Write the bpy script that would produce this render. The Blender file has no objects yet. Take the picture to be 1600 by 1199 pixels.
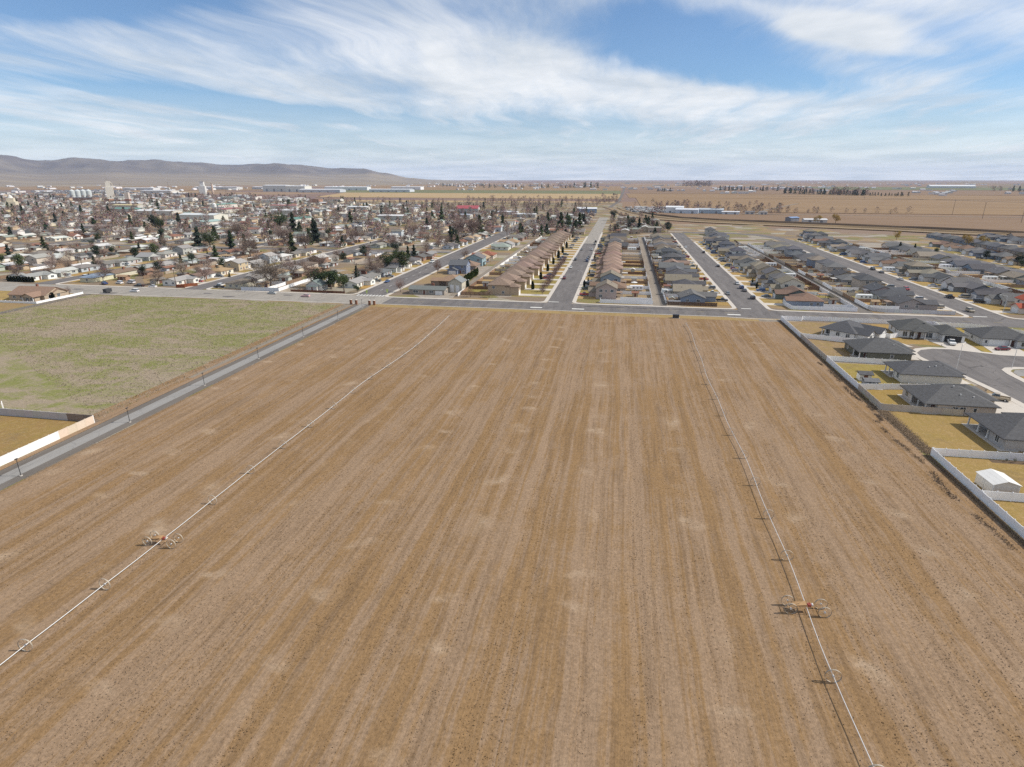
import bpy, math, random
import numpy as np
from mathutils import Vector, Matrix, Euler

scene = bpy.context.scene
COL = scene.collection
R = math.radians
rnd = random.Random(11)

# ------------------------------------------------------------------ camera
CAM_H = 57.0
cam_data = bpy.data.cameras.new('camera')
cam_data.sensor_width = 36.0
cam_data.lens = 924.0 / 1600.0 * 36.0
cam_data.clip_start = 0.5
cam_data.clip_end = 90000.0
cam = bpy.data.objects.new('camera', cam_data)
COL.objects.link(cam)
cam.location = (0, 0, CAM_H)
cam.rotation_euler = (R(90 - 19.102), 0, R(10.1465))
scene.camera = cam

# ------------------------------------------------------------------ node helpers
def nn(nt, t, ins=None, **props):
    n = nt.nodes.new(t)
    for k, v in props.items():
        setattr(n, k, v)
    for k, v in (ins or {}).items():
        s = n.inputs[k]
        if isinstance(v, bpy.types.NodeSocket):
            nt.links.new(v, s)
        else:
            if isinstance(v, (tuple, list)) and len(v) == 3 and s.type == 'RGBA':
                v = (*v, 1)
            s.default_value = v
    return n
def mth(nt, op, a, b=0.0, c=0.0, clamp=False):
    return nn(nt, 'ShaderNodeMath', {0: a, 1: b, 2: c}, operation=op, use_clamp=clamp).outputs[0]
def mixc(nt, f, a, b, blend='MIX'):
    n = nn(nt, 'ShaderNodeMix', None, data_type='RGBA', blend_type=blend)
    for idx, v in ((0, f), (6, a), (7, b)):
        s = n.inputs[idx]
        if isinstance(v, bpy.types.NodeSocket):
            nt.links.new(v, s)
        else:
            s.default_value = (*v, 1) if isinstance(v, (tuple, list)) and len(v) == 3 else v
    return n.outputs[2]
def mrange(nt, v, a, b, c=0.0, d=1.0, smooth=False):
    return nn(nt, 'ShaderNodeMapRange', {0: v, 1: a, 2: b, 3: c, 4: d}, clamp=True,
              interpolation_type='SMOOTHSTEP' if smooth else 'LINEAR').outputs[0]
def vmul(nt, v, s):
    return nn(nt, 'ShaderNodeVectorMath', {0: v, 1: s}, operation='MULTIPLY').outputs[0]
def vadd(nt, v, s):
    return nn(nt, 'ShaderNodeVectorMath', {0: v, 1: s}, operation='ADD').outputs[0]
def noise(nt, v, scale, detail=3.0, rough=0.55, dist=0.0):
    return nn(nt, 'ShaderNodeTexNoise', {'Vector': v, 'Scale': scale, 'Detail': detail, 'Roughness': rough,
                                         'Distortion': dist}).outputs['Fac']

# ------------------------------------------------------------------ world: daylight sky with a high cloud layer
SUN_EL, SUN_DX, SUN_DY = 41.5, 0.98, 0.20
world = bpy.data.worlds.new('World')
scene.world = world
world.use_nodes = True
wt = world.node_tree
wt.nodes.clear()
wout = nn(wt, 'ShaderNodeOutputWorld')
sky = nn(wt, 'ShaderNodeTexSky', None, sky_type='NISHITA', sun_disc=False)
sky.sun_elevation = R(SUN_EL)
sky.sun_rotation = math.atan2(SUN_DX, SUN_DY)
sky.altitude = 300
sky.air_density = 1.0
sky.dust_density = 0.25
sky.ozone_density = 2.4
wdir = nn(wt, 'ShaderNodeTexCoord').outputs['Generated']
ws = nn(wt, 'ShaderNodeSeparateXYZ', {0: wdir})
wz = mth(wt, 'ADD', mth(wt, 'MAXIMUM', ws.outputs[2], 0.0), 0.06)
wx_ = mth(wt, 'DIVIDE', ws.outputs[0], wz)
wy_ = mth(wt, 'DIVIDE', ws.outputs[1], wz)
wp = nn(wt, 'ShaderNodeCombineXYZ', {0: wx_, 1: wy_, 2: 3.7}).outputs[0]
wwarp = nn(wt, 'ShaderNodeTexNoise', {'Vector': wp, 'Scale': 0.5, 'Detail': 3.0}).outputs['Color']
wp2 = vadd(wt, wp, vmul(wt, vadd(wt, wwarp, (-0.5, -0.5, -0.5)), (0.9, 1.2, 0.0)))
streak = noise(wt, vmul(wt, wp2, (1.7, 0.32, 1)), 1.0, 7, 0.58)
fibre = noise(wt, vmul(wt, vadd(wt, wp2, (3, 1, 5)), (5.5, 1.3, 1)), 1.0, 8, 0.62)
bank = noise(wt, vmul(wt, wp2, (0.42, 0.24, 1)), 1.0, 3, 0.5)
def gap(cx, cy, rx, ry, rot):
    v = nn(wt, 'ShaderNodeMapping', {'Vector': wp2, 'Location': (0, 0, 0)}, vector_type='POINT')
    v0 = vadd(wt, wp2, (-cx, -cy, -3.7))
    m = nn(wt, 'ShaderNodeMapping', {'Vector': v0, 'Rotation': (0, 0, -rot), 'Scale': (1, 1, 0)}, vector_type='POINT')
    wt.nodes.remove(v)
    q = vmul(wt, m.outputs[0], (1 / rx, 1 / ry, 0))
    l = nn(wt, 'ShaderNodeVectorMath', {0: q}, operation='LENGTH').outputs['Value']
    return mrange(wt, l, 1.15, 0.1, 0, 1, True)
gaps = gap(0.45, 4.35, 1.9, 0.62, R(49))           # the open blue upper right of the middle
gaps = mth(wt, 'MAXIMUM', gaps, mth(wt, 'MULTIPLY', gap(-3.35, 5.3, 2.3, 0.62, R(64)), 0.85))
gaps = mth(wt, 'MAXIMUM', gaps, mth(wt, 'MULTIPLY', gap(-2.5, 2.75, 1.3, 0.5, R(20)), 0.8))
gaps = mth(wt, 'MAXIMUM', gaps, mth(wt, 'MULTIPLY', gap(2.3, 4.7, 1.3, 0.6, R(40)), 0.45))
gaps = mth(wt, 'MAXIMUM', gaps, mth(wt, 'MULTIPLY', gap(3.7, 7.1, 0.9, 0.7, R(30)), 0.8))
wisp = mth(wt, 'MULTIPLY', gap(1.2, 4.0, 0.85, 0.26, R(38)), 0.5)
body = mth(wt, 'MULTIPLY', gap(-0.2, 5.4, 2.6, 1.9, R(45)), 0.2)
cl = mth(wt, 'ADD', mth(wt, 'MULTIPLY', streak, 0.75), mth(wt, 'MULTIPLY', fibre, 0.35))
cl = mth(wt, 'ADD', cl, mth(wt, 'MULTIPLY', bank, 0.45))
cl = mth(wt, 'SUBTRACT', cl, mth(wt, 'MULTIPLY', gaps, 0.47))
cl = mth(wt, 'ADD', cl, mth(wt, 'ADD', wisp, body))
cover = mrange(wt, cl, 0.53, 1.06, 0.03, 0.92, True)
low = mrange(wt, ws.outputs[2], 0.0, 0.12, 0.86, 0.0)   # layer seen edge-on thickens to the horizon
cover = mth(wt, 'MAXIMUM', cover, low)
shade = noise(wt, vmul(wt, wp2, (0.9, 0.75, 1)), 1.0, 5, 0.6)
cloudc = mixc(wt, mrange(wt, shade, 0.36, 0.62), (6.7, 7.2, 7.7), (9.6, 9.7, 9.8))
SKYGAIN = 1.0
skyc = mixc(wt, cover, mixc(wt, 1.0, sky.outputs[0], (0.76, 0.95, 1.14), 'MULTIPLY'), cloudc)
bg = nn(wt, 'ShaderNodeBackground', {'Color': skyc, 'Strength': 0.104})
wt.links.new(bg.outputs[0], wout.inputs[0])

sun_data = bpy.data.lights.new('sun', 'SUN')
sun_data.energy = 5.0
sun_data.angle = R(0.5)
sun_data.color = (1.0, 0.94, 0.84)
sun = bpy.data.objects.new('sun', sun_data)
COL.objects.link(sun)
sv = Vector((SUN_DX, SUN_DY, math.tan(R(SUN_EL)) * math.hypot(SUN_DX, SUN_DY)))
sun.rotation_euler = sv.to_track_quat('Z', 'Y').to_euler()
sun.location = (300, 60, 300)

scene.view_settings.view_transform = 'Standard'
scene.view_settings.look = 'None'
scene.view_settings.exposure = -0.02
scene.view_settings.gamma = 1.0
scene.view_settings.use_curve_mapping = False
scene.render.engine = 'CYCLES'
scene.cycles.use_denoising = False
scene.cycles.max_bounces = 4
scene.cycles.diffuse_bounces = 2
scene.cycles.glossy_bounces = 2
scene.cycles.transmission_bounces = 2
scene.cycles.transparent_max_bounces = 4
scene.cycles.volume_bounces = 1
scene.cycles.caustics_reflective = False
scene.cycles.caustics_refractive = False

# ------------------------------------------------------------------ materials
MATS = {}
def newmat(name, rough=0.8, spec=0.3, metal=0.0):
    m = bpy.data.materials.new(name)
    m.use_nodes = True
    nt = m.node_tree
    b = nt.nodes['Principled BSDF']
    b.inputs['Roughness'].default_value = rough
    b.inputs['Specular IOR Level'].default_value = spec
    b.inputs['Metallic'].default_value = metal
    MATS[name] = m
    return m, nt, b
def setc(nt, b, c):
    if isinstance(c, bpy.types.NodeSocket):
        nt.links.new(c, b.inputs['Base Color'])
    else:
        b.inputs['Base Color'].default_value = (*c, 1)
def bump(nt, b, h, strength=0.5, dist=0.1):
    n = nn(nt, 'ShaderNodeBump', {'Height': h, 'Strength': strength, 'Distance': dist})
    nt.links.new(n.outputs[0], b.inputs['Normal'])
def wpos(nt):
    return nn(nt, 'ShaderNodeNewGeometry').outputs['Position']
def opos(nt):
    return nn(nt, 'ShaderNodeTexCoord').outputs['Object']
def ocol(nt):
    return nn(nt, 'ShaderNodeObjectInfo').outputs['Color']
def plain(name, col, rough=0.7, spec=0.3, metal=0.0, var=0.12, scale=2.0):
    m, nt, b = newmat(name, rough, spec, metal)
    f = noise(nt, wpos(nt), scale, 4, 0.6)
    setc(nt, b, mixc(nt, f, [c * (1 - var) for c in col], [min(1, c * (1 + var)) for c in col]))
    return m
def tinted(name, rough=0.8, spec=0.25, var=0.14, scale=1.5, metal=0.0, line=None, bumpy=0.0):
    """base colour carried by the object (obj.color), with wear on top"""
    m, nt, b = newmat(name, rough, spec, metal)
    p = opos(nt)
    f = noise(nt, wpos(nt), scale, 5, 0.65)
    v = mrange(nt, f, 0.25, 0.75, 1 - var, 1 + var)
    if line:
        ax, per, dep = line
        s = nn(nt, 'ShaderNodeSeparateXYZ', {0: p}).outputs[ax]
        w = mth(nt, 'PINGPONG', s, per / 2)
        v = mth(nt, 'MULTIPLY', v, mrange(nt, w, 0.0, per * 0.14, 1 - dep, 1.0))
    cv = nn(nt, 'ShaderNodeCombineXYZ', {0: v, 1: v, 2: v}).outputs[0]
    setc(nt, b, mixc(nt, 1.0, ocol(nt), cv, 'MULTIPLY'))
    if bumpy:
        bump(nt, b, f, bumpy, 0.05)
    return m

# dry stubble field, mown in strips that run away from the camera
def field_mat(name, ca, cb, cd, pale, seed, strips=True, spots=True):
    m, nt, b = newmat(name, 0.95, 0.1)
    p = wpos(nt)
    p = vadd(nt, p, (seed, seed * 2, 0))
    wv = nn(nt, 'ShaderNodeTexNoise', {'Vector': p, 'Scale': 0.035, 'Detail': 3.0}).outputs['Color']
    pw = vadd(nt, p, vmul(nt, vadd(nt, wv, (-0.5, -0.5, -0.5)), (1.6, 30.0, 0)))
    k = 1.0 if strips else 0.25
    s1 = noise(nt, vmul(nt, pw, (0.24, 0.005, 0)), 1.0, 2, 0.5)
    s2 = noise(nt, vmul(nt, pw, (0.8, 0.012, 0)), 1.0, 3, 0.55)
    s3 = noise(nt, vmul(nt, pw, (2.3, 0.03, 0)), 1.0, 4, 0.65)
    bl = noise(nt, p, 0.05, 4, 0.6)
    b2 = noise(nt, p, 0.35, 4, 0.65)
    gr = noise(nt, p, 2.2, 6, 0.75)
    g2 = noise(nt, vmul(nt, p, (1.0, 0.45, 1.0)), 6.5, 4, 0.8)
    t = mth(nt, 'ADD', mth(nt, 'MULTIPLY', s1, 0.75 * k), mth(nt, 'MULTIPLY', s2, 0.55 * k))
    t = mth(nt, 'ADD', t, mth(nt, 'MULTIPLY', s3, 0.5 * k))
    t = mth(nt, 'ADD', t, mth(nt, 'MULTIPLY', bl, 0.35))
    t = mth(nt, 'ADD', t, mth(nt, 'MULTIPLY', b2, 0.28))
    mid = (0.75 + 0.55 + 0.5) * k * 0.5 + 0.315
    gold = mrange(nt, t, mid - 0.08, mid + 0.12, 0, 1, True)
    c = mixc(nt, gold, ca, cb)
    dk = mrange(nt, noise(nt, vmul(nt, pw, (0.9, 0.05, 1)), 1.0, 5, 0.7), 0.48, 0.70, 0, 0.65)
    c = mixc(nt, dk, c, cd)
    if spots:
        sp = nn(nt, 'ShaderNodeSeparateXYZ', {0: pw})
        px = mth(nt, 'PINGPONG', sp.outputs[0], 9.1)
        py = mth(nt, 'PINGPONG', sp.outputs[1], 6.1)
        l = mth(nt, 'SQRT', mth(nt, 'ADD', mth(nt, 'MULTIPLY', px, px), mth(nt, 'MULTIPLY', mth(nt, 'MULTIPLY', py, py), 2.2)))
        ps = mth(nt, 'MULTIPLY', mrange(nt, l, 3.6, 0.8, 0, 1, True), mrange(nt, noise(nt, p, 0.09, 2), 0.42, 0.58, 0, 0.95))
        c = mixc(nt, mth(nt, 'MULTIPLY', ps, mrange(nt, b2, 0.35, 0.6)), c, pale)
    g = mth(nt, 'ADD', mth(nt, 'MULTIPLY', gr, 0.6), mth(nt, 'MULTIPLY', g2, 0.4))
    v = mrange(nt, g, 0.32, 0.68, 0.58, 1.42)
    fl = mrange(nt, noise(nt, vmul(nt, p, (1.0, 0.55, 1.0)), 1.5, 8, 0.8), 0.61, 0.72, 1.0, 0.5)
    v = mth(nt, 'MULTIPLY', v, fl)
    cv = nn(nt, 'ShaderNodeCombineXYZ', {0: v, 1: v, 2: v}).outputs[0]
    setc(nt, b, mixc(nt, 1.0, c, cv, 'MULTIPLY'))
    h = mth(nt, 'ADD', g, mth(nt, 'MULTIPLY', s3, 0.8))
    bump(nt, b, h, 0.55, 0.12)
    return m
field_mat('stubble', (0.270, 0.185, 0.118), (0.235, 0.146, 0.072), (0.150, 0.096, 0.054), (0.34, 0.25, 0.17), 3.0)
def fallow_mat():
    m, nt, b = newmat('fallow', 0.95, 0.1)
    p = wpos(nt)
    wv = nn(nt, 'ShaderNodeTexNoise', {'Vector': p, 'Scale': 0.03, 'Detail': 4.0}).outputs['Color']
    pw = vadd(nt, p, vmul(nt, vadd(nt, wv, (-0.5, -0.5, -0.5)), (22, 22, 0)))
    a = noise(nt, vmul(nt, pw, (0.020, 0.042, 1)), 1.0, 5, 0.62)
    a2 = noise(nt, vmul(nt, pw, (0.10, 0.26, 1)), 1.0, 5, 0.7)
    t = mth(nt, 'ADD', mth(nt, 'MULTIPLY', a, 0.6), mth(nt, 'MULTIPLY', a2, 0.55))
    c = mixc(nt, mrange(nt, t, 0.51, 0.66, 0, 1, True), (0.196, 0.200, 0.068), (0.292, 0.236, 0.170))
    c = mixc(nt, mrange(nt, noise(nt, p, 0.3, 5, 0.7), 0.50, 0.68, 0, 0.5), c, (0.285, 0.23, 0.17))
    rw = noise(nt, vmul(nt, pw, (0.30, 0.012, 0)), 1.0, 3, 0.6)
    c = mixc(nt, mrange(nt, rw, 0.54, 0.66, 0, 0.55), c, (0.31, 0.25, 0.185))
    g = noise(nt, vmul(nt, p, (0.6, 1.4, 1)), 1.3, 7, 0.8)
    v = mrange(nt, g, 0.3, 0.7, 0.66, 1.3)
    cv = nn(nt, 'ShaderNodeCombineXYZ', {0: v, 1: v, 2: v}).outputs[0]
    setc(nt, b, mixc(nt, 1.0, c, cv, 'MULTIPLY'))
    bump(nt, b, g, 0.7, 0.3)
fallow_mat()

def lawn_mat():
    m, nt, b = newmat('lawn', 0.95, 0.1)
    p = wpos(nt)
    f = noise(nt, p, 0.18, 5, 0.65)
    c = mixc(nt, mrange(nt, f, 0.40, 0.72, 0, 0.7), ocol(nt), (0.25, 0.18, 0.05))
    c = mixc(nt, mrange(nt, noise(nt, p, 0.7, 5, 0.7), 0.5, 0.68, 0, 0.7), c, (0.36, 0.25, 0.12))
    c = mixc(nt, mrange(nt, noise(nt, p, 0.11, 4, 0.7), 0.54, 0.68, 0, 0.7), c, (0.19, 0.135, 0.07))
    c = mixc(nt, mrange(nt, noise(nt, vmul(nt, p, (0.9, 0.08, 0)), 1.0, 3, 0.6), 0.5, 0.7, 0, 0.4), c, (0.22, 0.165, 0.05))
    g = noise(nt, p, 3.0, 6, 0.75)
    v = mrange(nt, g, 0.3, 0.7, 0.72, 1.28)
    cv = nn(nt, 'ShaderNodeCombineXYZ', {0: v, 1: v, 2: v}).outputs[0]
    setc(nt, b, mixc(nt, 1.0, c, cv, 'MULTIPLY'))
    bump(nt, b, g, 0.4, 0.06)
lawn_mat()

def yard_mat():
    """ground between the houses: tan winter grass, bare soil, gravel"""
    m, nt, b = newmat('yard', 0.95, 0.1)
    p = wpos(nt)
    vo = nn(nt, 'ShaderNodeTexVoronoi', {'Vector': vmul(nt, p, (0.055, 0.07, 0)), 'Scale': 1.0}, feature='F1')
    s = nn(nt, 'ShaderNodeSeparateColor', {0: vo.outputs['Color']})
    c = mixc(nt, mrange(nt, s.outputs[0], 0.35, 0.45), (0.27, 0.19, 0.10), (0.20, 0.155, 0.115))
    c = mixc(nt, mrange(nt, s.outputs[1], 0.72, 0.76, 0, 0.8), c, (0.17, 0.165, 0.05))
    c = mixc(nt, mrange(nt, s.outputs[2], 0.80, 0.84, 0, 0.7), c, (0.36, 0.33, 0.29))
    f = noise(nt, p, 0.25, 6, 0.7)
    c = mixc(nt, mrange(nt, f, 0.45, 0.7, 0, 0.7), c, (0.22, 0.165, 0.11))
    g = noise(nt, p, 2.0, 5, 0.7)
    v = mrange(nt, g, 0.3, 0.7, 0.7, 1.3)
    cv = nn(nt, 'ShaderNodeCombineXYZ', {0: v, 1: v, 2: v}).outputs[0]
    setc(nt, b, mixc(nt, 1.0, c, cv, 'MULTIPLY'))
yard_mat()

def asphalt_mat(name, ca, cb, crack=0.5):
    m, nt, b = newmat(name, 0.9, 0.2)
    p = wpos(nt)
    f = noise(nt, vmul(nt, p, (1, 0.12, 1)), 0.35, 5, 0.6)
    c = mixc(nt, mrange(nt, f, 0.3, 0.7), ca, cb)
    f2 = noise(nt, p, 0.12, 4, 0.6)
    c = mixc(nt, mrange(nt, f2, 0.55, 0.7, 0, 0.45), c, [x * 0.78 for x in ca])
    vo = nn(nt, 'ShaderNodeTexVoronoi', {'Vector': vadd(nt, vmul(nt, p, (0.16, 0.11, 0)),
            vmul(nt, nn(nt, 'ShaderNodeTexNoise', {'Vector': p, 'Scale': 0.4}).outputs['Color'], (0.35, 0.35, 0))), 'Scale': 1.0},
            feature='DISTANCE_TO_EDGE').outputs['Distance']
    c = mixc(nt, mrange(nt, vo, 0.0, 0.016, crack, 0), c, (0.035, 0.033, 0.032))
    g = noise(nt, p, 4.0, 4, 0.8)
    v = mrange(nt, g, 0.3, 0.7, 0.85, 1.15)
    cv = nn(nt, 'ShaderNodeCombineXYZ', {0: v, 1: v, 2: v}).outputs[0]
    setc(nt, b, mixc(nt, 1.0, c, cv, 'MULTIPLY'))
asphalt_mat('asphalt', (0.115, 0.105, 0.102), (0.178, 0.163, 0.155))
asphalt_mat('asphalt_old', (0.25, 0.228, 0.20), (0.32, 0.292, 0.255))
asphalt_mat('asphalt_path', (0.235, 0.225, 0.212), (0.28, 0.268, 0.252), 0.25)
asphalt_mat('gravel_dark', (0.12, 0.105, 0.092), (0.17, 0.15, 0.13), 0.0)
asphalt_mat('gravel', (0.19, 0.16, 0.128), (0.26, 0.22, 0.175), 0.0)
plain('concrete', (0.50, 0.455, 0.40), 0.9, 0.2, 0, 0.14, 0.8)
plain('road_paint', (0.62, 0.61, 0.57), 0.8, 0.2, 0, 0.25, 3.0)
plain('road_paint_yellow', (0.45, 0.36, 0.14), 0.8, 0.2, 0, 0.3, 3.0)
tinted('wall_paint', 0.85, 0.2, 0.09, 0.9, line=(2, 0.28, 0.16))
tinted('smooth_paint', 0.6, 0.35, 0.07, 0.8)
tinted('shingle', 0.95, 0.12, 0.24, 1.6, line=(2, 0.42, 0.12), bumpy=0.5)
tinted('tile_roof', 0.9, 0.15, 0.2, 1.2, line=(2, 0.5, 0.28), bumpy=0.4)
tinted('metal_sheet', 0.45, 0.5, 0.08, 0.4, 0.0, line=(0, 0.9, 0.12))
tinted('vinyl', 0.55, 0.35, 0.06, 0.7)
tinted('timber', 0.9, 0.15, 0.25, 2.0)
tinted('car_paint', 0.28, 0.6, 0.03, 0.5)
tinted('bark', 0.95, 0.1, 0.25, 3.0)
tinted('masonry', 0.92, 0.15, 0.16, 2.5, line=(2, 0.2, 0.18))
plain('trim_white', (0.72, 0.71, 0.69), 0.6, 0.3, 0, 0.05)
plain('fascia_dark', (0.05, 0.05, 0.052), 0.6, 0.3, 0, 0.1)
plain('rubber', (0.02, 0.02, 0.02), 0.85, 0.2, 0, 0.2)
plain('chrome', (0.55, 0.55, 0.56), 0.35, 0.5, 0.7, 0.05)
plain('galvanised', (0.66, 0.65, 0.63), 0.5, 0.5, 0.2, 0.08)
plain('wheel_steel', (0.36, 0.31, 0.245), 0.6, 0.4, 0.3, 0.2)
plain('dark_metal', (0.05, 0.05, 0.055), 0.5, 0.4, 0.3, 0.1)
plain('engine_red', (0.33, 0.07, 0.045), 0.5, 0.4, 0, 0.15)
plain('mover_orange', (0.44, 0.27, 0.13), 0.7, 0.3, 0, 0.2)
plain('lamp_lens', (0.75, 0.72, 0.62), 0.25, 0.5, 0, 0.03)
plain('tail_red', (0.30, 0.015, 0.015), 0.3, 0.5, 0, 0.03)
plain('sign_lime', (0.55, 0.72, 0.06), 0.5, 0.4, 0, 0.04)
plain('soil_dark', (0.13, 0.092, 0.062), 0.95, 0.1, 0, 0.35, 0.6)
plain('weed_dry', (0.29, 0.235, 0.185), 0.95, 0.1, 0, 0.4, 1.2)
def glass_mat():
    m, nt, b = newmat('glass', 0.12, 0.6)
    f = noise(nt, wpos(nt), 0.7, 2)
    setc(nt, b, mixc(nt, f, (0.035, 0.045, 0.055), (0.09, 0.11, 0.125)))
glass_mat()
def leaf_mat(name, var=0.45, trans=0.0):
    m, nt, b = newmat(name, 0.9, 0.15)
    f = noise(nt, opos(nt), 0.9, 4, 0.7)
    v = mrange(nt, f, 0.3, 0.7, 1 - var, 1 + var)
    cv = nn(nt, 'ShaderNodeCombineXYZ', {0: v, 1: v, 2: v}).outputs[0]
    setc(nt, b, mixc(nt, 1.0, ocol(nt), cv, 'MULTIPLY'))
leaf_mat('foliage')
leaf_mat('twigs', 0.3)
def attr_mat(name, rough=0.85):
    m, nt, b = newmat(name, rough, 0.2)
    a = nn(nt, 'ShaderNodeAttribute', None, attribute_name='col').outputs['Color']
    f = noise(nt, wpos(nt), 0.25, 4, 0.65)
    v = mrange(nt, f, 0.3, 0.7, 0.82, 1.18)
    cv = nn(nt, 'ShaderNodeCombineXYZ', {0: v, 1: v, 2: v}).outputs[0]
    setc(nt, b, mixc(nt, 1.0, a, cv, 'MULTIPLY'))
attr_mat('far_surface')

def plain_ground_mat():
    """farm country: section-sized fields of soil, stubble, vines and winter green"""
    m, nt, b = newmat('farmland', 0.95, 0.1)
    p = wpos(nt)
    wv = nn(nt, 'ShaderNodeTexNoise', {'Vector': p, 'Scale': 0.0006, 'Detail': 2.0}).outputs['Color']
    pw = vadd(nt, p, vmul(nt, vadd(nt, wv, (-0.5, -0.5, -0.5)), (260, 260, 0)))
    s = nn(nt, 'ShaderNodeSeparateXYZ', {0: pw})
    fx = mth(nt, 'FLOOR', mth(nt, 'DIVIDE', s.outputs[0], 640.0))
    fy = mth(nt, 'FLOOR', mth(nt, 'DIVIDE', mth(nt, 'ADD', s.outputs[1], mth(nt, 'MULTIPLY', fx, 173.0)), 410.0))
    cell = nn(nt, 'ShaderNodeCombineXYZ', {0: fx, 1: fy, 2: 4.2}).outputs[0]
    wn = nn(nt, 'ShaderNodeTexWhiteNoise', {'Vector': cell}, noise_dimensions='3D')
    ramp = nn(nt, 'ShaderNodeValToRGB', {0: wn.outputs['Value']})
    cr = ramp.color_ramp
    cr.interpolation = 'CONSTANT'
    cols = [(0.0, (0.235, 0.155, 0.10)), (0.2, (0.20, 0.138, 0.112)), (0.42, (0.27, 0.185, 0.115)), (0.6, (0.185, 0.13, 0.118)),
            (0.76, (0.30, 0.215, 0.125)), (0.87, (0.145, 0.155, 0.06)), (0.94, (0.22, 0.16, 0.12))]
    while len(cr.elements) < len(cols):
        cr.elements.new(0.5)
    for e, (ps, c) in zip(cr.elements, cols):
        e.position = ps
        e.color = (*c, 1)
    row = noise(nt, vmul(nt, pw, (0.004, 0.045, 0)), 1.0, 4, 0.6)
    v = mrange(nt, row, 0.3, 0.7, 0.8, 1.2)
    c = mixc(nt, mrange(nt, noise(nt, p, 0.003, 5, 0.6), 0.42, 0.66, 0, 0.55), ramp.outputs[0], (0.225, 0.155, 0.11))
    cv = nn(nt, 'ShaderNodeCombineXYZ', {0: v, 1: v, 2: v}).outputs[0]
    setc(nt, b, mixc(nt, 1.0, c, cv, 'MULTIPLY'))
plain_ground_mat()
def rows_mat(name, ca, cb, sx, sy):
    m, nt, b = newmat(name, 0.95, 0.1)
    p = wpos(nt)
    f = noise(nt, vmul(nt, p, (sx, sy, 0)), 1.0, 5, 0.62)
    f2 = noise(nt, p, 0.01, 5, 0.65)
    t = mth(nt, 'ADD', mth(nt, 'MULTIPLY', f, 0.6), mth(nt, 'MULTIPLY', f2, 0.4))
    setc(nt, b, mixc(nt, mrange(nt, t, 0.38, 0.62), ca, cb))
rows_mat('tilled_brown', (0.215, 0.142, 0.080), (0.275, 0.185, 0.104), 0.002, 0.03)
rows_mat('tilled_dark', (0.190, 0.125, 0.080), (0.235, 0.160, 0.102), 0.002, 0.03)
rows_mat('stubble_gold', (0.33, 0.235, 0.12), (0.40, 0.29, 0.165), 0.002, 0.02)
rows_mat('winter_green', (0.135, 0.138, 0.068), (0.165, 0.165, 0.085), 0.002, 0.02)
rows_mat('canal_bank', (0.30, 0.215, 0.12), (0.23, 0.165, 0.10), 0.01, 0.05)
def hill_mat():
    """brush on the ridge, dry grass and farm strips on the long slope below it"""
    m, nt, b = newmat('hill_grass', 0.95, 0.1)
    p = wpos(nt)
    z = nn(nt, 'ShaderNodeSeparateXYZ', {0: p}).outputs[2]
    zz = mth(nt, 'ADD', z, mth(nt, 'MULTIPLY', noise(nt, p, 0.0011, 4, 0.6), 120.0))
    f = noise(nt, p, 0.0022, 6, 0.65)
    up = mixc(nt, mrange(nt, f, 0.35, 0.65), (0.115, 0.098, 0.092), (0.185, 0.158, 0.128))
    st = noise(nt, vmul(nt, p, (0.0004, 0.0022, 0)), 1.0, 4, 0.6)
    lo = mixc(nt, mrange(nt, st, 0.4, 0.6), (0.205, 0.165, 0.125), (0.265, 0.215, 0.150))
    setc(nt, b, mixc(nt, mrange(nt, zz, 150, 215, 0, 1, True), lo, up))
hill_mat()

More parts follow.
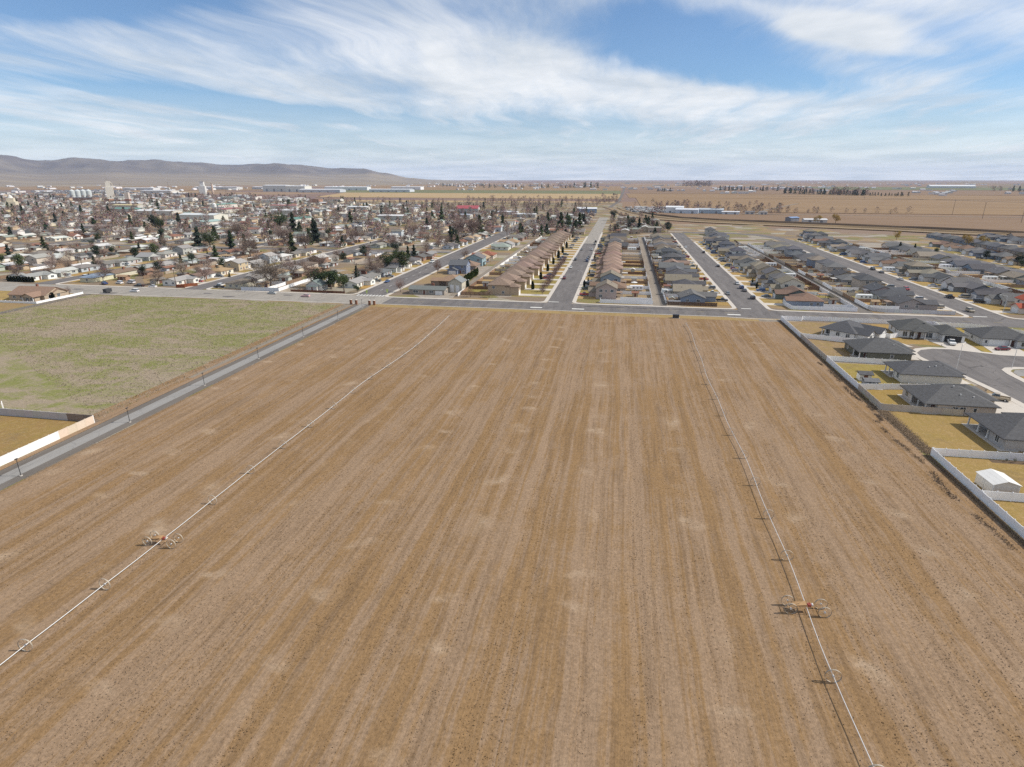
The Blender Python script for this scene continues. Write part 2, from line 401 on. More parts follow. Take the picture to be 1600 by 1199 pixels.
# ------------------------------------------------------------------ mesh helpers
class MB:
    def __init__(self):
        self.v, self.f, self.m = [], [], []
    def add(self, verts, faces, m=0):
        o = len(self.v)
        self.v.extend(verts)
        for f in faces:
            self.f.append(tuple(i + o for i in f))
            self.m.append(m)
        return self
    def box(self, x0, y0, z0, x1, y1, z1, m=0):
        return self.add([(x0, y0, z0), (x1, y0, z0), (x1, y1, z0), (x0, y1, z0), (x0, y0, z1), (x1, y0, z1), (x1, y1, z1), (x0, y1, z1)],
                        [(3, 2, 1, 0), (4, 5, 6, 7), (0, 1, 5, 4), (1, 2, 6, 5), (2, 3, 7, 6), (3, 0, 4, 7)], m)
    def prism(self, poly, z0, z1, m=0, bottom=True):
        n = len(poly)
        v = [(x, y, z0) for x, y in poly] + [(x, y, z1) for x, y in poly]
        f = [tuple(range(n, 2 * n))] + [(i, (i + 1) % n, n + (i + 1) % n, n + i) for i in range(n)]
        if bottom:
            f.append(tuple(range(n - 1, -1, -1)))
        return self.add(v, f, m)
    def tube(self, p0, p1, r0, r1=None, n=6, m=0, caps=True):
        r1 = r0 if r1 is None else r1
        a, b = Vector(p0), Vector(p1)
        d = (b - a)
        if d.length < 1e-6:
            return self
        d.normalize()
        u = d.cross(Vector((0, 0, 1)))
        if u.length < 1e-3:
            u = d.cross(Vector((1, 0, 0)))
        u.normalize()
        w = d.cross(u)
        vs = []
        for c, r in ((a, r0), (b, r1)):
            for i in range(n):
                t = 2 * math.pi * i / n
                vs.append(tuple(c + u * (math.cos(t) * r) + w * (math.sin(t) * r)))
        f = [(i, (i + 1) % n, n + (i + 1) % n, n + i) for i in range(n)]
        if caps:
            f += [tuple(range(n - 1, -1, -1)), tuple(range(n, 2 * n))]
        return self.add(vs, f, m)
    def ring(self, c, axis, r, w, t, n=20, m=0):
        """a rim: flat band of radius r, width w along axis ('x' or 'y'), thickness t"""
        vs, fs = [], []
        for i in range(n):
            a = 2 * math.pi * i / n
            for rr, s in ((r, -w / 2), (r, w / 2), (r - t, w / 2), (r - t, -w / 2)):
                p = (math.cos(a) * rr, s, math.sin(a) * rr) if axis == 'y' else (s, math.cos(a) * rr, math.sin(a) * rr)
                vs.append((p[0] + c[0], p[1] + c[1], p[2] + c[2]))
        for i in range(n):
            j = (i + 1) % n
            for k in range(4):
                l = (k + 1) % 4
                fs.append((4 * i + k, 4 * i + l, 4 * j + l, 4 * j + k))
        return self.add(vs, fs, m)
    def mesh(self, name, mats):
        me = bpy.data.meshes.new(name)
        me.from_pydata(self.v, [], self.f)
        for mm in (mats if isinstance(mats, (list, tuple)) else [mats]):
            me.materials.append(MATS[mm])
        if any(self.m):
            me.polygons.foreach_set('material_index', self.m)
        me.update()
        return me

def link(name, me, parent=None, loc=(0, 0, 0), rz=0.0, color=None, scale=None):
    o = bpy.data.objects.new(name, me)
    COL.objects.link(o)
    o.location = loc
    if rz:
        o.rotation_euler = (0, 0, rz)
    if parent is not None:
        o.parent = parent
    if color is not None:
        o.color = (*color, 1)
    if scale is not None:
        o.scale = scale
    return o
LABELS = {}
def tag(o, label, cat, group=None):
    o['label'] = label
    o['category'] = cat
    if group:
        o['group'] = group
    LABELS.setdefault(label, []).append(o.name)
    return o
def thing(name, label, cat, loc=(0, 0, 0), rz=0.0, group=None, scale=None):
    o = link(name, None, None, loc, rz, None, scale)
    return tag(o, label, cat, group)
def struct(name, me, color=None, kind='structure'):
    o = link(name, me, None, (0, 0, 0), 0, color)
    o['kind'] = kind
    return o
def sheet(name, poly, z, mat, color=None):
    """a flat sheet with thickness below ground so that it has an edge"""
    mb = MB().prism(poly, z - 0.25, z)
    return struct(name, mb.mesh(name, mat), color)
def rect(x0, y0, x1, y1):
    return [(x0, y0), (x1, y0), (x1, y1), (x0, y1)]
def slab(name, poly, z, mat, color=None):
    return sheet(name, poly, z, mat, color)
ONES = ['first', 'second', 'third', 'fourth', 'fifth', 'sixth', 'seventh', 'eighth', 'ninth', 'tenth', 'eleventh', 'twelfth', 'thirteenth',
        'fourteenth', 'fifteenth', 'sixteenth', 'seventeenth', 'eighteenth', 'nineteenth', 'twentieth']
def ordn(i):
    if i < 20:
        return ONES[i]
    return ('twenty-' if i < 29 else 'thirty-') + ONES[(i - 20) % 10] if i != 29 else 'thirtieth'
# view test (only used to skip what lies wholly outside the picture or behind it)
_yaw, _th = R(10.1465), R(19.102)
_H = Vector((-math.sin(_yaw), math.cos(_yaw), 0))
_Rv = Vector((math.cos(_yaw), math.sin(_yaw), 0))
_F = _H * math.cos(_th) - Vector((0, 0, 1)) * math.sin(_th)
def in_view(x, y, pad=60):
    v = Vector((x, y, -CAM_H))
    d = v.dot(_F)
    return d > 1 and abs(924 * v.dot(_Rv) / d) < 800 + pad

# ------------------------------------------------------------------ the land
g = MB()
S = 26000.0
g.add([(-S, -2000, -0.9), (S, -2000, -0.9), (S, S, -0.9), (-S, S, -0.9)], [(0, 1, 2, 3)])
struct('ground', g.mesh('ground', 'farmland'))
# town and suburb ground, in 60 m cells
g = MB()
xs = list(range(-1560, 661, 60))
ys = list(range(-120, 1561, 60))
for i in range(len(xs) - 1):
    for j in range(len(ys) - 1):
        if xs[i] > -40 and ys[j] + 60 > max(600, 960 - 0.62 * xs[i]) - 40:
            continue
        g.add([(xs[i], ys[j], 0), (xs[i + 1], ys[j], 0), (xs[i + 1], ys[j + 1], 0), (xs[i], ys[j + 1], 0)], [(0, 1, 2, 3)])
struct('town_ground', g.mesh('town_ground', 'yard'))

FX0, FX1 = -115.2, 68.6
# the stubble field: low windrows and furrows are real relief
rg = np.random.default_rng(5)
gx = np.arange(FX0, FX1 + .3, .62)
gy = np.concatenate([np.arange(-60, 20, 8.0), np.arange(20, 259.6, 2.6), [259.5]])
amp = np.interp(gx, np.arange(FX0 - 10, FX1 + 10, 2.1), rg.normal(0, .035, len(np.arange(FX0 - 10, FX1 + 10, 2.1))))
GX, GY = np.meshgrid(gx, gy, indexing='ij')
GZ = .085 + amp[:, None] + .02 * np.sin(GX * 2.05) + .018 * np.sin(GX * .71 + .2 * np.sin(GY * .05)) + .03 * np.sin(GX * .13 + GY * .05) * np.sin(GY * .083 + 1) + rg.normal(0, .012, GX.shape)
GZ = np.clip(GZ, .012, .25)
GZ[0, :] = GZ[-1, :] = -.1
GZ[:, 0] = GZ[:, -1] = -.1
nx_, ny_ = GX.shape
me = bpy.data.meshes.new('field')
me.vertices.add(nx_ * ny_)
me.vertices.foreach_set('co', np.stack([GX, GY, GZ], -1).astype(np.float32).ravel())
ii, jj = np.meshgrid(np.arange(nx_ - 1), np.arange(ny_ - 1), indexing='ij')
q0 = (ii * ny_ + jj).ravel()
fq = np.stack([q0, q0 + ny_, q0 + ny_ + 1, q0 + 1], 1).astype(np.int32)
me.loops.add(fq.size); me.loops.foreach_set('vertex_index', fq.ravel())
me.polygons.add(len(fq)); me.polygons.foreach_set('loop_start', np.arange(len(fq), dtype=np.int32) * 4)
me.polygons.foreach_set('use_smooth', np.ones(len(fq), dtype=bool))
me.materials.append(MATS['stubble'])
me.update(); me.validate()
struct('field', me)
sheet('fallow_field', [(-275, 205), (-128.5, 118), (-125.0, 118), (-125.0, 262.5), (-274, 262.5)], 0.02, 'fallow')
sheet('fallow_field', [(-430, 40), (-153, 40), (-153, 116), (-128.5, 118), (-275, 205), (-300, 214), (-430, 190)], 0.018, 'fallow')
sheet('verge', rect(FX0, 259.5, FX1, 265.2), 0.02, 'lawn', (0.30, 0.21, 0.10))
sheet('verge', [(-125.0, 60), (-123.3, 60), (-123.3, 262), (-131.5, 262), (-130.2, 118), (-125, 116)], 0.03, 'stubble')
sheet('yard_soil', rect(-153, 40, -125.6, 114.6), 0.03, 'lawn', (0.25, 0.16, 0.065))
# the footpath and its gravel shoulders
sheet('path_shoulder', rect(-123.4, 20, -121.1, 262), 0.03, 'gravel_dark')
sheet('path_shoulder', rect(-117.6, 20, -115.2, 262), 0.03, 'gravel_dark')
sheet('footpath', rect(-121.1, 20, -117.6, 264.4), 0.05, 'asphalt_path')
sheet('side_track', [(-126.6, 150), (-125.2, 150), (-124.2, 262), (-128.6, 262)], 0.035, 'gravel')

# ------------------------------------------------------------------ roads
ROADY0, ROADY1 = 266.0, 282.4
def road(name, poly, mat='asphalt', z=0.04):
    return sheet(name, poly, z, mat)
road('cross_road', rect(-112, ROADY0, 520, ROADY1))
road('cross_road', rect(-520, 265.0, -112, 285.2), 'asphalt_old')
STREETS = {'A': (-33.3, -21.5), 'B': (55.2, 68.4), 'C': (152.6, 166.8), 'D': (-133.6, -118.0), 'E': (249.5, 262.0)}
road('street', rect(-33.3, ROADY1, -21.5, 566), z=0.041)
road('street', rect(-34.0, 566, -20.8, 965), 'asphalt_old', 0.041)
road('street', rect(55.2, ROADY1, 68.4, 700), z=0.041)
road('street', [(152.6, ROADY1), (166.8, ROADY1), (167.5, 610), (163, 655), (150, 690), (120, 712), (68.4, 716), (68.4, 700), (116, 699), (140, 679), (151, 648), (153, 610)], z=0.041)
road('street', rect(-133.6, 285.2, -118.0, 900), z=0.041)
road('street', rect(249.5, 330, 262.0, 640), z=0.041)
road('town_street', rect(-234, 285.2, -222, 980), z=0.041)
road('town_street', rect(-330, 285.2, -318, 1100), z=0.041)
road('town_street', rect(-428, 285.2, -416, 1200), z=0.041)
road('town_street', rect(-526, 285.2, -514, 1300), z=0.041)
road('town_street', rect(-624, 285.2, -612, 1300), z=0.041)
for yy in (470, 640, 830, 1010):
    road('town_cross_street', rect(-1300, yy, -133.6, yy + 11), z=0.044)
# kerbs and pavements: real steps
def kerb(x0, y0, x1, y1, z=0.13):
    return slab('pavement', rect(x0, y0, x1, y1), z, 'concrete')
kerb(-112, 265.3, 46.5, ROADY0); slab('pavement', [(46.5, 265.3), (58, 263.2), (70, 262.4), (70, 263.0), (58, 264), (46.5, ROADY0)], 0.13, 'concrete')
kerb(-430, 264.2, -125, 265.0)
def kerb_loop(x0, x1, y, far, r=5.0):
    """pavement round one block: along the cross road from x0 to x1, then up both streets to far"""
    w = 1.9
    pts = []
    for a in range(0, 91, 15):
        t = R(180 + a)
        pts.append((x0 + r + r * math.cos(t), y + r + r * math.sin(t)))
    for a in range(0, 91, 15):
        t = R(270 + a)
        pts.append((x1 - r + r * math.cos(t), y + r + r * math.sin(t)))
    inn = []
    for a in range(0, 91, 15):
        t = R(180 + a)
        inn.append((x0 + r + (r - w) * math.cos(t), y + r + (r - w) * math.sin(t)))
    for a in range(0, 91, 15):
        t = R(270 + a)
        inn.append((x1 - r + (r - w) * math.cos(t), y + r + (r - w) * math.sin(t)))
    pts = [(x0, far)] + pts + [(x1, far)]
    inn = [(x0 + w, far)] + inn + [(x1 - w, far)]
    n = len(pts)
    mb = MB()
    for i in range(n - 1):
        q = [pts[i], pts[i + 1], inn[i + 1], inn[i]]
        mb.add([(x, y_, -0.1) for x, y_ in q] + [(x, y_, 0.13) for x, y_ in q],
               [(4, 5, 6, 7), (0, 1, 5, 4), (2, 3, 7, 6)])
    return struct('pavement', mb.mesh('pavement', 'concrete'))
kerb_loop(-118.0, -33.3, ROADY1, 640)
kerb_loop(-21.5, 55.2, ROADY1, 690)
kerb_loop(68.4, 152.6, ROADY1, 600)
kerb_loop(166.8, 249.5, ROADY1, 560)
kerb_loop(-222.0, -133.6, 285.2, 640)
kerb_loop(-318.0, -234.0, 285.2, 560)
# alleys
sheet('alley', rect(17.4, 284.3, 20.6, 640), 0.05, 'gravel')
sheet('alley', rect(20.6, 284.3, 23.4, 640), 0.046, 'gravel_dark')
sheet('alley', rect(108.2, 284.3, 113.8, 590), 0.05, 'gravel_dark')
sheet('alley', rect(-85.5, 292, -80.8, 600), 0.05, 'gravel')
sheet('verge', rect(60.0, 251.5, 69.0, 263.0), 0.026, 'gravel')
# paint on the roads
def paint(x0, y0, x1, y1, mat='road_paint', z=0.052):
    mb = MB().add([(x0, y0, z), (x1, y0, z), (x1, y1, z), (x0, y1, z)], [(0, 1, 2, 3)])
    return struct('road_marking', mb.mesh('road_marking', mat))
paint(-33.0, 285.2, -27.9, 286.2); paint(57.0, 285.0, 61.5, 286.0); paint(153.8, 285.2, 159.4, 286.2)
for x in (-37, -17.5, 51.5):
    paint(x - 2.8, 270.2, x + 2.8, 271.9)
for k in range(9):
    paint(-132.6 + k * 1.7, 284.2, -131.7 + k * 1.7, 287.6, z=0.06)
for k in range(30):
    x = -108 + k * 12
    if not (-40 < x < -14 or 48 < x < 75):
        paint(x, 274.4, x + 3.4, 274.6, 'road_paint_yellow')
for k in range(9):
    paint(-125.9, 300 + k * 13, -125.7, 304 + k * 13)
mb = MB().add([(-17, 277.2, 0.05), (57, 277.6, 0.05), (57, 278.1, 0.05), (-17, 277.8, 0.05)], [(0, 1, 2, 3)])
struct('road_seam', mb.mesh('road_seam', 'rubber'))
for k in range(8):
    x = -16 + k * 10.2
    mb = MB().prism([(x + 0.9 * math.cos(a), 277.5 + 0.9 * math.sin(a)) for a in [R(45 * i) for i in range(8)]], 0.0, 0.058)
    struct('manhole_cover', mb.mesh('manhole_cover', 'gravel_dark'))
for (x, y, w, h) in ((-262, 268, 3.6, 2.0), (-212, 276, 3.0, 1.6), (-196, 270, 4.2, 1.7), (-168, 279, 3.3, 1.4), (-290, 275, 4.0, 1.8)):
    mb = MB().prism([(x + w * (0.8 + 0.3 * math.sin(i * 2.1)) * math.cos(R(36 * i)), y + h * math.sin(R(36 * i))) for i in range(10)], 0.0, 0.056)
    struct('road_patch', mb.mesh('road_patch', 'asphalt'))

# ------------------------------------------------------------------ the cul-de-sac
cds = [(102.3, 213.5), (103.2, 218.5), (106.2, 222.6), (111, 225.0), (117, 225.1), (123.5, 222.6), (130, 220.2), (140, 219.6), (200, 219.2), (200, 206.3), (126.5, 206.0),
       (123, 204.8), (120.6, 202), (119.8, 197.5), (119.6, 100), (108.8, 100), (108.8, 171), (107.9, 182), (106.4, 192.5), (104.6, 202), (102.9, 208)]
road('cul_de_sac', cds)
ring_o = [(100.2, 213.5), (101.4, 219.3), (105.0, 224.2), (110.5, 227.1), (117.4, 227.2), (124.2, 224.6), (130.4, 222.2), (140.1, 221.6), (200, 221.2)]
ring_i = cds[:9]
mb = MB()
for i in range(8):
    q = [ring_i[i], ring_i[i + 1], ring_o[i + 1], ring_o[i]]
    mb.add([(x, y, -0.1) for x, y in q] + [(x, y, 0.13) for x, y in q], [(7, 6, 5, 4), (1, 0, 4, 5), (3, 2, 6, 7)])
struct('pavement', mb.mesh('pavement', 'concrete'))
l_i = [(108.8, 100), (108.8, 171), (107.9, 182), (106.4, 192.5), (104.6, 202), (102.9, 208), (102.3, 213.5)]
l_o = [(106.7, 100), (106.7, 171), (105.9, 181.6), (104.4, 192), (102.6, 201.4), (100.9, 207.6), (100.2, 213.5)]
mb = MB()
for i in range(6):
    q = [l_i[i], l_i[i + 1], l_o[i + 1], l_o[i]]
    mb.add([(x, y, -0.1) for x, y in q] + [(x, y, 0.13) for x, y in q], [(7, 6, 5, 4), (1, 0, 4, 5), (3, 2, 6, 7)])
struct('pavement', mb.mesh('pavement', 'concrete'))
i_i = [(200, 206.3), (126.5, 206.0), (123, 204.8), (120.6, 202), (119.8, 197.5), (119.6, 100)]
i_o = [(200, 204.2), (126.9, 203.9), (124.2, 202.9), (122.5, 200.9), (121.9, 197.2), (121.7, 100)]
mb = MB()
for i in range(5):
    q = [i_i[i], i_i[i + 1], i_o[i + 1], i_o[i]]
    mb.add([(x, y, -0.1) for x, y in q] + [(x, y, 0.13) for x, y in q], [(4, 5, 6, 7), (0, 1, 5, 4), (2, 3, 7, 6)])
struct('pavement', mb.mesh('pavement', 'concrete'))
sheet('gravel_bed', [(122.6, 199.5), (124.6, 202.4), (127.0, 203.5), (150, 203.8), (150, 196), (122.2, 196)], 0.05, 'asphalt_path')
sheet('lawn', [(122.4, 195.7), (150, 195.7), (150, 150), (122.2, 150)], 0.05, 'lawn', (0.36, 0.21, 0.05))
# lawns of the lots beside the field
LG, LD = (0.285, 0.190, 0.074), (0.25, 0.175, 0.105)
sheet('lawn', rect(70.2, 233.0, 104, 261.5), 0.03, 'lawn', LD)
sheet('lawn', rect(70.2, 202.0, 100, 231.8), 0.03, 'lawn', LD)
sheet('lawn', rect(70.2, 179.0, 104, 201.0), 0.03, 'lawn', (0.26, 0.205, 0.06))
sheet('lawn', rect(70.2, 158.6, 104, 178.0), 0.03, 'lawn', (0.28, 0.185, 0.06))
sheet('lawn', rect(70.6, 132.0, 106, 157.8), 0.03, 'lawn', LG)
sheet('lawn', rect(70.2, 113.0, 106, 131.0), 0.03, 'lawn', LG)
sheet('lawn', rect(70.2, 70.0, 106, 112.0), 0.03, 'lawn', LG)
sheet('lawn', [(100.5, 227.5), (107, 231), (127, 228.5), (127, 262), (104, 262), (98, 236)], 0.034, 'lawn', (0.32, 0.205, 0.075))
sheet('lawn', rect(127.0, 223.2, 200, 262), 0.035, 'lawn', (0.30, 0.22, 0.05))
# driveways of that court
for p in ([(97.5, 235.5), (101.2, 227.0), (105.5, 226.2), (101.5, 238.0)], [(114.5, 238.6), (116.8, 226.9), (126.0, 223.6), (127.5, 240)],
          [(131, 234), (129, 222.2), (140, 221.5), (141.5, 234)], [(97, 209), (100.3, 209), (100.3, 216), (97, 216)],
          [(98, 183.6), (103.8, 185), (103.2, 193), (98, 193)], [(96.5, 160), (106.8, 160), (106.6, 172), (96.5, 173.5)],
          [(102, 140), (106.8, 140), (106.8, 151), (102, 151)]):
    slab('driveway', p, 0.11, 'concrete')

# ------------------------------------------------------------------ beyond the houses: canal, track, farm fields
def ribbon(name, pts, w, z, mat, h=0.4):
    """a raised strip that follows pts"""
    mb = MB()
    L, Rr = [], []
    for i, p in enumerate(pts):
        a = Vector(pts[max(0, i - 1)])
        b = Vector(pts[min(len(pts) - 1, i + 1)])
        d = (b - a).normalized()
        n_ = Vector((-d.y, d.x))
        c = Vector(p)
        L.append(c + n_ * w / 2)
        Rr.append(c - n_ * w / 2)
    for i in range(len(pts) - 1):
        q = [L[i], Rr[i], Rr[i + 1], L[i + 1]]
        mb.add([(p.x, p.y, z - h) for p in q] + [(p.x, p.y, z) for p in q], [(4, 5, 6, 7), (0, 1, 5, 4), (2, 3, 7, 6)])
    return struct(name, mb.mesh(name, mat))
def bank(name, pts, w, h, mat, flat=0.3):
    """an earth bank with sloping sides along pts"""
    mb = MB()
    rows = []
    for i, p in enumerate(pts):
        a = Vector(pts[max(0, i - 1)])
        b = Vector(pts[min(len(pts) - 1, i + 1)])
        d = (b - a).normalized()
        n_ = Vector((-d.y, d.x))
        c = Vector(p)
        hh = h * (0.85 + 0.3 * rnd.random())
        rows.append([(*(c + n_ * w / 2), -0.2), (*(c + n_ * w * flat / 2), hh), (*(c - n_ * w * flat / 2), hh), (*(c - n_ * w / 2), -0.2)])
    for i in range(len(pts) - 1):
        for k in range(3):
            mb.add([rows[i][k], rows[i][k + 1], rows[i + 1][k + 1], rows[i + 1][k]], [(0, 1, 2, 3)])
    return struct(name, mb.mesh(name, mat))
def lerp_pts(pts, n):
    out = []
    for i in range(len(pts) - 1):
        for k in range(n):
            t = k / n
            out.append((pts[i][0] * (1 - t) + pts[i + 1][0] * t, pts[i][1] * (1 - t) + pts[i + 1][1] * t))
    return out + [pts[-1]]
canal = lerp_pts([(-6, 1290), (6, 1180), (22, 1090), (44, 1010), (75, 950), (125, 905), (193, 868), (325, 801), (423, 738), (560, 660)], 5)
ribbon('canal_verge', canal, 62, 0.09, 'canal_bank', 1.2)
bank('embankment', [(x + 14, y + 20) for x, y in canal], 8, 2.4, 'soil_dark', 0.35)
bank('embankment', [(x - 3, y - 4) for x, y in canal], 7, 1.4, 'canal_bank', 0.4)
ribbon('canal_water', [(x + 5, y + 8) for x, y in canal], 4.5, 0.15, 'gravel_dark', 0.3)
ribbon('canal_track', [(x - 12, y - 16) for x, y in canal], 4.0, 0.16, 'gravel', 0.3)
ribbon('railway_track', [(-40, 1330), (-18, 1180), (-5, 1080), (2, 1000), (4, 960)], 5, 0.3, 'soil_dark', 0.5)
def farm(poly, mat, z):
    return struct('farm_field', MB().prism(poly, z - 0.5, z).mesh('farm_field', mat))
farm([(60, 1010), (130, 950), (330, 835), (560, 690), (1500, 690), (1500, 1098), (60, 1112)], 'tilled_dark', -0.12)
farm([(40, 1180), (1700, 1110), (2600, 1900), (40, 2000)], 'tilled_brown', -0.2)
farm([(20, 2010), (2700, 1960), (2900, 2350), (10, 2600)], 'tilled_brown', -0.3)
farm([(30, 2620), (3200, 2400), (4200, 3500), (20, 3600)], 'tilled_dark', -0.32)
farm([(-900, 1560), (-20, 1560), (-20, 1660), (-900, 1660)], 'stubble_gold', -0.2)
farm([(-1000, 1900), (-10, 1880), (-10, 2500), (-1200, 2550)], 'stubble_gold', -0.2)
farm([(-1250, 2560), (-10, 2510), (-10, 3150), (-1600, 3200)], 'winter_green', -0.3)
farm([(-1700, 3220), (-10, 3170), (0, 5200), (-2400, 5200)], 'tilled_brown', -0.32)
farm([(1150, 3700), (3300, 3600), (4200, 4700), (1250, 5000)], 'winter_green', -0.32)
farm([(-4200, 2900), (-1800, 2900), (-2600, 4300), (-6000, 4300)], 'tilled_brown', -0.3)
ribbon('farm_road', [(60, 1118), (244, 1103), (617, 1081), (1500, 1040)], 9, 0.08, 'gravel', 0.6)
ribbon('farm_road', [(225, 1105), (270, 1250), (330, 1390), (420, 1600)], 6, 0.07, 'gravel', 0.6)
ribbon('farm_road', [(-26, 1300), (-10, 1700), (2, 3000), (10, 5200)], 9, 0.08, 'gravel_dark', 0.6)
ribbon('farm_road', [(420, 2360), (760, 2150), (1150, 1560), (1400, 1200)], 9, 0.09, 'gravel_dark', 0.6)

# the hills: a ridge that falls away to the right, far to the left of the plain
def ridge_noise(a, b):
    s = 0
    for k, (fq, am) in enumerate(((0.9, 1.0), (2.1, 0.5), (4.7, 0.26), (9.8, 0.13), (21.0, 0.07))):
        s += am * (math.sin(a * fq + 1.7 * k + 0.8 * math.sin(b * fq * 0.7 + k)) * math.cos(b * fq * 0.9 + 2.3 * k))
    return s
mb = MB()
NA, NR = 260, 46
prof = [(-64, 470), (-55, 450), (-52, 440), (-49.4, 416), (-47.05, 362), (-44.9, 414), (-41.7, 372), (-39.5, 380), (-37.2, 352), (-34.4, 338), (-30.9, 334), (-28.6, 312), (-25.4, 282), (-23.4, 258), (-21.7, 170), (-19.4, 80), (-17.4, 45), (-15, 15), (-12, -20)]
def prof_h(a):
    for (a0, h0), (a1, h1) in zip(prof, prof[1:]):
        if a0 <= a <= a1:
            t = (a - a0) / (a1 - a0)
            t = t * t * (3 - 2 * t)
            return h0 + (h1 - h0) * t
    return 0
for i in range(NA + 1):
    az = -64 + 52 * i / NA
    for j in range(NR + 1):
        u = j / NR
        r = 5600 + 9600 * u
        H_ = prof_h(az) * 0.93
        foot = 0.30 * max(0, H_) * (u / 0.46) ** 1.6 if u < 0.46 else 0.30 * max(0, H_)
        up_ = 0 if u < 0.46 else (math.sin(math.pi / 2 * min(1, (u - 0.46) / 0.27)) ** 1.5 if u < 0.73 else 1 - 0.55 * ((u - 0.73) / 0.27) ** 1.5)
        fold = 1 + 0.30 * ridge_noise(az * 0.75, u * 7) * (1 - 0.75 * math.exp(-((u - 0.73) / 0.09) ** 2))
        hgt = (foot + (H_ - foot) * up_ * fold if H_ > 0 else H_) - 2
        if u < 0.05:
            hgt = hgt * u / 0.05 - 1.2
        rr = r * (1 + 0.02 * math.sin(az * 0.9))
        mb.v.append((rr * math.sin(R(az)), rr * math.cos(R(az)), hgt - (3 if j == 0 else 0)))
for i in range(NA):
    for j in range(NR):
        a = i * (NR + 1) + j
        mb.f.append((a, a + NR + 1, a + NR + 2, a + 1))
        mb.m.append(0)
me = mb.mesh('hills', 'hill_grass')
for p_ in me.polygons:
    p_.use_smooth = True
struct('hills', me)

# ------------------------------------------------------------------ houses
def gable_roof(mb, x0, x1, y0, y1, ze, axis, pitch, over=0.45, th=0.16, m=0):
    """two roof slabs; ridge along axis"""
    if axis == 'x':
        hw = (y1 - y0) / 2
        c = (y0 + y1) / 2
        a0, a1 = x0 - over, x1 + over
    else:
        hw = (x1 - x0) / 2
        c = (x0 + x1) / 2
        a0, a1 = y0 - over, y1 + over
    ridge = ze + hw * pitch
    ed = hw + over
    zo = ze - over * pitch
    sec = [(-ed, zo), (0, ridge), (ed, zo), (ed, zo + th), (0, ridge + th), (-ed, zo + th)]
    vs = []
    for a in (a0, a1):
        for (s, z) in sec:
            vs.append((a, c + s, z) if axis == 'x' else (c - s, a, z))
    f = [(4, 5, 0, 1), (3, 4, 1, 2), (10, 7, 6, 11), (9, 8, 7, 10)]
    f += [(5, 4, 10, 11), (4, 3, 9, 10), (0, 5, 11, 6), (3, 2, 8, 9), (1, 0, 6, 7), (2, 1, 7, 8)]
    mb.add(vs, f, m)
    return ridge + th
def hip_roof(mb, x0, x1, y0, y1, ze, pitch, over=0.5, th=0.18, m=0):
    a0, a1, b0, b1 = x0 - over, x1 + over, y0 - over, y1 + over
    w, d = a1 - a0, b1 - b0
    z0 = ze - over * pitch * 0.4
    h = min(w, d) / 2 * pitch
    if w >= d:
        r = [(a0 + d / 2, (b0 + b1) / 2, z0 + th + h), (a1 - d / 2, (b0 + b1) / 2, z0 + th + h)]
    else:
        r = [((a0 + a1) / 2, b0 + w / 2, z0 + th + h), ((a0 + a1) / 2, b1 - w / 2, z0 + th + h)]
    vs = [(a0, b0, z0), (a1, b0, z0), (a1, b1, z0), (a0, b1, z0), (a0, b0, z0 + th), (a1, b0, z0 + th), (a1, b1, z0 + th), (a0, b1, z0 + th)] + r
    f = [(3, 2, 1, 0), (0, 1, 5, 4), (1, 2, 6, 5), (2, 3, 7, 6), (3, 0, 4, 7)]
    if w >= d:
        f += [(4, 5, 9, 8), (6, 7, 8, 9), (5, 6, 9), (7, 4, 8)]
    else:
        f += [(4, 5, 8), (5, 6, 9, 8), (6, 7, 9), (7, 4, 8, 9)]
    mb.add(vs, f, m)
    return z0 + th + h
WIN = {}
def win_mesh(w, h):
    k = ('w', round(w, 1), round(h, 1))
    if k not in WIN:
        mb = MB()
        t = 0.09
        mb.box(-w / 2 - t, -0.07, -t, w / 2 + t, 0.02, 0, 0).box(-w / 2 - t, -0.07, h, w / 2 + t, 0.02, h + t, 0)
        mb.box(-w / 2 - t, -0.069, 0, -w / 2, 0.02, h, 0).box(w / 2, -0.069, 0, w / 2 + t, 0.02, h, 0)
        if w > 0.9:
            mb.box(-0.04, -0.068, 0, 0.04, 0.02, h, 0)
        WIN[k] = mb.mesh('window', 'trim_white')
        WIN[('p',) + k[1:]] = MB().box(-w / 2, -0.03, 0, w / 2, 0.02, h).mesh('pane', 'glass')
        mb2 = MB()
        mb2.v, mb2.f, mb2.m = list(mb.v), list(mb.f), list(mb.m)
        mb2.box(-w / 2, -0.03, 0, w / 2, 0.02, h, 1)
        WIN[('s',) + k[1:]] = mb2.mesh('window', ['trim_white', 'glass'])
    return WIN[k], WIN[('p',) + k[1:]], WIN[('s',) + k[1:]]
def panel_mesh(kind, w, h):
    k = (kind, round(w, 1), round(h, 1))
    if k not in WIN:
        mb = MB()
        if kind == 'garage_door':
            n = 4
            for i in range(n):
                mb.box(-w / 2, -0.05, h * i / n + 0.015, w / 2, 0.02, h * (i + 1) / n - 0.015, 0)
            mb.box(-w / 2, -0.03, 0, w / 2, 0.0, h, 0)
            WIN[k] = mb.mesh(kind, 'smooth_paint')
        else:
            mb.box(-w / 2 - 0.1, -0.05, 0, -w / 2, 0.02, h + 0.1, 1).box(w / 2, -0.05, 0, w / 2 + 0.1, 0.02, h + 0.1, 1)
            mb.box(-w / 2, -0.035, 0, w / 2, 0.02, h, 0).box(-w / 2 + 0.15, -0.05, 0.15, w / 2 - 0.15, 0.0, h * 0.42, 0)
            mb.box(-w / 2 + 0.15, -0.05, h * 0.5, w / 2 - 0.15, 0.0, h - 0.15, 0)
            WIN[k] = mb.mesh(kind, ['smooth_paint', 'trim_white'])
    return WIN[k]

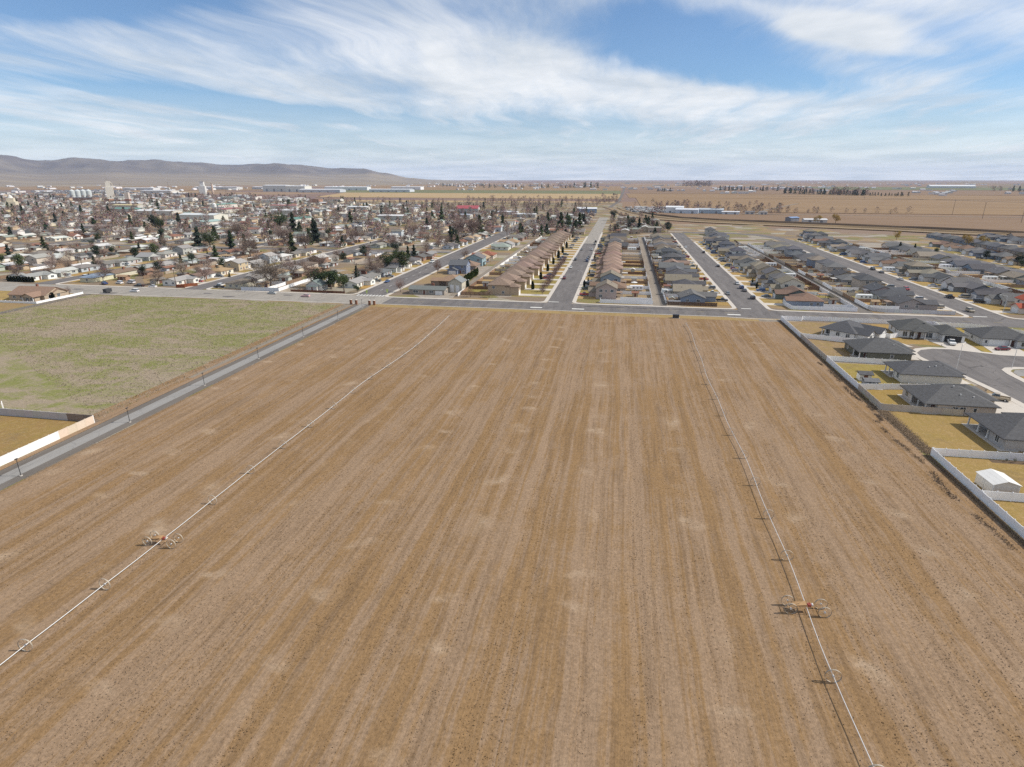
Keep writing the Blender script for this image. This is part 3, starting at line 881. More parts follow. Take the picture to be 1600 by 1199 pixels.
class Spec:
    """a house plan: blocks (walls + roof) and openings; the meshes are shared by every house built to it"""
    def __init__(self, name, blocks, openings, extras=(), roofmat='shingle', wallmat='wall_paint'):
        wall, roof = MB(), MB()
        self.top = 0
        for (x0, x1, y0, y1, h, kind, pitch) in blocks:
            wall.box(x0, y0, -0.1, x1, y1, h)
            if kind == 'hip':
                z = hip_roof(roof, x0, x1, y0, y1, h, pitch)
            elif kind in ('gx', 'gy'):
                z = gable_roof(roof, x0, x1, y0, y1, h, kind[1], pitch)
                if kind == 'gx':
                    hw, c = (y1 - y0) / 2, (y0 + y1) / 2
                    for xa, s in ((x0, 1), (x1, -1)):
                        xb = xa + s * 0.12
                        wall.add([(xa, y0, h), (xa, y1, h), (xa, c, h + hw * pitch), (xb, y0, h), (xb, y1, h), (xb, c, h + hw * pitch)],
                                 [(0, 2, 1), (3, 4, 5)] if s > 0 else [(0, 1, 2), (3, 5, 4)])
                else:
                    hw, c = (x1 - x0) / 2, (x0 + x1) / 2
                    for ya, s in ((y0, 1), (y1, -1)):
                        yb = ya + s * 0.12
                        wall.add([(x0, ya, h), (x1, ya, h), (c, ya, h + hw * pitch), (x0, yb, h), (x1, yb, h), (c, yb, h + hw * pitch)],
                                 [(0, 1, 2), (3, 5, 4)] if s > 0 else [(0, 2, 1), (3, 4, 5)])
            elif kind == 'flat':
                roof.box(x0 - 0.3, y0 - 0.3, h, x1 + 0.3, y1 + 0.3, h + 0.25)
                z = h + 0.25
            self.top = max(self.top, z)
        self.wall = wall.mesh('wall', wallmat)
        self.roof = roof.mesh('roof', roofmat)
        self.blocks = blocks
        self.open = openings
        self.extras = extras
def face_xf(b, face, u, z, off=0.0):
    x0, x1, y0, y1 = b[:4]
    if face == 'F':
        return (x0 + u, y0 - off, z), 0.0
    if face == 'B':
        return (x1 - u, y1 + off, z), math.pi
    if face == 'L':
        return (x0 - off, y1 - u, z), -math.pi / 2
    return (x1 + off, y0 + u, z), math.pi / 2
_post = {}
def post_mesh(h, s=0.28):
    k = (round(h, 2), s)
    if k not in _post:
        _post[k] = MB().box(-s / 2, -s / 2, 0, s / 2, s / 2, h).box(-s * 0.7, -s * 0.7, 0, s * 0.7, s * 0.7, 0.4).mesh('porch_post', 'trim_white')
    return _post[k]
_chim = MB().box(-0.45, -0.4, 0, 0.45, 0.4, 1.9).box(-0.55, -0.5, 1.9, 0.55, 0.5, 2.05).box(-0.2, -0.2, 2.05, 0.2, 0.2, 2.3).mesh('chimney', 'masonry')
_vent = MB().tube((0, 0, 0), (0, 0, 0.45), 0.11, n=6).tube((0, 0, 0.45), (0, 0, 0.52), 0.17, n=6).mesh('roof_vent', 'galvanised')
_vent_box = MB().box(-0.25, -0.25, -0.1, 0.25, 0.25, 0.16).mesh('roof_vent', 'fascia_dark')
def build_house(sp, loc, rz, wallc, roofc, label, group=None, garagec=(0.72, 0.71, 0.69), doorc=(0.16, 0.07, 0.05), fine=False, scale=None, name='house', cat='house', vents=()):
    t = thing(name, label, cat, loc, rz, group, scale)
    link('wall', sp.wall, t, color=wallc)
    rf = link('roof', sp.roof, t, color=roofc)
    for op in sp.open:
        kind, bi, face, u, z, w, h = op
        b = sp.blocks[bi]
        p, r = face_xf(b, face, u, z)
        if kind == 'window':
            fr, pn, both = win_mesh(w, h)
            if fine:
                o = link('window', fr, t, p, r)
                link('pane', pn, o)
            else:
                link('window', both, t, p, r)
        else:
            link(kind, panel_mesh(kind, w, h), t, p, r, garagec if kind == 'garage_door' else doorc)
    for e in sp.extras:
        if e[0] == 'post':
            link('porch_post', post_mesh(e[3]), t, (e[1], e[2], 0))
        elif e[0] == 'chimney':
            link('chimney', _chim, rf, (e[1], e[2], e[3]), color=(0.24, 0.11, 0.075))
        elif e[0] == 'slab':
            pass
    for (x, y, z, k) in vents:
        link('roof_vent', _vent if k else _vent_box, rf, (x, y, z))
    return t

W, G, D = 'window', 'garage_door', 'door'
SP = {}
# new ranch: main block, garage wing to the street (street is local -y)
SP['ranch1'] = Spec('ranch1', [(-6.2, 6.2, 0, 10.5, 2.75, 'gx', 0.42), (-6.2, 0.6, -5.2, 3, 2.75, 'gy', 0.42)],
    [(G, 1, 'F', 3.4, 0.02, 4.8, 2.2), (D, 0, 'F', 7.6, 0.05, 1.0, 2.1), (W, 0, 'F', 10.2, 0.9, 1.7, 1.3), (W, 0, 'R', 3.0, 0.9, 1.4, 1.2), (W, 0, 'R', 7.5, 0.9, 1.1, 1.2),
     (W, 0, 'L', 3.2, 0.9, 1.3, 1.2), (W, 0, 'L', 7.4, 0.9, 1.1, 1.2), (W, 0, 'B', 4, 0.9, 1.8, 1.3), (W, 0, 'B', 8.5, 0.2, 1.9, 2.0)])
SP['ranch2'] = Spec('ranch2', [(-6.4, 6.4, 0, 12, 2.75, 'hip', 0.42), (0.2, 6.4, -4.8, 4, 2.75, 'gy', 0.42)],
    [(G, 1, 'F', 3.1, 0.02, 4.8, 2.2), (D, 0, 'F', 5.2, 0.05, 1.0, 2.1), (W, 0, 'F', 2.4, 0.9, 1.8, 1.3), (W, 0, 'R', 6.5, 0.9, 1.2, 1.2), (W, 0, 'R', 9.5, 0.9, 1.2, 1.2),
     (W, 0, 'L', 3.2, 0.9, 1.3, 1.2), (W, 0, 'L', 8.0, 0.9, 1.3, 1.2), (W, 0, 'B', 4, 0.9, 1.8, 1.3), (W, 0, 'B', 9.5, 0.2, 1.9, 2.0)])
SP['ranch3'] = Spec('ranch3', [(-5.6, 5.6, 0, 14, 2.75, 'gy', 0.46), (-5.6, 0.4, -3.6, 4, 2.75, 'gy', 0.42)],
    [(G, 1, 'F', 3.0, 0.02, 4.8, 2.2), (D, 0, 'F', 7.0, 0.05, 1.0, 2.1), (W, 0, 'F', 9.4, 0.9, 1.5, 1.3), (W, 0, 'R', 4.0, 0.9, 1.3, 1.2), (W, 0, 'R', 10.0, 0.9, 1.3, 1.2),
     (W, 0, 'L', 5.2, 0.9, 1.3, 1.2), (W, 0, 'L', 9.4, 0.9, 1.1, 1.2), (W, 0, 'B', 3.5, 0.9, 1.5, 1.3), (W, 0, 'B', 7.5, 0.2, 1.9, 2.0)])
SP['two1'] = Spec('two1', [(-5.6, 5.6, 0, 10.5, 5.4, 'gx', 0.48), (-5.6, 0.6, -4.0, 2.0, 2.7, 'gy', 0.45)],
    [(G, 1, 'F', 3.1, 0.02, 4.6, 2.2), (D, 0, 'F', 7.4, 0.05, 1.0, 2.1), (W, 0, 'F', 9.4, 0.9, 1.4, 1.3), (W, 0, 'F', 3, 3.6, 1.4, 1.2), (W, 0, 'F', 8.6, 3.6, 1.4, 1.2),
     (W, 0, 'R', 2.5, 0.9, 1.5, 1.3), (W, 0, 'R', 2.5, 3.5, 1.5, 1.3), (W, 0, 'R', 5.2, 3.6, 0.8, 1.0), (W, 0, 'R', 8.2, 3.5, 1.5, 1.3), (W, 0, 'L', 2.5, 0.9, 1.5, 1.3),
     (W, 0, 'L', 2.5, 3.5, 1.5, 1.3), (W, 0, 'L', 8.2, 3.5, 1.5, 1.3), (W, 0, 'B', 3, 3.5, 1.5, 1.3), (W, 0, 'B', 8, 3.5, 1.5, 1.3)])
SP['two2'] = Spec('two2', [(-5.4, 5.4, 0, 10.2, 5.3, 'hip', 0.45), (-0.2, 5.4, -4.2, 1.5, 2.7, 'hip', 0.42)],
    [(G, 1, 'F', 2.8, 0.02, 4.6, 2.2), (D, 0, 'F', 3.6, 0.05, 1.0, 2.1), (W, 0, 'F', 1.6, 0.9, 1.3, 1.3), (W, 0, 'F', 2.6, 3.5, 1.4, 1.2), (W, 0, 'F', 8, 3.5, 1.4, 1.2),
     (W, 0, 'R', 3.5, 3.5, 1.3, 1.2), (W, 0, 'R', 7.5, 3.5, 1.3, 1.2), (W, 0, 'L', 3.5, 3.5, 1.3, 1.2), (W, 0, 'L', 7.5, 3.5, 1.3, 1.2), (W, 0, 'L', 7, 0.9, 1.3, 1.2)])
# tiled two-storey house of the central street
SP['tiled'] = Spec('tiled', [(-6.0, 6.0, 0, 11.5, 5.2, 'hip', 0.44), (-5.8, 0.0, -4.6, 2.0, 4.4, 'hip', 0.42), (0.0, 6.0, -2.0, 1.0, 2.9, 'hip', 0.35)],
    [(G, 1, 'F', 2.9, 0.02, 4.6, 2.3), (D, 2, 'F', 1.6, 0.05, 1.1, 2.1), (W, 2, 'F', 4.2, 0.9, 1.5, 1.3), (W, 1, 'F', 2.9, 3.0, 1.6, 1.0), (W, 0, 'F', 9.0, 3.5, 1.6, 1.2),
     (W, 0, 'R', 3, 3.4, 1.2, 1.2), (W, 0, 'R', 8, 3.4, 1.2, 1.2), (W, 0, 'L', 3, 3.4, 1.2, 1.2), (W, 0, 'L', 8, 0.9, 1.2, 1.2), (W, 0, 'B', 4, 0.9, 1.7, 1.3), (W, 0, 'B', 8.5, 3.4, 1.4, 1.2)],
    roofmat='tile_roof')
# older town houses
SP['town1'] = Spec('town1', [(-7, 7, 0, 8.5, 2.6, 'gx', 0.30)],
    [(D, 0, 'F', 6, 0.1, 1.0, 2.0), (W, 0, 'F', 2.6, 0.9, 1.9, 1.2), (W, 0, 'F', 8.8, 0.9, 1.5, 1.2), (G, 0, 'F', 11.8, 0.02, 2.8, 2.1), (W, 0, 'R', 4.2, 0.9, 1.3, 1.1), (W, 0, 'L', 4.2, 0.9, 1.3, 1.1)],
    [('chimney', 1.5, 5.2, 3.1)])
SP['town2'] = Spec('town2', [(-6.2, 6.2, 0, 9, 2.6, 'hip', 0.30)],
    [(D, 0, 'F', 5, 0.1, 1.0, 2.0), (W, 0, 'F', 2.4, 0.9, 1.9, 1.2), (W, 0, 'F', 8.8, 0.9, 1.7, 1.2), (W, 0, 'R', 3, 0.9, 1.2, 1.1), (W, 0, 'R', 6.5, 0.9, 1.2, 1.1), (W, 0, 'L', 4.2, 0.9, 1.3, 1.1)])
SP['town3'] = Spec('town3', [(-6.5, 6.5, 0, 8, 2.6, 'gx', 0.34), (1.2, 6.5, -3.6, 3, 2.6, 'gy', 0.34)],
    [(D, 0, 'F', 6, 0.1, 1.0, 2.0), (W, 0, 'F', 2.6, 0.9, 1.9, 1.2), (W, 1, 'F', 2.6, 0.9, 1.7, 1.2), (W, 0, 'R', 5.8, 0.9, 1.2, 1.1), (W, 0, 'L', 2.2, 0.9, 1.2, 1.1), (W, 0, 'L', 6.0, 0.9, 1.2, 1.1)])
SP['town4'] = Spec('town4', [(-4.8, 4.8, 0, 9.5, 2.9, 'gy', 0.5), (-3.0, 3.0, -2.0, 0.5, 2.5, 'gx', 0.25)],
    [(D, 1, 'F', 3, 0.1, 1.0, 2.0), (W, 0, 'F', 1.1, 0.9, 1.1, 1.2), (W, 0, 'R', 3, 0.9, 1.2, 1.1), (W, 0, 'R', 7, 0.9, 1.2, 1.1), (W, 0, 'L', 3, 0.9, 1.2, 1.1), (W, 0, 'L', 7, 0.9, 1.2, 1.1)])
SP['town5'] = Spec('town5', [(-5.0, 5.0, 0, 9, 5.0, 'gx', 0.42), (5.0, 9.6, 1.0, 8, 2.6, 'gx', 0.3)],
    [(D, 0, 'F', 5, 0.1, 1.0, 2.0), (W, 0, 'F', 2.2, 0.9, 1.4, 1.2), (W, 0, 'F', 8, 0.9, 1.4, 1.2), (W, 0, 'F', 2.2, 3.4, 1.3, 1.1), (W, 0, 'F', 8, 3.4, 1.3, 1.1), (G, 1, 'F', 2.3, 0.02, 2.9, 2.1),
     (W, 0, 'R', 3, 3.4, 1.2, 1.1), (W, 0, 'R', 6.5, 3.4, 1.2, 1.1), (W, 0, 'L', 3, 3.4, 1.2, 1.1), (W, 0, 'L', 6.5, 0.9, 1.2, 1.1)])
SP['shed'] = Spec('shed', [(-1.5, 1.5, -1.2, 1.2, 2.1, 'gx', 0.45)], [(D, 0, 'F', 1.5, 0.05, 1.1, 1.8), (W, 0, 'L', 1.2, 1.0, 0.5, 0.5)])
SP['shop'] = Spec('shop', [(-6, 6, -5, 5, 4.2, 'gy', 0.3)], [(G, 0, 'F', 3.4, 0.02, 3.2, 3.2), (G, 0, 'F', 8.2, 0.02, 3.2, 3.0), (W, 0, 'R', 3, 1.5, 1.0, 0.8), (D, 0, 'R', 7, 0.05, 1.0, 2.0)], roofmat='metal_sheet')

ROOFS_NEW = [((0.098, 0.097, 0.102), 'charcoal'), ((0.14, 0.137, 0.138), 'grey'), ((0.165, 0.135, 0.105), 'brown'), ((0.085, 0.088, 0.10), 'slate-grey'), ((0.20, 0.172, 0.135), 'taupe')]
WALLS_NEW = [((0.40, 0.35, 0.30), 'taupe'), ((0.30, 0.32, 0.35), 'blue-grey'), ((0.60, 0.56, 0.50), 'cream'), ((0.20, 0.24, 0.30), 'slate-blue'), ((0.44, 0.38, 0.29), 'tan'), ((0.68, 0.67, 0.65), 'white'), ((0.25, 0.255, 0.235), 'sage')]
ROOFS_OLD = [((0.30, 0.29, 0.27), 'light-grey'), ((0.27, 0.26, 0.25), 'light-grey'), ((0.165, 0.15, 0.135), 'weathered-grey'), ((0.145, 0.115, 0.09), 'brown'), ((0.50, 0.49, 0.47), 'white'), ((0.215, 0.195, 0.17), 'weathered-grey'), ((0.28, 0.29, 0.265), 'grey-green'), ((0.20, 0.185, 0.165), 'weathered-grey'), ((0.18, 0.125, 0.09), 'brown'), ((0.36, 0.255, 0.16), 'tan'), ((0.56, 0.55, 0.53), 'white'), ((0.235, 0.27, 0.235), 'grey-green'),
             ((0.115, 0.11, 0.108), 'dark-grey'), ((0.24, 0.125, 0.09), 'rust-red')]
WALLS_OLD = [((0.70, 0.68, 0.64), 'white'), ((0.58, 0.52, 0.42), 'cream'), ((0.42, 0.42, 0.40), 'grey'), ((0.48, 0.38, 0.26), 'tan'), ((0.33, 0.20, 0.14), 'brick'), ((0.42, 0.44, 0.40), 'pale-green'), ((0.46, 0.49, 0.52), 'pale-blue'), ((0.66, 0.63, 0.58), 'white')]
def jit(c, a=0.1, rr=rnd):
    k = 1 + rr.uniform(-a, a)
    return tuple(min(0.85, x * k * (1 + rr.uniform(-0.03, 0.03))) for x in c)
HOUSES = []      # (x, y, row phrase, index, rz)
HC = [0]

# ------------------------------------------------------------------ trees (shared meshes, unit height about 10 m)
def bare_tree(seed, spread=0.36, twigs=1500, h=10.0):
    r = random.Random(seed)
    tr = MB()
    pts = []
    def limb(p, d, L, rad, depth):
        q = p
        seg = 3
        for s in range(seg):
            d = (d + Vector((r.uniform(-.18, .18), r.uniform(-.18, .18), r.uniform(-.02, .16)))).normalized()
            e = q + d * (L / seg)
            tr.tube(q, e, rad * (1 - 0.25 * s / seg), rad * (1 - 0.25 * (s + 1) / seg), 5 if depth == 0 else 4, caps=False)
            pts.append((e, d))
            q = e
        if depth < 2:
            n = 5 if depth == 0 else 3
            for k in range(n):
                a = 2 * math.pi * (k + r.random()) / n
                up = r.uniform(0.45, 1.1) if depth == 0 else r.uniform(0.2, 0.9)
                nd = (Vector((math.cos(a), math.sin(a), up)) + d * 0.5).normalized()
                st = q - d * (L * r.uniform(0.0, 0.3))
                limb(st, nd, L * r.uniform(0.75, 1.05), rad * 0.52, depth + 1)
    limb(Vector((0, 0, -0.15)), Vector((0, 0, 1)), h * 0.30, 0.24, 0)
    cr = MB()
    cz = h * 0.60
    V, Fa = [], []
    n = 0
    while n < twigs:
        if r.random() < 0.4:
            b, d0 = r.choice(pts[3:])
            p = b + Vector((r.gauss(0, .5), r.gauss(0, .5), r.gauss(0, .5)))
        else:
            a = r.uniform(0, 2 * math.pi)
            u = r.uniform(-1, 1)
            rr_ = r.random() ** 0.45
            s = math.sqrt(1 - u * u)
            lump = 1 + 0.22 * math.sin(3 * a + seed) * math.cos(2.2 * u + seed)
            p = Vector((math.cos(a) * s * h * spread * rr_ * lump, math.sin(a) * s * h * spread * rr_ * lump, cz + u * h * 0.38 * rr_ * lump))
        out = (p - Vector((0, 0, cz * 0.7)))
        if out.length < 0.3:
            continue
        d = (out.normalized() + Vector((r.gauss(0, .45), r.gauss(0, .45), r.gauss(0.25, .4)))).normalized()
        L = r.uniform(0.5, 1.25)
        w = r.uniform(0.028, 0.060)
        sx = d.cross(Vector((r.gauss(0, 1), r.gauss(0, 1), r.gauss(0, 1)))).normalized() * w
        o = len(V)
        V += [tuple(p - sx), tuple(p + sx), tuple(p + d * L)]
        Fa.append((o, o + 1, o + 2))
        n += 1
    cr.v, cr.f, cr.m = V, Fa, [0] * len(Fa)
    return tr.mesh('trunk', 'bark'), cr.mesh('crown', 'twigs')
def conifer(seed, slim=0.24, h=10.0, n=1500, col=False):
    r = random.Random(seed)
    tr = MB().tube((0, 0, -0.1), (0, 0, h * 0.55), 0.2, 0.1, 6, caps=False).tube((0, 0, h * 0.55), (0, 0, h * 0.97), 0.1, 0.02, 5, caps=False)
    V, Fa = [], []
    for k in range(n):
        u = r.random() ** 0.75
        z = h * (0.06 + 0.93 * (1 - u) ** 1.0) if not col else h * (0.02 + 0.97 * r.random())
        t = (z / h)
        env = slim * h * ((1 - t) ** 0.85 * (0.75 + 0.45 * math.sin(t * 26 + seed)) + 0.02)
        if col:
            env = slim * h * (math.sin(math.pi * min(1, 0.18 + t * 0.86)) ** 0.6)
        a = r.uniform(0, 2 * math.pi)
        env *= 1 + 0.2 * math.sin(3 * a + seed * 1.3 + t * 4)
        rad = env * (0.35 + 0.65 * math.sqrt(r.random()))
        p = Vector((math.cos(a) * rad, math.sin(a) * rad, z))
        d = Vector((math.cos(a), math.sin(a), -0.35 if not col else 0.9)) + Vector((r.gauss(0, .35), r.gauss(0, .35), r.gauss(0, .3)))
        d.normalize()
        L = r.uniform(0.45, 0.95)
        sx = d.cross(Vector((r.gauss(0, .4), r.gauss(0, .4), 1))).normalized() * r.uniform(0.16, 0.34)
        o = len(V)
        V += [tuple(p - d * L * 0.4 - sx * .5), tuple(p - d * L * 0.4 + sx * .5), tuple(p + d * L * 0.1 + sx), tuple(p + d * L), tuple(p + d * L * 0.1 - sx)]
        Fa.append((o, o + 1, o + 2, o + 3, o + 4))
    cr = MB()
    cr.v, cr.f, cr.m = V, Fa, [0] * len(Fa)
    return tr.mesh('trunk', 'bark'), cr.mesh('crown', 'foliage')
def leafy(seed, h=10.0, n=1700, spread=0.36, clumps=9):
    r = random.Random(seed)
    tr = MB().tube((0, 0, -0.1), (0, 0, h * 0.4), 0.26, 0.18, 6, caps=False)
    cs = []
    for k in range(clumps):
        a = r.uniform(0, 6.28)
        q = r.random() ** 0.5
        cs.append((Vector((math.cos(a) * q * h * spread * 0.75, math.sin(a) * q * h * spread * 0.75, h * r.uniform(0.34, 0.82))), h * r.uniform(0.13, 0.22)))
        tr.tube((0, 0, h * 0.36), cs[-1][0], 0.1, 0.03, 4, caps=False)
    V, Fa = [], []
    for k in range(n):
        c, rad = r.choice(cs)
        d = Vector((r.gauss(0, 1), r.gauss(0, 1), r.gauss(0, 1))).normalized()
        p = c + d * rad * (0.55 + 0.5 * r.random())
        s = r.uniform(0.14, 0.32)
        u = (d + Vector((r.gauss(0, .6), r.gauss(0, .6), r.gauss(0, .6)))).normalized()
        a1 = u.cross(Vector((r.gauss(0, 1), r.gauss(0, 1), r.gauss(0, 1)))).normalized()
        a2 = u.cross(a1)
        o = len(V)
        V += [tuple(p - a1 * s), tuple(p + a2 * s * 0.7), tuple(p + a1 * s), tuple(p - a2 * s * 0.7)]
        Fa.append((o, o + 1, o + 2, o + 3))
    cr = MB()
    cr.v, cr.f, cr.m = V, Fa, [0] * len(Fa)
    return tr.mesh('trunk', 'bark'), cr.mesh('crown', 'foliage')
TREES = {'bare': [bare_tree(3), bare_tree(8, 0.42, 1700), bare_tree(21, 0.30, 1300), bare_tree(34, 0.38, 1500)],
         'big_bare': [bare_tree(5, 0.44, 3200), bare_tree(6, 0.40, 2800)],
         'conifer': [conifer(2), conifer(5, 0.20), conifer(9, 0.28)],
         'column': [conifer(4, 0.12, 10.0, 1200, True)],
         'pine': [leafy(4), leafy(7, 10, 1900, 0.32, 11)],
         'low': [leafy(31, 10, 500, 0.55, 7)],
         'willow': [leafy(12, 10, 1500, 0.5, 12)]}
BARE_COLS = [(0.225, 0.165, 0.138), (0.255, 0.192, 0.158), (0.205, 0.152, 0.130), (0.28, 0.205, 0.165), (0.24, 0.168, 0.148)]
GREENS = [(0.040, 0.058, 0.028), (0.050, 0.068, 0.030), (0.036, 0.050, 0.034), (0.062, 0.078, 0.032)]
TREE_NAMES = {'bare': 'bare_tree', 'big_bare': 'bare_tree', 'conifer': 'conifer_tree', 'column': 'columnar_shrub', 'pine': 'pine_tree', 'willow': 'willow_tree', 'low': 'garden_shrub'}
def tree(kind, x, y, h, label, group=None, color=None, z=0.0, width=1.0, rr=rnd):
    tm, cm = rr.choice(TREES[kind])
    s = h / 10.0
    t = thing(TREE_NAMES[kind], label, 'shrub' if kind in ('column', 'low') else 'tree', (x, y, z), rr.uniform(0, 6.28), group, (s * width, s * width, s))
    link('trunk', tm, t, color=(0.15, 0.115, 0.095))
    link('crown', cm, t, color=color or (jit(rr.choice(BARE_COLS), 0.2, rr) if 'bare' in kind else jit(rr.choice(GREENS), 0.25, rr)))
    return t

# ------------------------------------------------------------------ vehicles (forward is local +y)
def loft_body(mb, prof, w, inset=0.12, m=0):
    """extrude a closed side profile [(y, z)] across the width with rounded shoulders"""
    n = len(prof)
    cy = sum(p[0] for p in prof) / n
    cz = sum(p[1] for p in prof) / n
    st = [(-w, 0.93), (-w + inset, 1.0), (w - inset, 1.0), (w, 0.93)]
    vs = []
    for x, k in st:
        for (y, z) in prof:
            vs.append((x, cy + (y - cy) * (0.985 if k < 1 else 1), cz + (z - cz) * k))
    fs = []
    for s in range(3):
        for i in range(n):
            j = (i + 1) % n
            fs.append((s * n + i, s * n + j, (s + 1) * n + j, (s + 1) * n + i))
    fs += [tuple(range(n)), tuple(range(4 * n - 1, 3 * n - 1, -1))]
    mb.add(vs, fs, m)
def cabin(mb, y0, y1, t0, t1, z0, z1, w, tw, mg=0, mr=0):
    """greenhouse: glass sides, painted roof"""
    lo = [(-w, y0, z0), (w, y0, z0), (w, y1, z0), (-w, y1, z0)]
    hi = [(-tw, t0, z1), (tw, t0, z1), (tw, t1, z1), (-tw, t1, z1)]
    mb.add(lo + hi, [(0, 1, 5, 4), (1, 2, 6, 5), (2, 3, 7, 6), (3, 0, 4, 7), (4, 5, 6, 7)], mg)
def roof_panel(mb, t0, t1, z, tw):
    mb.box(-tw - 0.02, t0 - 0.03, z - 0.02, tw + 0.02, t1 + 0.03, z + 0.05)
    mb.box(-tw - 0.03, (t0 + t1) / 2 - 0.05, z - 0.5, -tw + 0.0, (t0 + t1) / 2 + 0.05, z)
    mb.box(tw, (t0 + t1) / 2 - 0.05, z - 0.5, tw + 0.03, (t0 + t1) / 2 + 0.05, z)
VEH = {}
def veh(kind):
    if kind in VEH:
        return VEH[kind]
    b, gl = MB(), MB()
    if kind == 'sedan':
        loft_body(b, [(-2.25, .3), (2.2, .28), (2.3, .55), (2.2, .72), (1.1, .92), (-1.7, .96), (-2.25, .9)], .88)
        cabin(gl, -1.75, 1.15, -1.05, .35, .92, 1.42, .80, .60); roof_panel(b, -1.05, .35, 1.42, .60)
        wb, hl, tl, wr = 1.38, (2.24, .6), (-2.24, .75), .32
    elif kind == 'suv':
        loft_body(b, [(-2.35, .38), (2.3, .36), (2.38, .7), (2.3, .98), (1.25, 1.1), (-2.3, 1.12)], .95)
        cabin(gl, -2.3, 1.25, -2.1, .45, 1.08, 1.72, .88, .74); roof_panel(b, -2.1, .45, 1.72, .74)
        wb, hl, tl, wr = 1.42, (2.33, .82), (-2.33, .95), .38
    elif kind == 'pickup':
        loft_body(b, [(-2.85, .45), (2.75, .42), (2.85, .8), (2.75, 1.08), (1.3, 1.18), (-.55, 1.18), (-.6, .78), (-2.75, .78), (-2.75, 1.12), (-2.85, 1.12)], .98)
        b.box(-.98, -2.85, .6, -.88, -.55, 1.12).box(.88, -2.85, .6, .98, -.55, 1.12)
        cabin(gl, -.55, 1.35, -.4, .6, 1.15, 1.80, .88, .74); roof_panel(b, -.4, .6, 1.80, .74)
        wb, hl, tl, wr = 1.75, (2.8, .9), (-2.83, .95), .40
    elif kind == 'van':
        loft_body(b, [(-2.5, .4), (2.4, .38), (2.5, .75), (2.35, 1.0), (1.75, 1.15), (-2.5, 1.15)], .98)
        cabin(gl, -2.48, 1.78, -2.4, .95, 1.12, 1.95, .93, .82); roof_panel(b, -2.4, .95, 1.95, .82)
        wb, hl, tl, wr = 1.5, (2.44, .85), (-2.5, .95), .36
    else:  # travel trailer
        loft_body(b, [(-3.6, .55), (3.3, .55), (3.7, 1.2), (3.6, 2.6), (3.3, 2.85), (-3.4, 2.85), (-3.6, 2.6)], 1.2)
        for y in (-2.4, -.6, 1.4):
            gl.box(-1.225, y - .45, 1.5, 1.225, y + .45, 2.1)
        b.tube((0, 3.5, .55), (0, 5.0, .5), .06, n=5)
        wb, hl, tl, wr = .5, None, (-3.61, 1.0), .36
    whl = MB().tube((-.11, 0, 0), (.11, 0, 0), wr, n=12)
    rim = MB().tube((-.125, 0, 0), (.125, 0, 0), wr * .58, n=8)
    lm = MB().box(-.19, -.05, -.09, .19, .05, .09)
    VEH[kind] = dict(body=b.mesh('body', 'car_paint'), glass=gl.mesh('window_glass', 'glass'), wheel=whl.mesh('wheel', 'rubber'), rim=rim.mesh('rim', 'chrome'),
                     head=lm.mesh('headlight', 'lamp_lens'), tail=lm.mesh('taillight', 'tail_red'), wb=wb, hl=hl, tl=tl, wr=wr,
                     tw=1.2 if kind == 'trailer' else (.98 if kind in ('pickup', 'van') else .9))
    return VEH[kind]
VNAMES = {'sedan': ('car', 'car'), 'suv': ('sport_utility_vehicle', 'car'), 'pickup': ('pickup_truck', 'pickup truck'), 'van': ('van', 'van'), 'trailer': ('travel_trailer', 'trailer')}
CARC = {'white': (.75, .75, .74), 'silver': (.42, .43, .44), 'black': (.025, .026, .03), 'grey': (.14, .145, .15), 'red': (.34, .02, .025), 'blue': (.03, .08, .22), 'tan': (.42, .35, .25), 'dark green': (.03, .06, .05), 'maroon': (.16, .012, .02), 'teal': (.02, .22, .32)}
def vehicle(kind, x, y, rz, colname, label, group='vehicles parked about the streets', z=0.04):
    v = veh(kind)
    nm, cat = VNAMES[kind]
    t = thing(nm, label, cat, (x, y, z), rz, group)
    link('body', v['body'], t, color=jit(CARC[colname], .08) if isinstance(colname, str) else colname)
    link('window_glass', v['glass'], t)
    for sx in (-1, 1):
        for sy in (-1, 1):
            w = link('wheel', v['wheel'], t, (sx * (v['tw'] - .1), sy * v['wb'], v['wr']))
            link('rim', v['rim'], w)
        if v['hl']:
            link('headlight', v['head'], t, (sx * .6, *v['hl']))
        link('taillight', v['tail'], t, (sx * .62, *v['tl']))
    return t

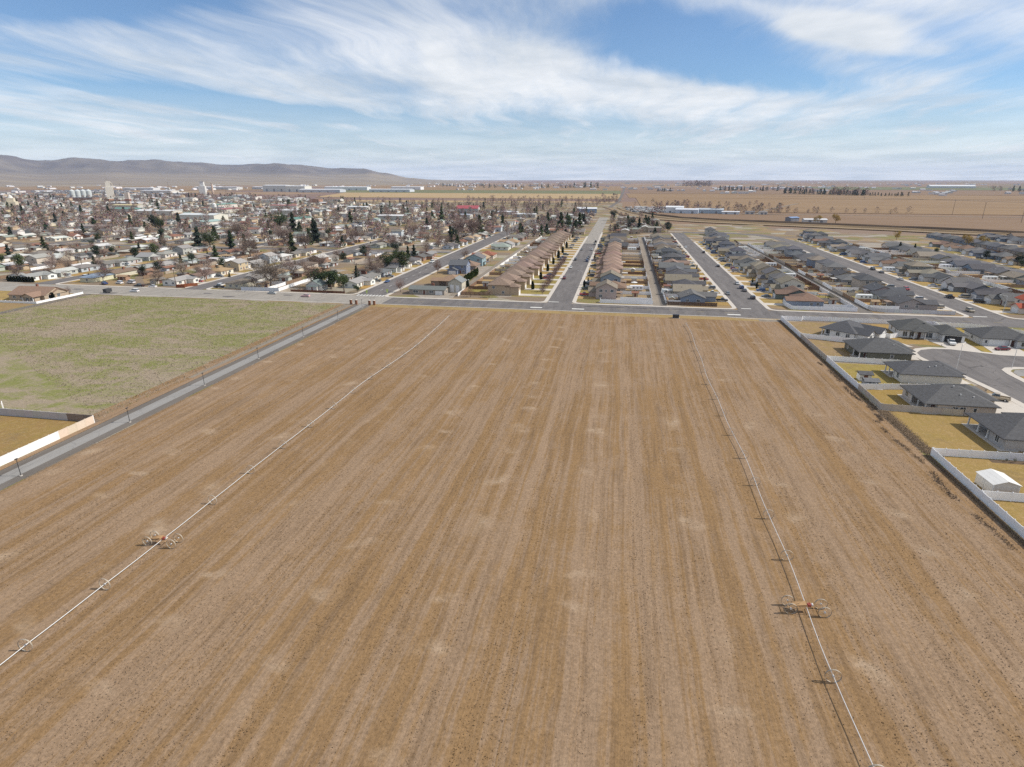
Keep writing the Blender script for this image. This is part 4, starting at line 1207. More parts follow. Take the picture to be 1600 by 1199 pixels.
# ------------------------------------------------------------------ fences
_fm = {}
def fence_meshes(L, h, style):
    k = (round(L, 2), h, style)
    if k in _fm:
        return _fm[k]
    p = MB()
    if style == 'vinyl':
        p.box(0.08, -0.035, 0.06, L - 0.08, 0.035, 0.20).box(0.08, -0.035, h - 0.16, L - 0.08, 0.035, h - 0.02)
        n = max(4, int(L / 0.3))
        for i in range(n):
            a = 0.08 + (L - 0.16) * i / n
            b = 0.08 + (L - 0.16) * (i + 1) / n
            p.box(a + 0.004, -0.02, 0.20, b - 0.004, 0.02, h - 0.16)
        mat = 'vinyl'
    elif style == 'timber':
        n = max(4, int(L / 0.3))
        for i in range(n):
            a = L * i / n
            p.box(a + 0.01, -0.012 - 0.008 * (i % 2), 0.05, a + L / n - 0.01, 0.012, h - 0.03 * ((i * 7) % 3) / 2)
        p.box(0, 0.012, 0.4, L, 0.05, 0.5).box(0, 0.012, h - 0.45, L, 0.05, h - 0.35)
        mat = 'timber'
    else:  # precast
        p.box(0.05, -0.06, 0, L - 0.05, 0.06, h).box(0.03, -0.075, h - 0.10, L - 0.03, 0.075, h + 0.03)
        mat = 'vinyl'
    q = MB().box(-0.08, -0.08, 0, 0.08, 0.08, h + 0.06).box(-0.10, -0.10, h + 0.06, 0.10, 0.10, h + 0.10).add(
        [(-.10, -.10, h + .1), (.10, -.10, h + .1), (.10, .10, h + .1), (-.10, .10, h + .1), (0, 0, h + .17)], [(0, 1, 4), (1, 2, 4), (2, 3, 4), (3, 0, 4)])
    _fm[k] = (p.mesh('panel', mat), q.mesh('post', mat))
    return _fm[k]
def fence(pts, color, label, style='vinyl', h=1.8, group=None, step=2.44, name=None, colors=None, cat='fence'):
    """one run of fence through pts; every panel and post its own part"""
    nm = name or {'vinyl': 'vinyl_fence', 'timber': 'timber_fence', 'precast': 'panel_wall'}[style]
    t = thing(nm, label, cat, (pts[0][0], pts[0][1], 0), 0, group)
    o = Vector((pts[0][0], pts[0][1], 0))
    k = 0
    for a, b in zip(pts, pts[1:]):
        A, B = Vector((*a, 0)), Vector((*b, 0))
        L = (B - A).length
        n = max(1, round(L / step))
        s = L / n
        ang = math.atan2(B.y - A.y, B.x - A.x)
        pm, qm = fence_meshes(s, h, style)
        d = (B - A) / n
        for i in range(n):
            c = colors(k) if colors else color
            link('panel', pm, t, A + d * i - o, ang, jit(c, 0.03))
            link('post', qm, t, A + d * i - o, ang, c)
            k += 1
        if b == pts[-1]:
            link('post', qm, t, B - o, ang, color)
    return t
def far_fence(pts, color, label, style='vinyl', h=1.8, group=None, name=None):
    """a fence too far off to tell its boards apart: one panel part and one post part per straight run"""
    nm = name or {'vinyl': 'vinyl_fence', 'timber': 'timber_fence'}[style]
    t = thing(nm, label, 'fence', (pts[0][0], pts[0][1], 0), 0, group)
    ox, oy = pts[0]
    for a, b in zip(pts, pts[1:]):
        L = math.hypot(b[0] - a[0], b[1] - a[1])
        ang = math.atan2(b[1] - a[1], b[0] - a[0])
        n = max(1, round(L / 2.44))
        s = L / n
        mb = MB()
        for i in range(n):
            hh = h + rnd.uniform(-0.02, 0.02)
            mb.box(i * s + .07, -.03, .06, (i + 1) * s - .07, .03, hh - .04)
            mb.box(i * s - .08, -.08, 0, i * s + .07, .08, hh + .1)
        mb.box(L - .07, -.08, 0, L + .08, .08, h + .1)
        link('panel', mb.mesh('panel', 'vinyl' if style == 'vinyl' else 'timber'), t, (a[0] - ox, a[1] - oy, 0), ang, color)
    return t
VW, VT, VB = (0.86, 0.86, 0.86), (0.50, 0.44, 0.37), (0.20, 0.125, 0.085)

# ------------------------------------------------------------------ the two wheel lines on the field
WR = 0.95
_w = MB().ring((0, 0, 0), 'y', WR, 0.16, 0.03, 22)
for k in range(9):
    a = 2 * math.pi * k / 9
    _w.tube((0.06 * math.cos(a), 0, 0.06 * math.sin(a)), ((WR - .02) * math.cos(a), 0, (WR - .02) * math.sin(a)), 0.018, n=4, caps=False)
WHEEL = _w.mesh('wheel', 'wheel_steel')
HUB = MB().tube((0, -0.14, 0), (0, 0.14, 0), 0.12, n=8).mesh('hub', 'galvanised')
SPRINK = MB().tube((0, 0, 0.06), (0, 0, 0.34), 0.018, n=4).box(-0.03, -0.09, 0.34, 0.03, 0.09, 0.40).mesh('sprinkler', 'dark_metal')
def wheel_line(x0, wheels, mover_y, ys, wob, label, tilt):
    t = thing('wheel_line_irrigator', label, 'irrigation line', (x0, 0, 0.02), 0, 'wheel lines on the field')
    def px(y):
        return wob(y)
    pm = MB()
    yy = np.arange(ys[0], ys[1] + 0.1, 3.05)
    for a, b in zip(yy, yy[1:]):
        sag = lambda y: -0.05 * math.sin(math.pi * ((y - wheels[0]) % 12.2) / 12.2)
        pm.tube((px(a), a, WR + sag(a)), (px(b), b, WR + sag(b)), 0.052, n=6, caps=False)
    link('pipe', pm.mesh('pipe', 'galvanised'), t)
    for i, y in enumerate(wheels):
        w = link('wheel', WHEEL, t, (px(y), y, WR))
        w.rotation_euler = (0, 0.4 * i, R(tilt) * math.sin(i * 1.7))
        link('hub', HUB, w)
        link('sprinkler', SPRINK, t, (px(y + 6.1), y + 6.1, WR))
    mx = px(mover_y)
    # drive unit: a four-wheeled frame with the engine in the middle
    fr = MB()
    for sy in (-0.62, 0.62):
        fr.box(mx - 2.5, mover_y + sy - 0.03, WR - 0.07, mx + 2.5, mover_y + sy + 0.03, WR - 0.01)
    for sx in (-2.45, -0.9, 0.9, 2.45):
        fr.box(mx + sx - 0.03, mover_y - 0.62, WR - 0.065, mx + sx + 0.03, mover_y + 0.62, WR - 0.012)
    fr.tube((mx - 2.2, mover_y - 0.5, WR), (mx - 0.5, mover_y, WR + 0.75), 0.03, n=4).tube((mx + 2.2, mover_y - 0.5, WR), (mx + 0.5, mover_y, WR + 0.75), 0.03, n=4)
    fr.tube((mx - 2.2, mover_y + 0.5, WR), (mx - 0.5, mover_y, WR + 0.75), 0.03, n=4)
    link('mover_frame', fr.mesh('mover_frame', 'mover_orange'), t)
    deck = MB().add([(mx - 1.8, mover_y - 0.45, WR + 0.08), (mx - 0.1, mover_y - 0.45, WR + 0.2), (mx - 0.1, mover_y + 0.45, WR + 0.2), (mx - 1.8, mover_y + 0.45, WR + 0.08),
                     (mx - 1.8, mover_y - 0.45, WR + 0.14), (mx - 0.1, mover_y - 0.45, WR + 0.5), (mx - 0.1, mover_y + 0.45, WR + 0.5), (mx - 1.8, mover_y + 0.45, WR + 0.14)],
                    [(4, 5, 6, 7), (0, 1, 5, 4), (1, 2, 6, 5), (2, 3, 7, 6), (3, 0, 4, 7), (3, 2, 1, 0)])
    link('mover_cover', deck.mesh('mover_cover', 'mover_orange'), t)
    eng = MB().box(mx + 0.12, mover_y - 0.28, WR + 0.06, mx + 0.55, mover_y + 0.18, WR + 0.42).tube((mx + 0.3, mover_y - 0.1, WR + 0.42), (mx + 0.3, mover_y - 0.1, WR + 0.7), 0.05)
    e = link('engine', eng.mesh('engine', 'engine_red'), t)
    link('fuel_tank', MB().tube((mx + 0.75, mover_y - 0.2, WR + 0.3), (mx + 0.75, mover_y + 0.2, WR + 0.3), 0.14, n=8).mesh('fuel_tank', 'galvanised'), t)
    k = 0
    for sx in (-2.2, 2.2):
        for sy in (-0.85, 0.85):
            w = link('wheel', WHEEL, t, (mx + sx, mover_y + sy, 0.86), scale=(0.9, 1, 0.9))
            w.rotation_euler = (0, 0.3 * k, 0)
            link('hub', HUB, w)
            k += 1
    return t
wl = [48.3 + 12.2 * k for k in range(-1, 17) if k != 2]
wheel_line(-71.4, wl, 72.1, (18, 246.3), lambda y: (0.0 if y < 140 else 1.9 * max(0, math.sin((y - 150) / 96 * math.pi)) ** 1.3) + 0.12 * math.sin(y * 0.11),
           'long white wheel-line irrigator nearer the paved footpath, orange drive cart between its wheels', 7)
wr = [48.9 + 12.2 * k for k in range(-1, 17) if k != 2]
wheel_line(28.4, wr, 73.6, (18, 247.6), lambda y: 0.35 * math.sin(y * 0.052 + 2.2) + 0.18 * math.sin(y * 0.17),
           'long white wheel-line irrigator nearer the fenced houses, orange drive cart between its wheels', 6)

# ------------------------------------------------------------------ path lamps, bollards, signs
_lp = MB().tube((0, 0, 0.12), (0, 0, 3.75), 0.075, 0.055, 8).mesh('pole', 'dark_metal')
_lb = MB().tube((0, 0, 0), (0, 0, 0.16), 0.28, n=10).mesh('base', 'concrete')
_lh = MB().box(-0.28, -0.14, 3.72, 0.28, 0.14, 3.86).tube((0, 0, 3.6), (0, 0, 3.74), 0.1, n=6).mesh('lamp_head', 'dark_metal')
_ll = MB().box(-0.2, -0.1, 3.695, 0.2, 0.1, 3.72).mesh('lens', 'lamp_lens')
for i, y in enumerate((59.5, 88.0, 116.4, 144.4, 171.8, 201.5, 231.0, 256.0)):
    t = thing('path_lamp', f'black lamp post on the footpath edge, {ordn(i)} counting away from the camera', 'lamp post', (-116.9, y, 0.03), R(90), 'lamp posts along the footpath')
    link('base', _lb, t); link('pole', _lp, t)
    h = link('lamp_head', _lh, t); link('lens', _ll, h)
brick = MB().box(-.45, -.45, 0, .45, .45, 2.0).box(-.55, -.55, 2.0, .55, .55, 2.2).mesh('pillar', 'masonry')
capm = MB().add([(-.6, -.6, 2.2), (.6, -.6, 2.2), (.6, .6, 2.2), (-.6, .6, 2.2), (0, 0, 2.5)], [(0, 1, 4), (1, 2, 4), (2, 3, 4), (3, 0, 4), (3, 2, 1, 0)]).mesh('pillar_cap', 'concrete')
for x, nm in ((-125.6, 'outermost on the grassy side'), (-122.9, 'inner one on the grassy side'), (-116.2, 'inner one on the ploughed side'), (-113.8, 'outermost on the ploughed side')):
    t = thing('brick_pillar', f'brown brick gate pillar at the footpath end, {nm}', 'pillar', (x, 263.0, 0), 0, 'brick pillars at the footpath end')
    link('pillar', brick, t, color=(0.23, 0.105, 0.06)); link('pillar_cap', capm, t)
_sp = MB().tube((0, 0, 0), (0, 0, 3.1), 0.04, n=6).mesh('post', 'galvanised')
_sd = MB().add([(0, -.03, 1.9), (.62, -.03, 2.52), (0, -.03, 3.14), (-.62, -.03, 2.52), (0, .0, 1.9), (.62, .0, 2.52), (0, .0, 3.14), (-.62, .0, 2.52)],
                [(0, 1, 2, 3), (7, 6, 5, 4), (0, 4, 5, 1), (1, 5, 6, 2), (2, 6, 7, 3), (3, 7, 4, 0)]).mesh('sign_plate', 'sign_lime')
_sym = MB().tube((0, -.05, 2.86), (0, -.035, 2.86), .07, n=8).box(-.07, -.045, 2.5, .07, -.031, 2.78).box(-.16, -.045, 2.6, .16, -.031, 2.66).box(-.09, -.045, 2.2, -.03, -.031, 2.5).box(.03, -.045, 2.2, .09, -.031, 2.5).mesh('symbol', 'fascia_dark')
for x, y, w in ((-126.5, 284.0, 'at the kerb left of the painted crossing'), (-117.2, 288.5, 'at the kerb right of the painted crossing')):
    t = thing('crossing_sign', f'lime-yellow pedestrian crossing sign {w}', 'road sign', (x, y, 0.1), 0, 'crossing signs by the footpath end')
    link('post', _sp, t); p = link('sign_plate', _sd, t); link('symbol', _sym, p)
    b = link('sign_plate', MB().box(-.4, -.03, 1.35, .4, 0, 1.8).mesh('sign_plate', 'sign_lime'), t)
t = thing('utility_cabinet', 'dark green utility cabinet on the verge across from the alley', 'utility box', (25.5, 259.6, 0.02))
link('body', MB().box(-1.3, -.8, .15, 1.3, .8, 1.5).mesh('body', 'fascia_dark'), t); link('base', MB().box(-1.6, -1.0, 0, 1.6, 1.0, .15).mesh('base', 'concrete'), t)
link('lid', MB().box(-1.36, -.86, 1.5, 1.36, .86, 1.6).mesh('lid', 'dark_metal'), t)
def street_light(x, y, rz, label, h=8.2):
    t = thing('street_light', label, 'street light', (x, y, .1), rz, 'street lights')
    link('pole', MB().tube((0, 0, 0), (0, 0, h), .1, .07, 7).mesh('pole', 'galvanised'), t)
    a = link('arm', MB().tube((0, 0, h - .1), (2.2, 0, h + .25), .05, .04, 5).mesh('arm', 'galvanised'), t)
    link('lamp_head', MB().box(2.0, -.17, h + .18, 2.75, .17, h + .36).mesh('lamp_head', 'galvanised'), t)
    return t
street_light(-19.9, 334.0, R(180), 'street light over the central street, nearest the field')
street_light(-19.9, 452.0, R(180), 'street light over the central street, farther one')
street_light(106.6, 199.6, R(50), 'tall grey street light standing at the court kerb')
street_light(169.0, 292.6, R(160), 'street light by the red-roofed house on the corner')
street_light(125.0, 204.8, R(120), 'short street light on the rounded corner beside the court', 6.0)
street_light(70.6, 402.0, R(180), 'street light over the inner-right street')

# ------------------------------------------------------------------ houses of the court beside the field
def court(name, blocks, openings, posts, loc, rz, wallc, roofc, label, garagec=(.7, .7, .68), vents=(), extras=()):
    sp = Spec(name, blocks, openings, [('post', x, y, 2.65) for x, y in posts] + list(extras), wallmat='smooth_paint')
    return build_house(sp, loc, rz, wallc, roofc, label, 'houses of the court beside the field', garagec, (0.1, .05, .04), True, vents=vents)
DK = (0.108, 0.106, 0.108)
# a block with 'cover' carries only the roof over an open patio
def cover(x0, x1, y0, y1, h=2.75, pitch=.4):
    return (x0, x1, y0, y1, h, 'cover', pitch)
class CSpec(Spec):
    def __init__(self, name, walls, roofs, openings, extras=(), wallmat='smooth_paint', slabs=(), roofmat='shingle'):
        wall, roof = MB(), MB()
        self.top = 0
        for (x0, x1, y0, y1, h) in walls:
            wall.box(x0, y0, -.1, x1, y1, h)
        for r in roofs:
            x0, x1, y0, y1, h, kind, pitch = r
            if kind == 'hip':
                hip_roof(roof, x0, x1, y0, y1, h, pitch)
            else:
                gable_roof(roof, x0, x1, y0, y1, h, kind[1], pitch)
                hw = (x1 - x0) / 2 if kind == 'gy' else (y1 - y0) / 2
                if kind == 'gy':
                    c = (x0 + x1) / 2
                    wall.add([(x0, y0, h - .3), (x1, y0, h - .3), (x1, y0, h), (c, y0, h + hw * pitch), (x0, y0, h)], [(0, 1, 2, 3, 4)])
                    wall.add([(x0, y1, h - .3), (x1, y1, h - .3), (x1, y1, h), (c, y1, h + hw * pitch), (x0, y1, h)], [(4, 3, 2, 1, 0)])
                else:
                    c = (y0 + y1) / 2
                    wall.add([(x0, y0, h - .3), (x0, y1, h - .3), (x0, y1, h), (x0, c, h + hw * pitch), (x0, y0, h)], [(4, 3, 2, 1, 0)])
                    wall.add([(x1, y0, h - .3), (x1, y1, h - .3), (x1, y1, h), (x1, c, h + hw * pitch), (x1, y0, h)], [(0, 1, 2, 3, 4)])
        self.wall = wall.mesh('wall', wallmat)
        self.roof = roof.mesh('roof', roofmat)
        self.blocks = walls
        self.open = openings
        self.extras = extras
def court2(walls, roofs, opens, posts, loc, rz, wallc, roofc, label, garagec=(.7, .7, .68), vents=(), slab_=None, extras=()):
    sp = CSpec('court', walls, roofs, opens, [('post', x, y, 2.6) for x, y in posts] + list(extras))
    t = build_house(sp, loc, rz, wallc, roofc, label, 'houses of the court beside the field', garagec, (.1, .05, .04), True, vents=vents)
    if slab_:
        x0, y0, x1, y1 = slab_
        link('patio', MB().box(x0, y0, -.1, x1, y1, .09).mesh('patio', 'concrete'), t)
    return t
# H5: nearest, partly off the right edge
court2([(3.2, 18, 0, 15, 2.75), (.4, 3.2, 0, 6.0, 2.75)], [(0, 18.5, 0, 15, 2.75, 'hip', .42), (9, 21, 5, 17, 2.7, 'hip', .40)],
       [(W, 1, 'L', 3.0, .8, 1.3, 1.4), (W, 0, 'L', 2.2, .8, 1.4, 1.4), (D, 0, 'L', 6.6, .1, 1.8, 2.1), (W, 0, 'F', 8.0, .9, 1.2, 1.2), (W, 0, 'F', 13, .9, 1.2, 1.2)],
       [(.4, 14.6), (.4, 10.4), (.4, 6.6)], (86.0, 136.6, 0), 0, (.40, .39, .38), DK, 'grey-walled charcoal-roofed house behind the unfenced golden lawn',
       vents=[(9, 2.5, 3.8, 1), (6, 11, 4.2, 0), (12, 3.2, 4.2, 1), (10.5, 13.0, 3.9, 0), (12, 13.2, 3.9, 0)], slab_=(-.8, -.6, 3.2, 15.2))
# H4
court2([(3.0, 16.3, 0, 13.6, 2.75), (.4, 3.0, 8.6, 13.6, 2.75), (10, 19, 6, 16.2, 2.7)], [(0, 16.6, 0, 13.6, 2.75, 'hip', .42), (9, 19.2, 5.5, 16.2, 2.7, 'hip', .40)],
       [(W, 1, 'L', 2.6, .8, 1.4, 1.4), (W, 0, 'L', 9.0, .8, 1.6, 1.4), (D, 0, 'L', 11.4, .1, 1.8, 2.1), (W, 0, 'F', 4.0, .9, 1.2, 1.3), (W, 0, 'F', 5.8, .9, 1.2, 1.3), (W, 0, 'F', 8.6, 1.1, .7, 1.0), (G, 2, 'R', 4.6, .02, 4.9, 2.2)],
       [(.4, .5), (.4, 4.4), (.4, 8.2)], (79.2, 157.6, 0), 0, (.52, .47, .42), (.112, .110, .110), 'beige-walled charcoal-roofed house with the tan pickup on its drive',
       vents=[(9.2, 3.2, 4.2, 1), (8.6, 6.0, 5.5, 1), (12.0, 2.6, 3.9, 1), (6.0, 8.0, 5.0, 0), (4.6, 9.6, 4.6, 0)], slab_=(-.6, -.4, 3.0, 14.2))
# H3
court2([(2.8, 16.2, 0, 11.6, 2.75), (.4, 2.8, 0, 5.0, 2.75), (9, 18, 3, 13.5, 2.7)], [(0, 16.4, 0, 11.6, 2.75, 'hip', .42), (8.5, 18, 3, 13.5, 2.7, 'hip', .4)],
       [(W, 1, 'L', 2.4, .8, 1.3, 1.4), (D, 0, 'L', 4.6, .1, 1.8, 2.1), (W, 0, 'L', 7.4, .8, 1.4, 1.4), (G, 2, 'R', 4.6, .02, 4.8, 2.2)],
       [(.4, 5.4), (.4, 8.6), (.4, 11.2)], (83.6, 183.0, 0), 0, (.66, .63, .58), (.104, .103, .107), 'cream-walled charcoal-roofed house with greenish lawn and garden shed',
       vents=[(8.5, 3.0, 4.1, 1), (10.4, 3.4, 4.3, 1), (12.5, 4.4, 4.6, 0)], slab_=(-.7, 4.8, 2.8, 12))
# H2
court2([(2.6, 16.0, 0, 14.5, 2.75), (.4, 2.6, 6, 14.5, 2.75)], [(0, 16.4, 0, 14.5, 2.75, 'hip', .42), (6, 18, 4, 16.5, 2.7, 'hip', .4)],
       [(W, 1, 'L', 3.0, .8, 1.5, 1.4), (D, 0, 'L', 12.5, .1, 1.8, 2.1), (G, 0, 'R', 9.0, .02, 4.8, 2.2), (W, 0, 'F', 7.5, 1.1, .9, 1.0)],
       [(.4, .5), (.4, 5.6)], (80.2, 206.2, 0), 0, (.135, .135, .105), (.106, .105, .105), 'dark olive-walled charcoal-roofed house behind the bare brown yard',
       vents=[(7, 3.5, 4.2, 0), (11.5, 3.6, 4.3, 1)], slab_=(-.6, -.3, 2.6, 6.2))
# H1 (turned towards the court)
court2([(0.4, 12.2, 2.6, 14.5, 2.8), (3.4, 12.2, .4, 2.6, 2.8), (12.2, 16.5, 1.5, 7.2, 2.8), (12.2, 17.8, 8.4, 14.2, 2.8)],
       [(0, 12.6, 0, 14.9, 2.8, 'hip', .44), (8.5, 16.7, 1.5, 7.2, 2.8, 'gx', .55), (8.5, 18.0, 8.4, 14.2, 2.8, 'gx', .55)],
       [(W, 0, 'F', 1.6, .5, 1.9, 1.7), (D, 1, 'L', 1.1, .1, 1.0, 2.1), (W, 1, 'F', 3.0, .9, 1.3, 1.3), (W, 1, 'F', 6.6, .9, 1.3, 1.3), (W, 2, 'R', 2.8, .7, 1.9, 1.6), (G, 3, 'R', 2.9, .02, 4.6, 2.3), (W, 0, 'L', 6, .9, 1.5, 1.3)],
       [(.5, .5)], (77.9, 239.6, 0), R(-42), (.72, .71, .69), (.100, .100, .106), 'white-walled house with twin white gables in the fenced corner lot',
       vents=[(6, 4, 4.3, 0), (7.6, 5.2, 4.7, 1)], slab_=(-.2, -.4, 3.4, 2.6))
# Hb (faces the camera, dark garage)
court2([(.4, 13.5, 0, 14, 2.9), (13.5, 20.6, -3.2, 9, 2.9)], [(0, 14, 0, 14, 2.9, 'hip', .44), (13.0, 20.8, -3.4, 9.4, 2.9, 'hip', .44), (4.5, 9.0, -1.6, 7, 2.85, 'hip', .42)],
       [(W, 0, 'F', 1.9, .6, 1.4, 1.7), (W, 0, 'F', 4.1, .6, 1.4, 1.7), (D, 0, 'F', 6.6, .1, 1.1, 2.2), (W, 0, 'F', 9.6, .5, 2.6, 1.9), (G, 1, 'F', 3.4, .02, 5.4, 2.4), (W, 0, 'L', 4, .9, 1.3, 1.3), (W, 0, 'L', 9, .9, 1.1, 1.2)],
       [(5.0, -1.3), (8.6, -1.3)], (106.0, 241.2, 0), R(-7), (.68, .67, .65), (.095, .095, .092), 'white-walled house with black double garage door facing the court',
       garagec=(.03, .028, .028), vents=[(9, 4, 5.0, 0)])
# Hc
court2([(.4, 16.5, 0, 13.2, 2.8), (10.5, 16.8, -1.8, 5, 2.8)], [(0, 16.8, 0, 13.4, 2.8, 'hip', .42), (10.2, 17, -2, 6, 2.8, 'hip', .42)],
       [(G, 0, 'F', 4.6, .02, 5.2, 2.3), (W, 0, 'F', 1.2, 1.0, .7, 1.1), (D, 0, 'F', 9.6, .1, 1.1, 2.2), (W, 1, 'F', 2.2, .8, 1.9, 1.5), (W, 1, 'F', 5.2, .8, .9, 1.5), (W, 0, 'L', 6, .9, 1.2, 1.2)],
       [(9.0, -.4)], (130.2, 233.2, 0), R(-2), (.55, .55, .55), (.098, .097, .098), 'pale grey house with white garage and maroon car on its drive', vents=[(8, 4, 4.5, 0)])
# H6: only its patio and the shadow of its roof come into the picture
court2([(4, 18, 0, 15, 2.75)], [(0, 18.5, 0, 15, 2.75, 'hip', .42)], [(W, 0, 'L', 4.0, .8, 1.4, 1.4), (D, 0, 'L', 8.5, .1, 1.8, 2.1), (W, 0, 'F', 5.0, .9, 1.2, 1.2)],
       [(.4, .5), (.4, 7.5), (.4, 14.5)], (89.0, 112.5, 0), 0, (.5, .48, .46), DK, 'house with a porch post and shaded lawn at the right edge', slab_=(-1.2, -.4, 4, 15))

def out(p):
    return p
FX = 69.3
fence([(FX, 264.0), (FX, 233.2)], VW, 'white vinyl fence along the field, farthest stretch up at the cross road')
fence([(FX, 233.0), (FX, 202.6)], VT, 'tan vinyl fence along the field beside the bare brown yard')
fence([(FX, 202.4), (FX, 174.2)], VW, 'white vinyl fence along the field beside the greenish lawn')
fence([(FX, 174.0), (FX, 158.2)], VT, 'tan vinyl fence along the field behind the small grey shed')
fence([(FX, 131.0), (FX, 68)], VW, 'white vinyl fence along the field, stretch nearest the camera beside the metal shelter')
fence([(FX + .2, 233.6), (76.5, 231.4), (84.2, 228.6), (88.5, 228.0)], VW, 'white vinyl fence dividing the corner lot from the brown yard')
fence([(FX + .2, 202.8), (88.0, 201.9), (99.0, 201.2)], VW, 'white vinyl fence between the olive house and the greenish lawn', colors=lambda k: VW)
fence([(FX + .2, 174.2), (83.2, 176.6), (97, 178.2)], VW, 'white vinyl fence across the lawns beside the garden sheds')
fence([(FX + .2, 158.2), (88.0, 157.2)], VT, 'tan vinyl fence across the lawn before the beige house')
fence([(FX + .2, 131.0), (89.5, 131.4), (105, 131.4)], VW, 'white vinyl fence at the end of the unfenced golden lawn')
fence([(FX + .2, 112.2), (90, 112.2)], VW, 'white vinyl fence joining the wall beside the metal shelter')
fence([(FX + .4, 264.0), (77.5, 263.2), (78.2, 264.8), (103.8, 264.2), (128.0, 263.6)], VW, 'white vinyl fence along the near kerb of the cross road behind the court')
fence([(128.2, 263.4), (127.4, 254), (128.5, 246.2)], VW, 'short white vinyl fence between the two houses facing the court')
fence([(128.6, 262.8), (141, 261.6), (150, 256.8), (158, 250)], VW, 'white vinyl fence curving along the road behind the pale grey house')
fence([(99.2, 243.4), (102.2, 238.2), (105.8, 240.6)], VW, 'white vinyl fence between the twin-gabled house and the black-garage house', step=1.8)
# sheds and shelter
sp = CSpec('gs', [(-1.6, 1.6, -1.3, 1.3, 2.1)], [(-1.6, 1.6, -1.3, 1.3, 2.1, 'gx', .4)], [(D, 0, 'F', 1.6, .05, 1.2, 1.8)])
build_house(sp, (74.2, 184.0, .03), 0, (.70, .69, .66), DK, 'small white garden shed with dark roof inside the fence', name='garden_shed', cat='shed', fine=True)
sp = CSpec('gs2', [(-1.7, 1.7, -1.4, 1.4, 2.2)], [(-1.7, 1.7, -1.4, 1.4, 2.2, 'gx', .35)], [(W, 0, 'F', 0.9, .3, 1.1, 1.6), (W, 0, 'F', 2.4, .3, 1.1, 1.6)])
build_house(sp, (73.2, 176.9, .03), 0, (.20, .205, .21), (.16, .16, .165), 'small dark grey shed with white-framed double doors beside the fence', name='garden_shed', cat='shed', fine=True)
slab('shed_pad', rect(71.2, 174.9, 76.2, 175.4), .06, 'concrete')
t = thing('metal_shelter', 'open white metal shelter on the golden lawn inside the fence', 'shelter', (74.4, 116.6, .03), R(3))
link('roof', (lambda m_: (gable_roof(m_, -2.4, 2.4, -2.6, 2.6, 2.3, 'y', .32, .15, .06), m_)[1])(MB()).mesh('roof', 'metal_sheet'), t, color=(.72, .70, .66))
for x in (-2.3, 2.3):
    for y in (-2.5, 0, 2.5):
        link('post', MB().box(-.06, -.06, 0, .06, .06, 2.3).mesh('post', 'trim_white'), t, (x, y, 0))
link('side_panel', MB().box(-2.36, -2.5, .1, -2.30, 2.5, 2.25).mesh('side_panel', 'metal_sheet'), t, color=(.6, .56, .5))
link('side_panel', MB().box(-2.3, 2.44, .1, 2.3, 2.5, 2.3).mesh('side_panel', 'metal_sheet'), t, color=(.6, .56, .5))
link('end_panel', MB().add([(-2.3, -2.55, .3), (2.3, -2.55, .3), (2.3, -2.55, 2.3), (0, -2.55, 3.0), (-2.3, -2.55, 2.3), (-2.3, -2.5, .3), (2.3, -2.5, .3), (2.3, -2.5, 2.3), (0, -2.5, 3.0), (-2.3, -2.5, 2.3)],
     [(0, 1, 2, 3, 4), (9, 8, 7, 6, 5)]).mesh('end_panel', 'metal_sheet'), t, color=(.55, .5, .44))

# ------------------------------------------------------------------ precast wall at the left, beside the path
CREAM, CTAN, CREAM_SHADE = (.80, .78, .75), (.62, .51, .40), (.44, .42, .41)
fence([(-125.3, 62), (-125.3, 114.6)], CREAM, 'cream panel wall running beside the footpath at the left edge', 'precast', 1.9, cat='wall', colors=lambda k: CTAN if k > 17 else CREAM)
fence([(-125.6, 114.8), (-153.2, 114.8)], CREAM_SHADE, 'cream panel wall in painted shade-grey turning away from the footpath behind the brown plot', 'precast', 1.9, cat='wall', colors=lambda k: (.22, .17, .14) if k < 3 else CREAM_SHADE)  # shade on this cream run's camera side is put into its grey
fence([(-155.6, 117.7), (-157.0, 118.9)], CREAM, 'short cream panel wall end at the left edge of the green field', 'precast', 1.9, cat='wall')

# ------------------------------------------------------------------ big tan house at the far left, across the lane
road('lane', rect(-274.2, 120, -269.6, 265.2), 'gravel_dark', .05)
sheet('yard_soil', rect(-330, 180, -275.8, 236.6), .03, 'lawn', (.25, .17, .10))
sheet('lawn', rect(-330, 237.4, -275.8, 263.5), .035, 'lawn', (.33, .23, .09))
sp = CSpec('tan', [(0, 20, 0, 14, 2.8), (12, 18, -3.6, 2, 2.8)], [(0, 20, 0, 14, 2.8, 'gx', .42), (11.6, 18.4, -4.6, 6, 2.8, 'gy', .45), (14, 20.4, 3, 13, 2.8, 'gx', .4)],
           [(W, 0, 'F', 3, .9, 1.6, 1.3), (W, 0, 'F', 7, .9, 1.6, 1.3), (D, 0, 'F', 10.4, .1, 1.1, 2.1), (W, 1, 'F', 2.0, .7, 1.6, 1.5), (W, 1, 'F', 4.2, .7, 1.2, 1.5), (W, 0, 'R', 3, .9, 1.6, 1.3), (W, 0, 'R', 8, .9, 1.6, 1.3)],
           [('post', 12.2, -4.2, 2.7), ('post', 17.8, -4.2, 2.7), ('chimney', 8, 9, 4.4)], wallmat='wall_paint')
build_house(sp, (-297.2, 243.0, 0), R(2), (.40, .32, .24), (.255, .17, .125), 'large tan-roofed house with porch beside the lane, near side of the cross road', fine=True)
fence([(-275.2, 263.5), (-275.2, 237.2), (-300, 237.0), (-330, 236.8)], VW, 'low white fence round the large tan-roofed house', h=1.1)
tree('column', -276.8, 247.5, 3.6, 'dark clipped shrub at the corner of the large tan-roofed house', color=(.05, .06, .03), width=2.2)
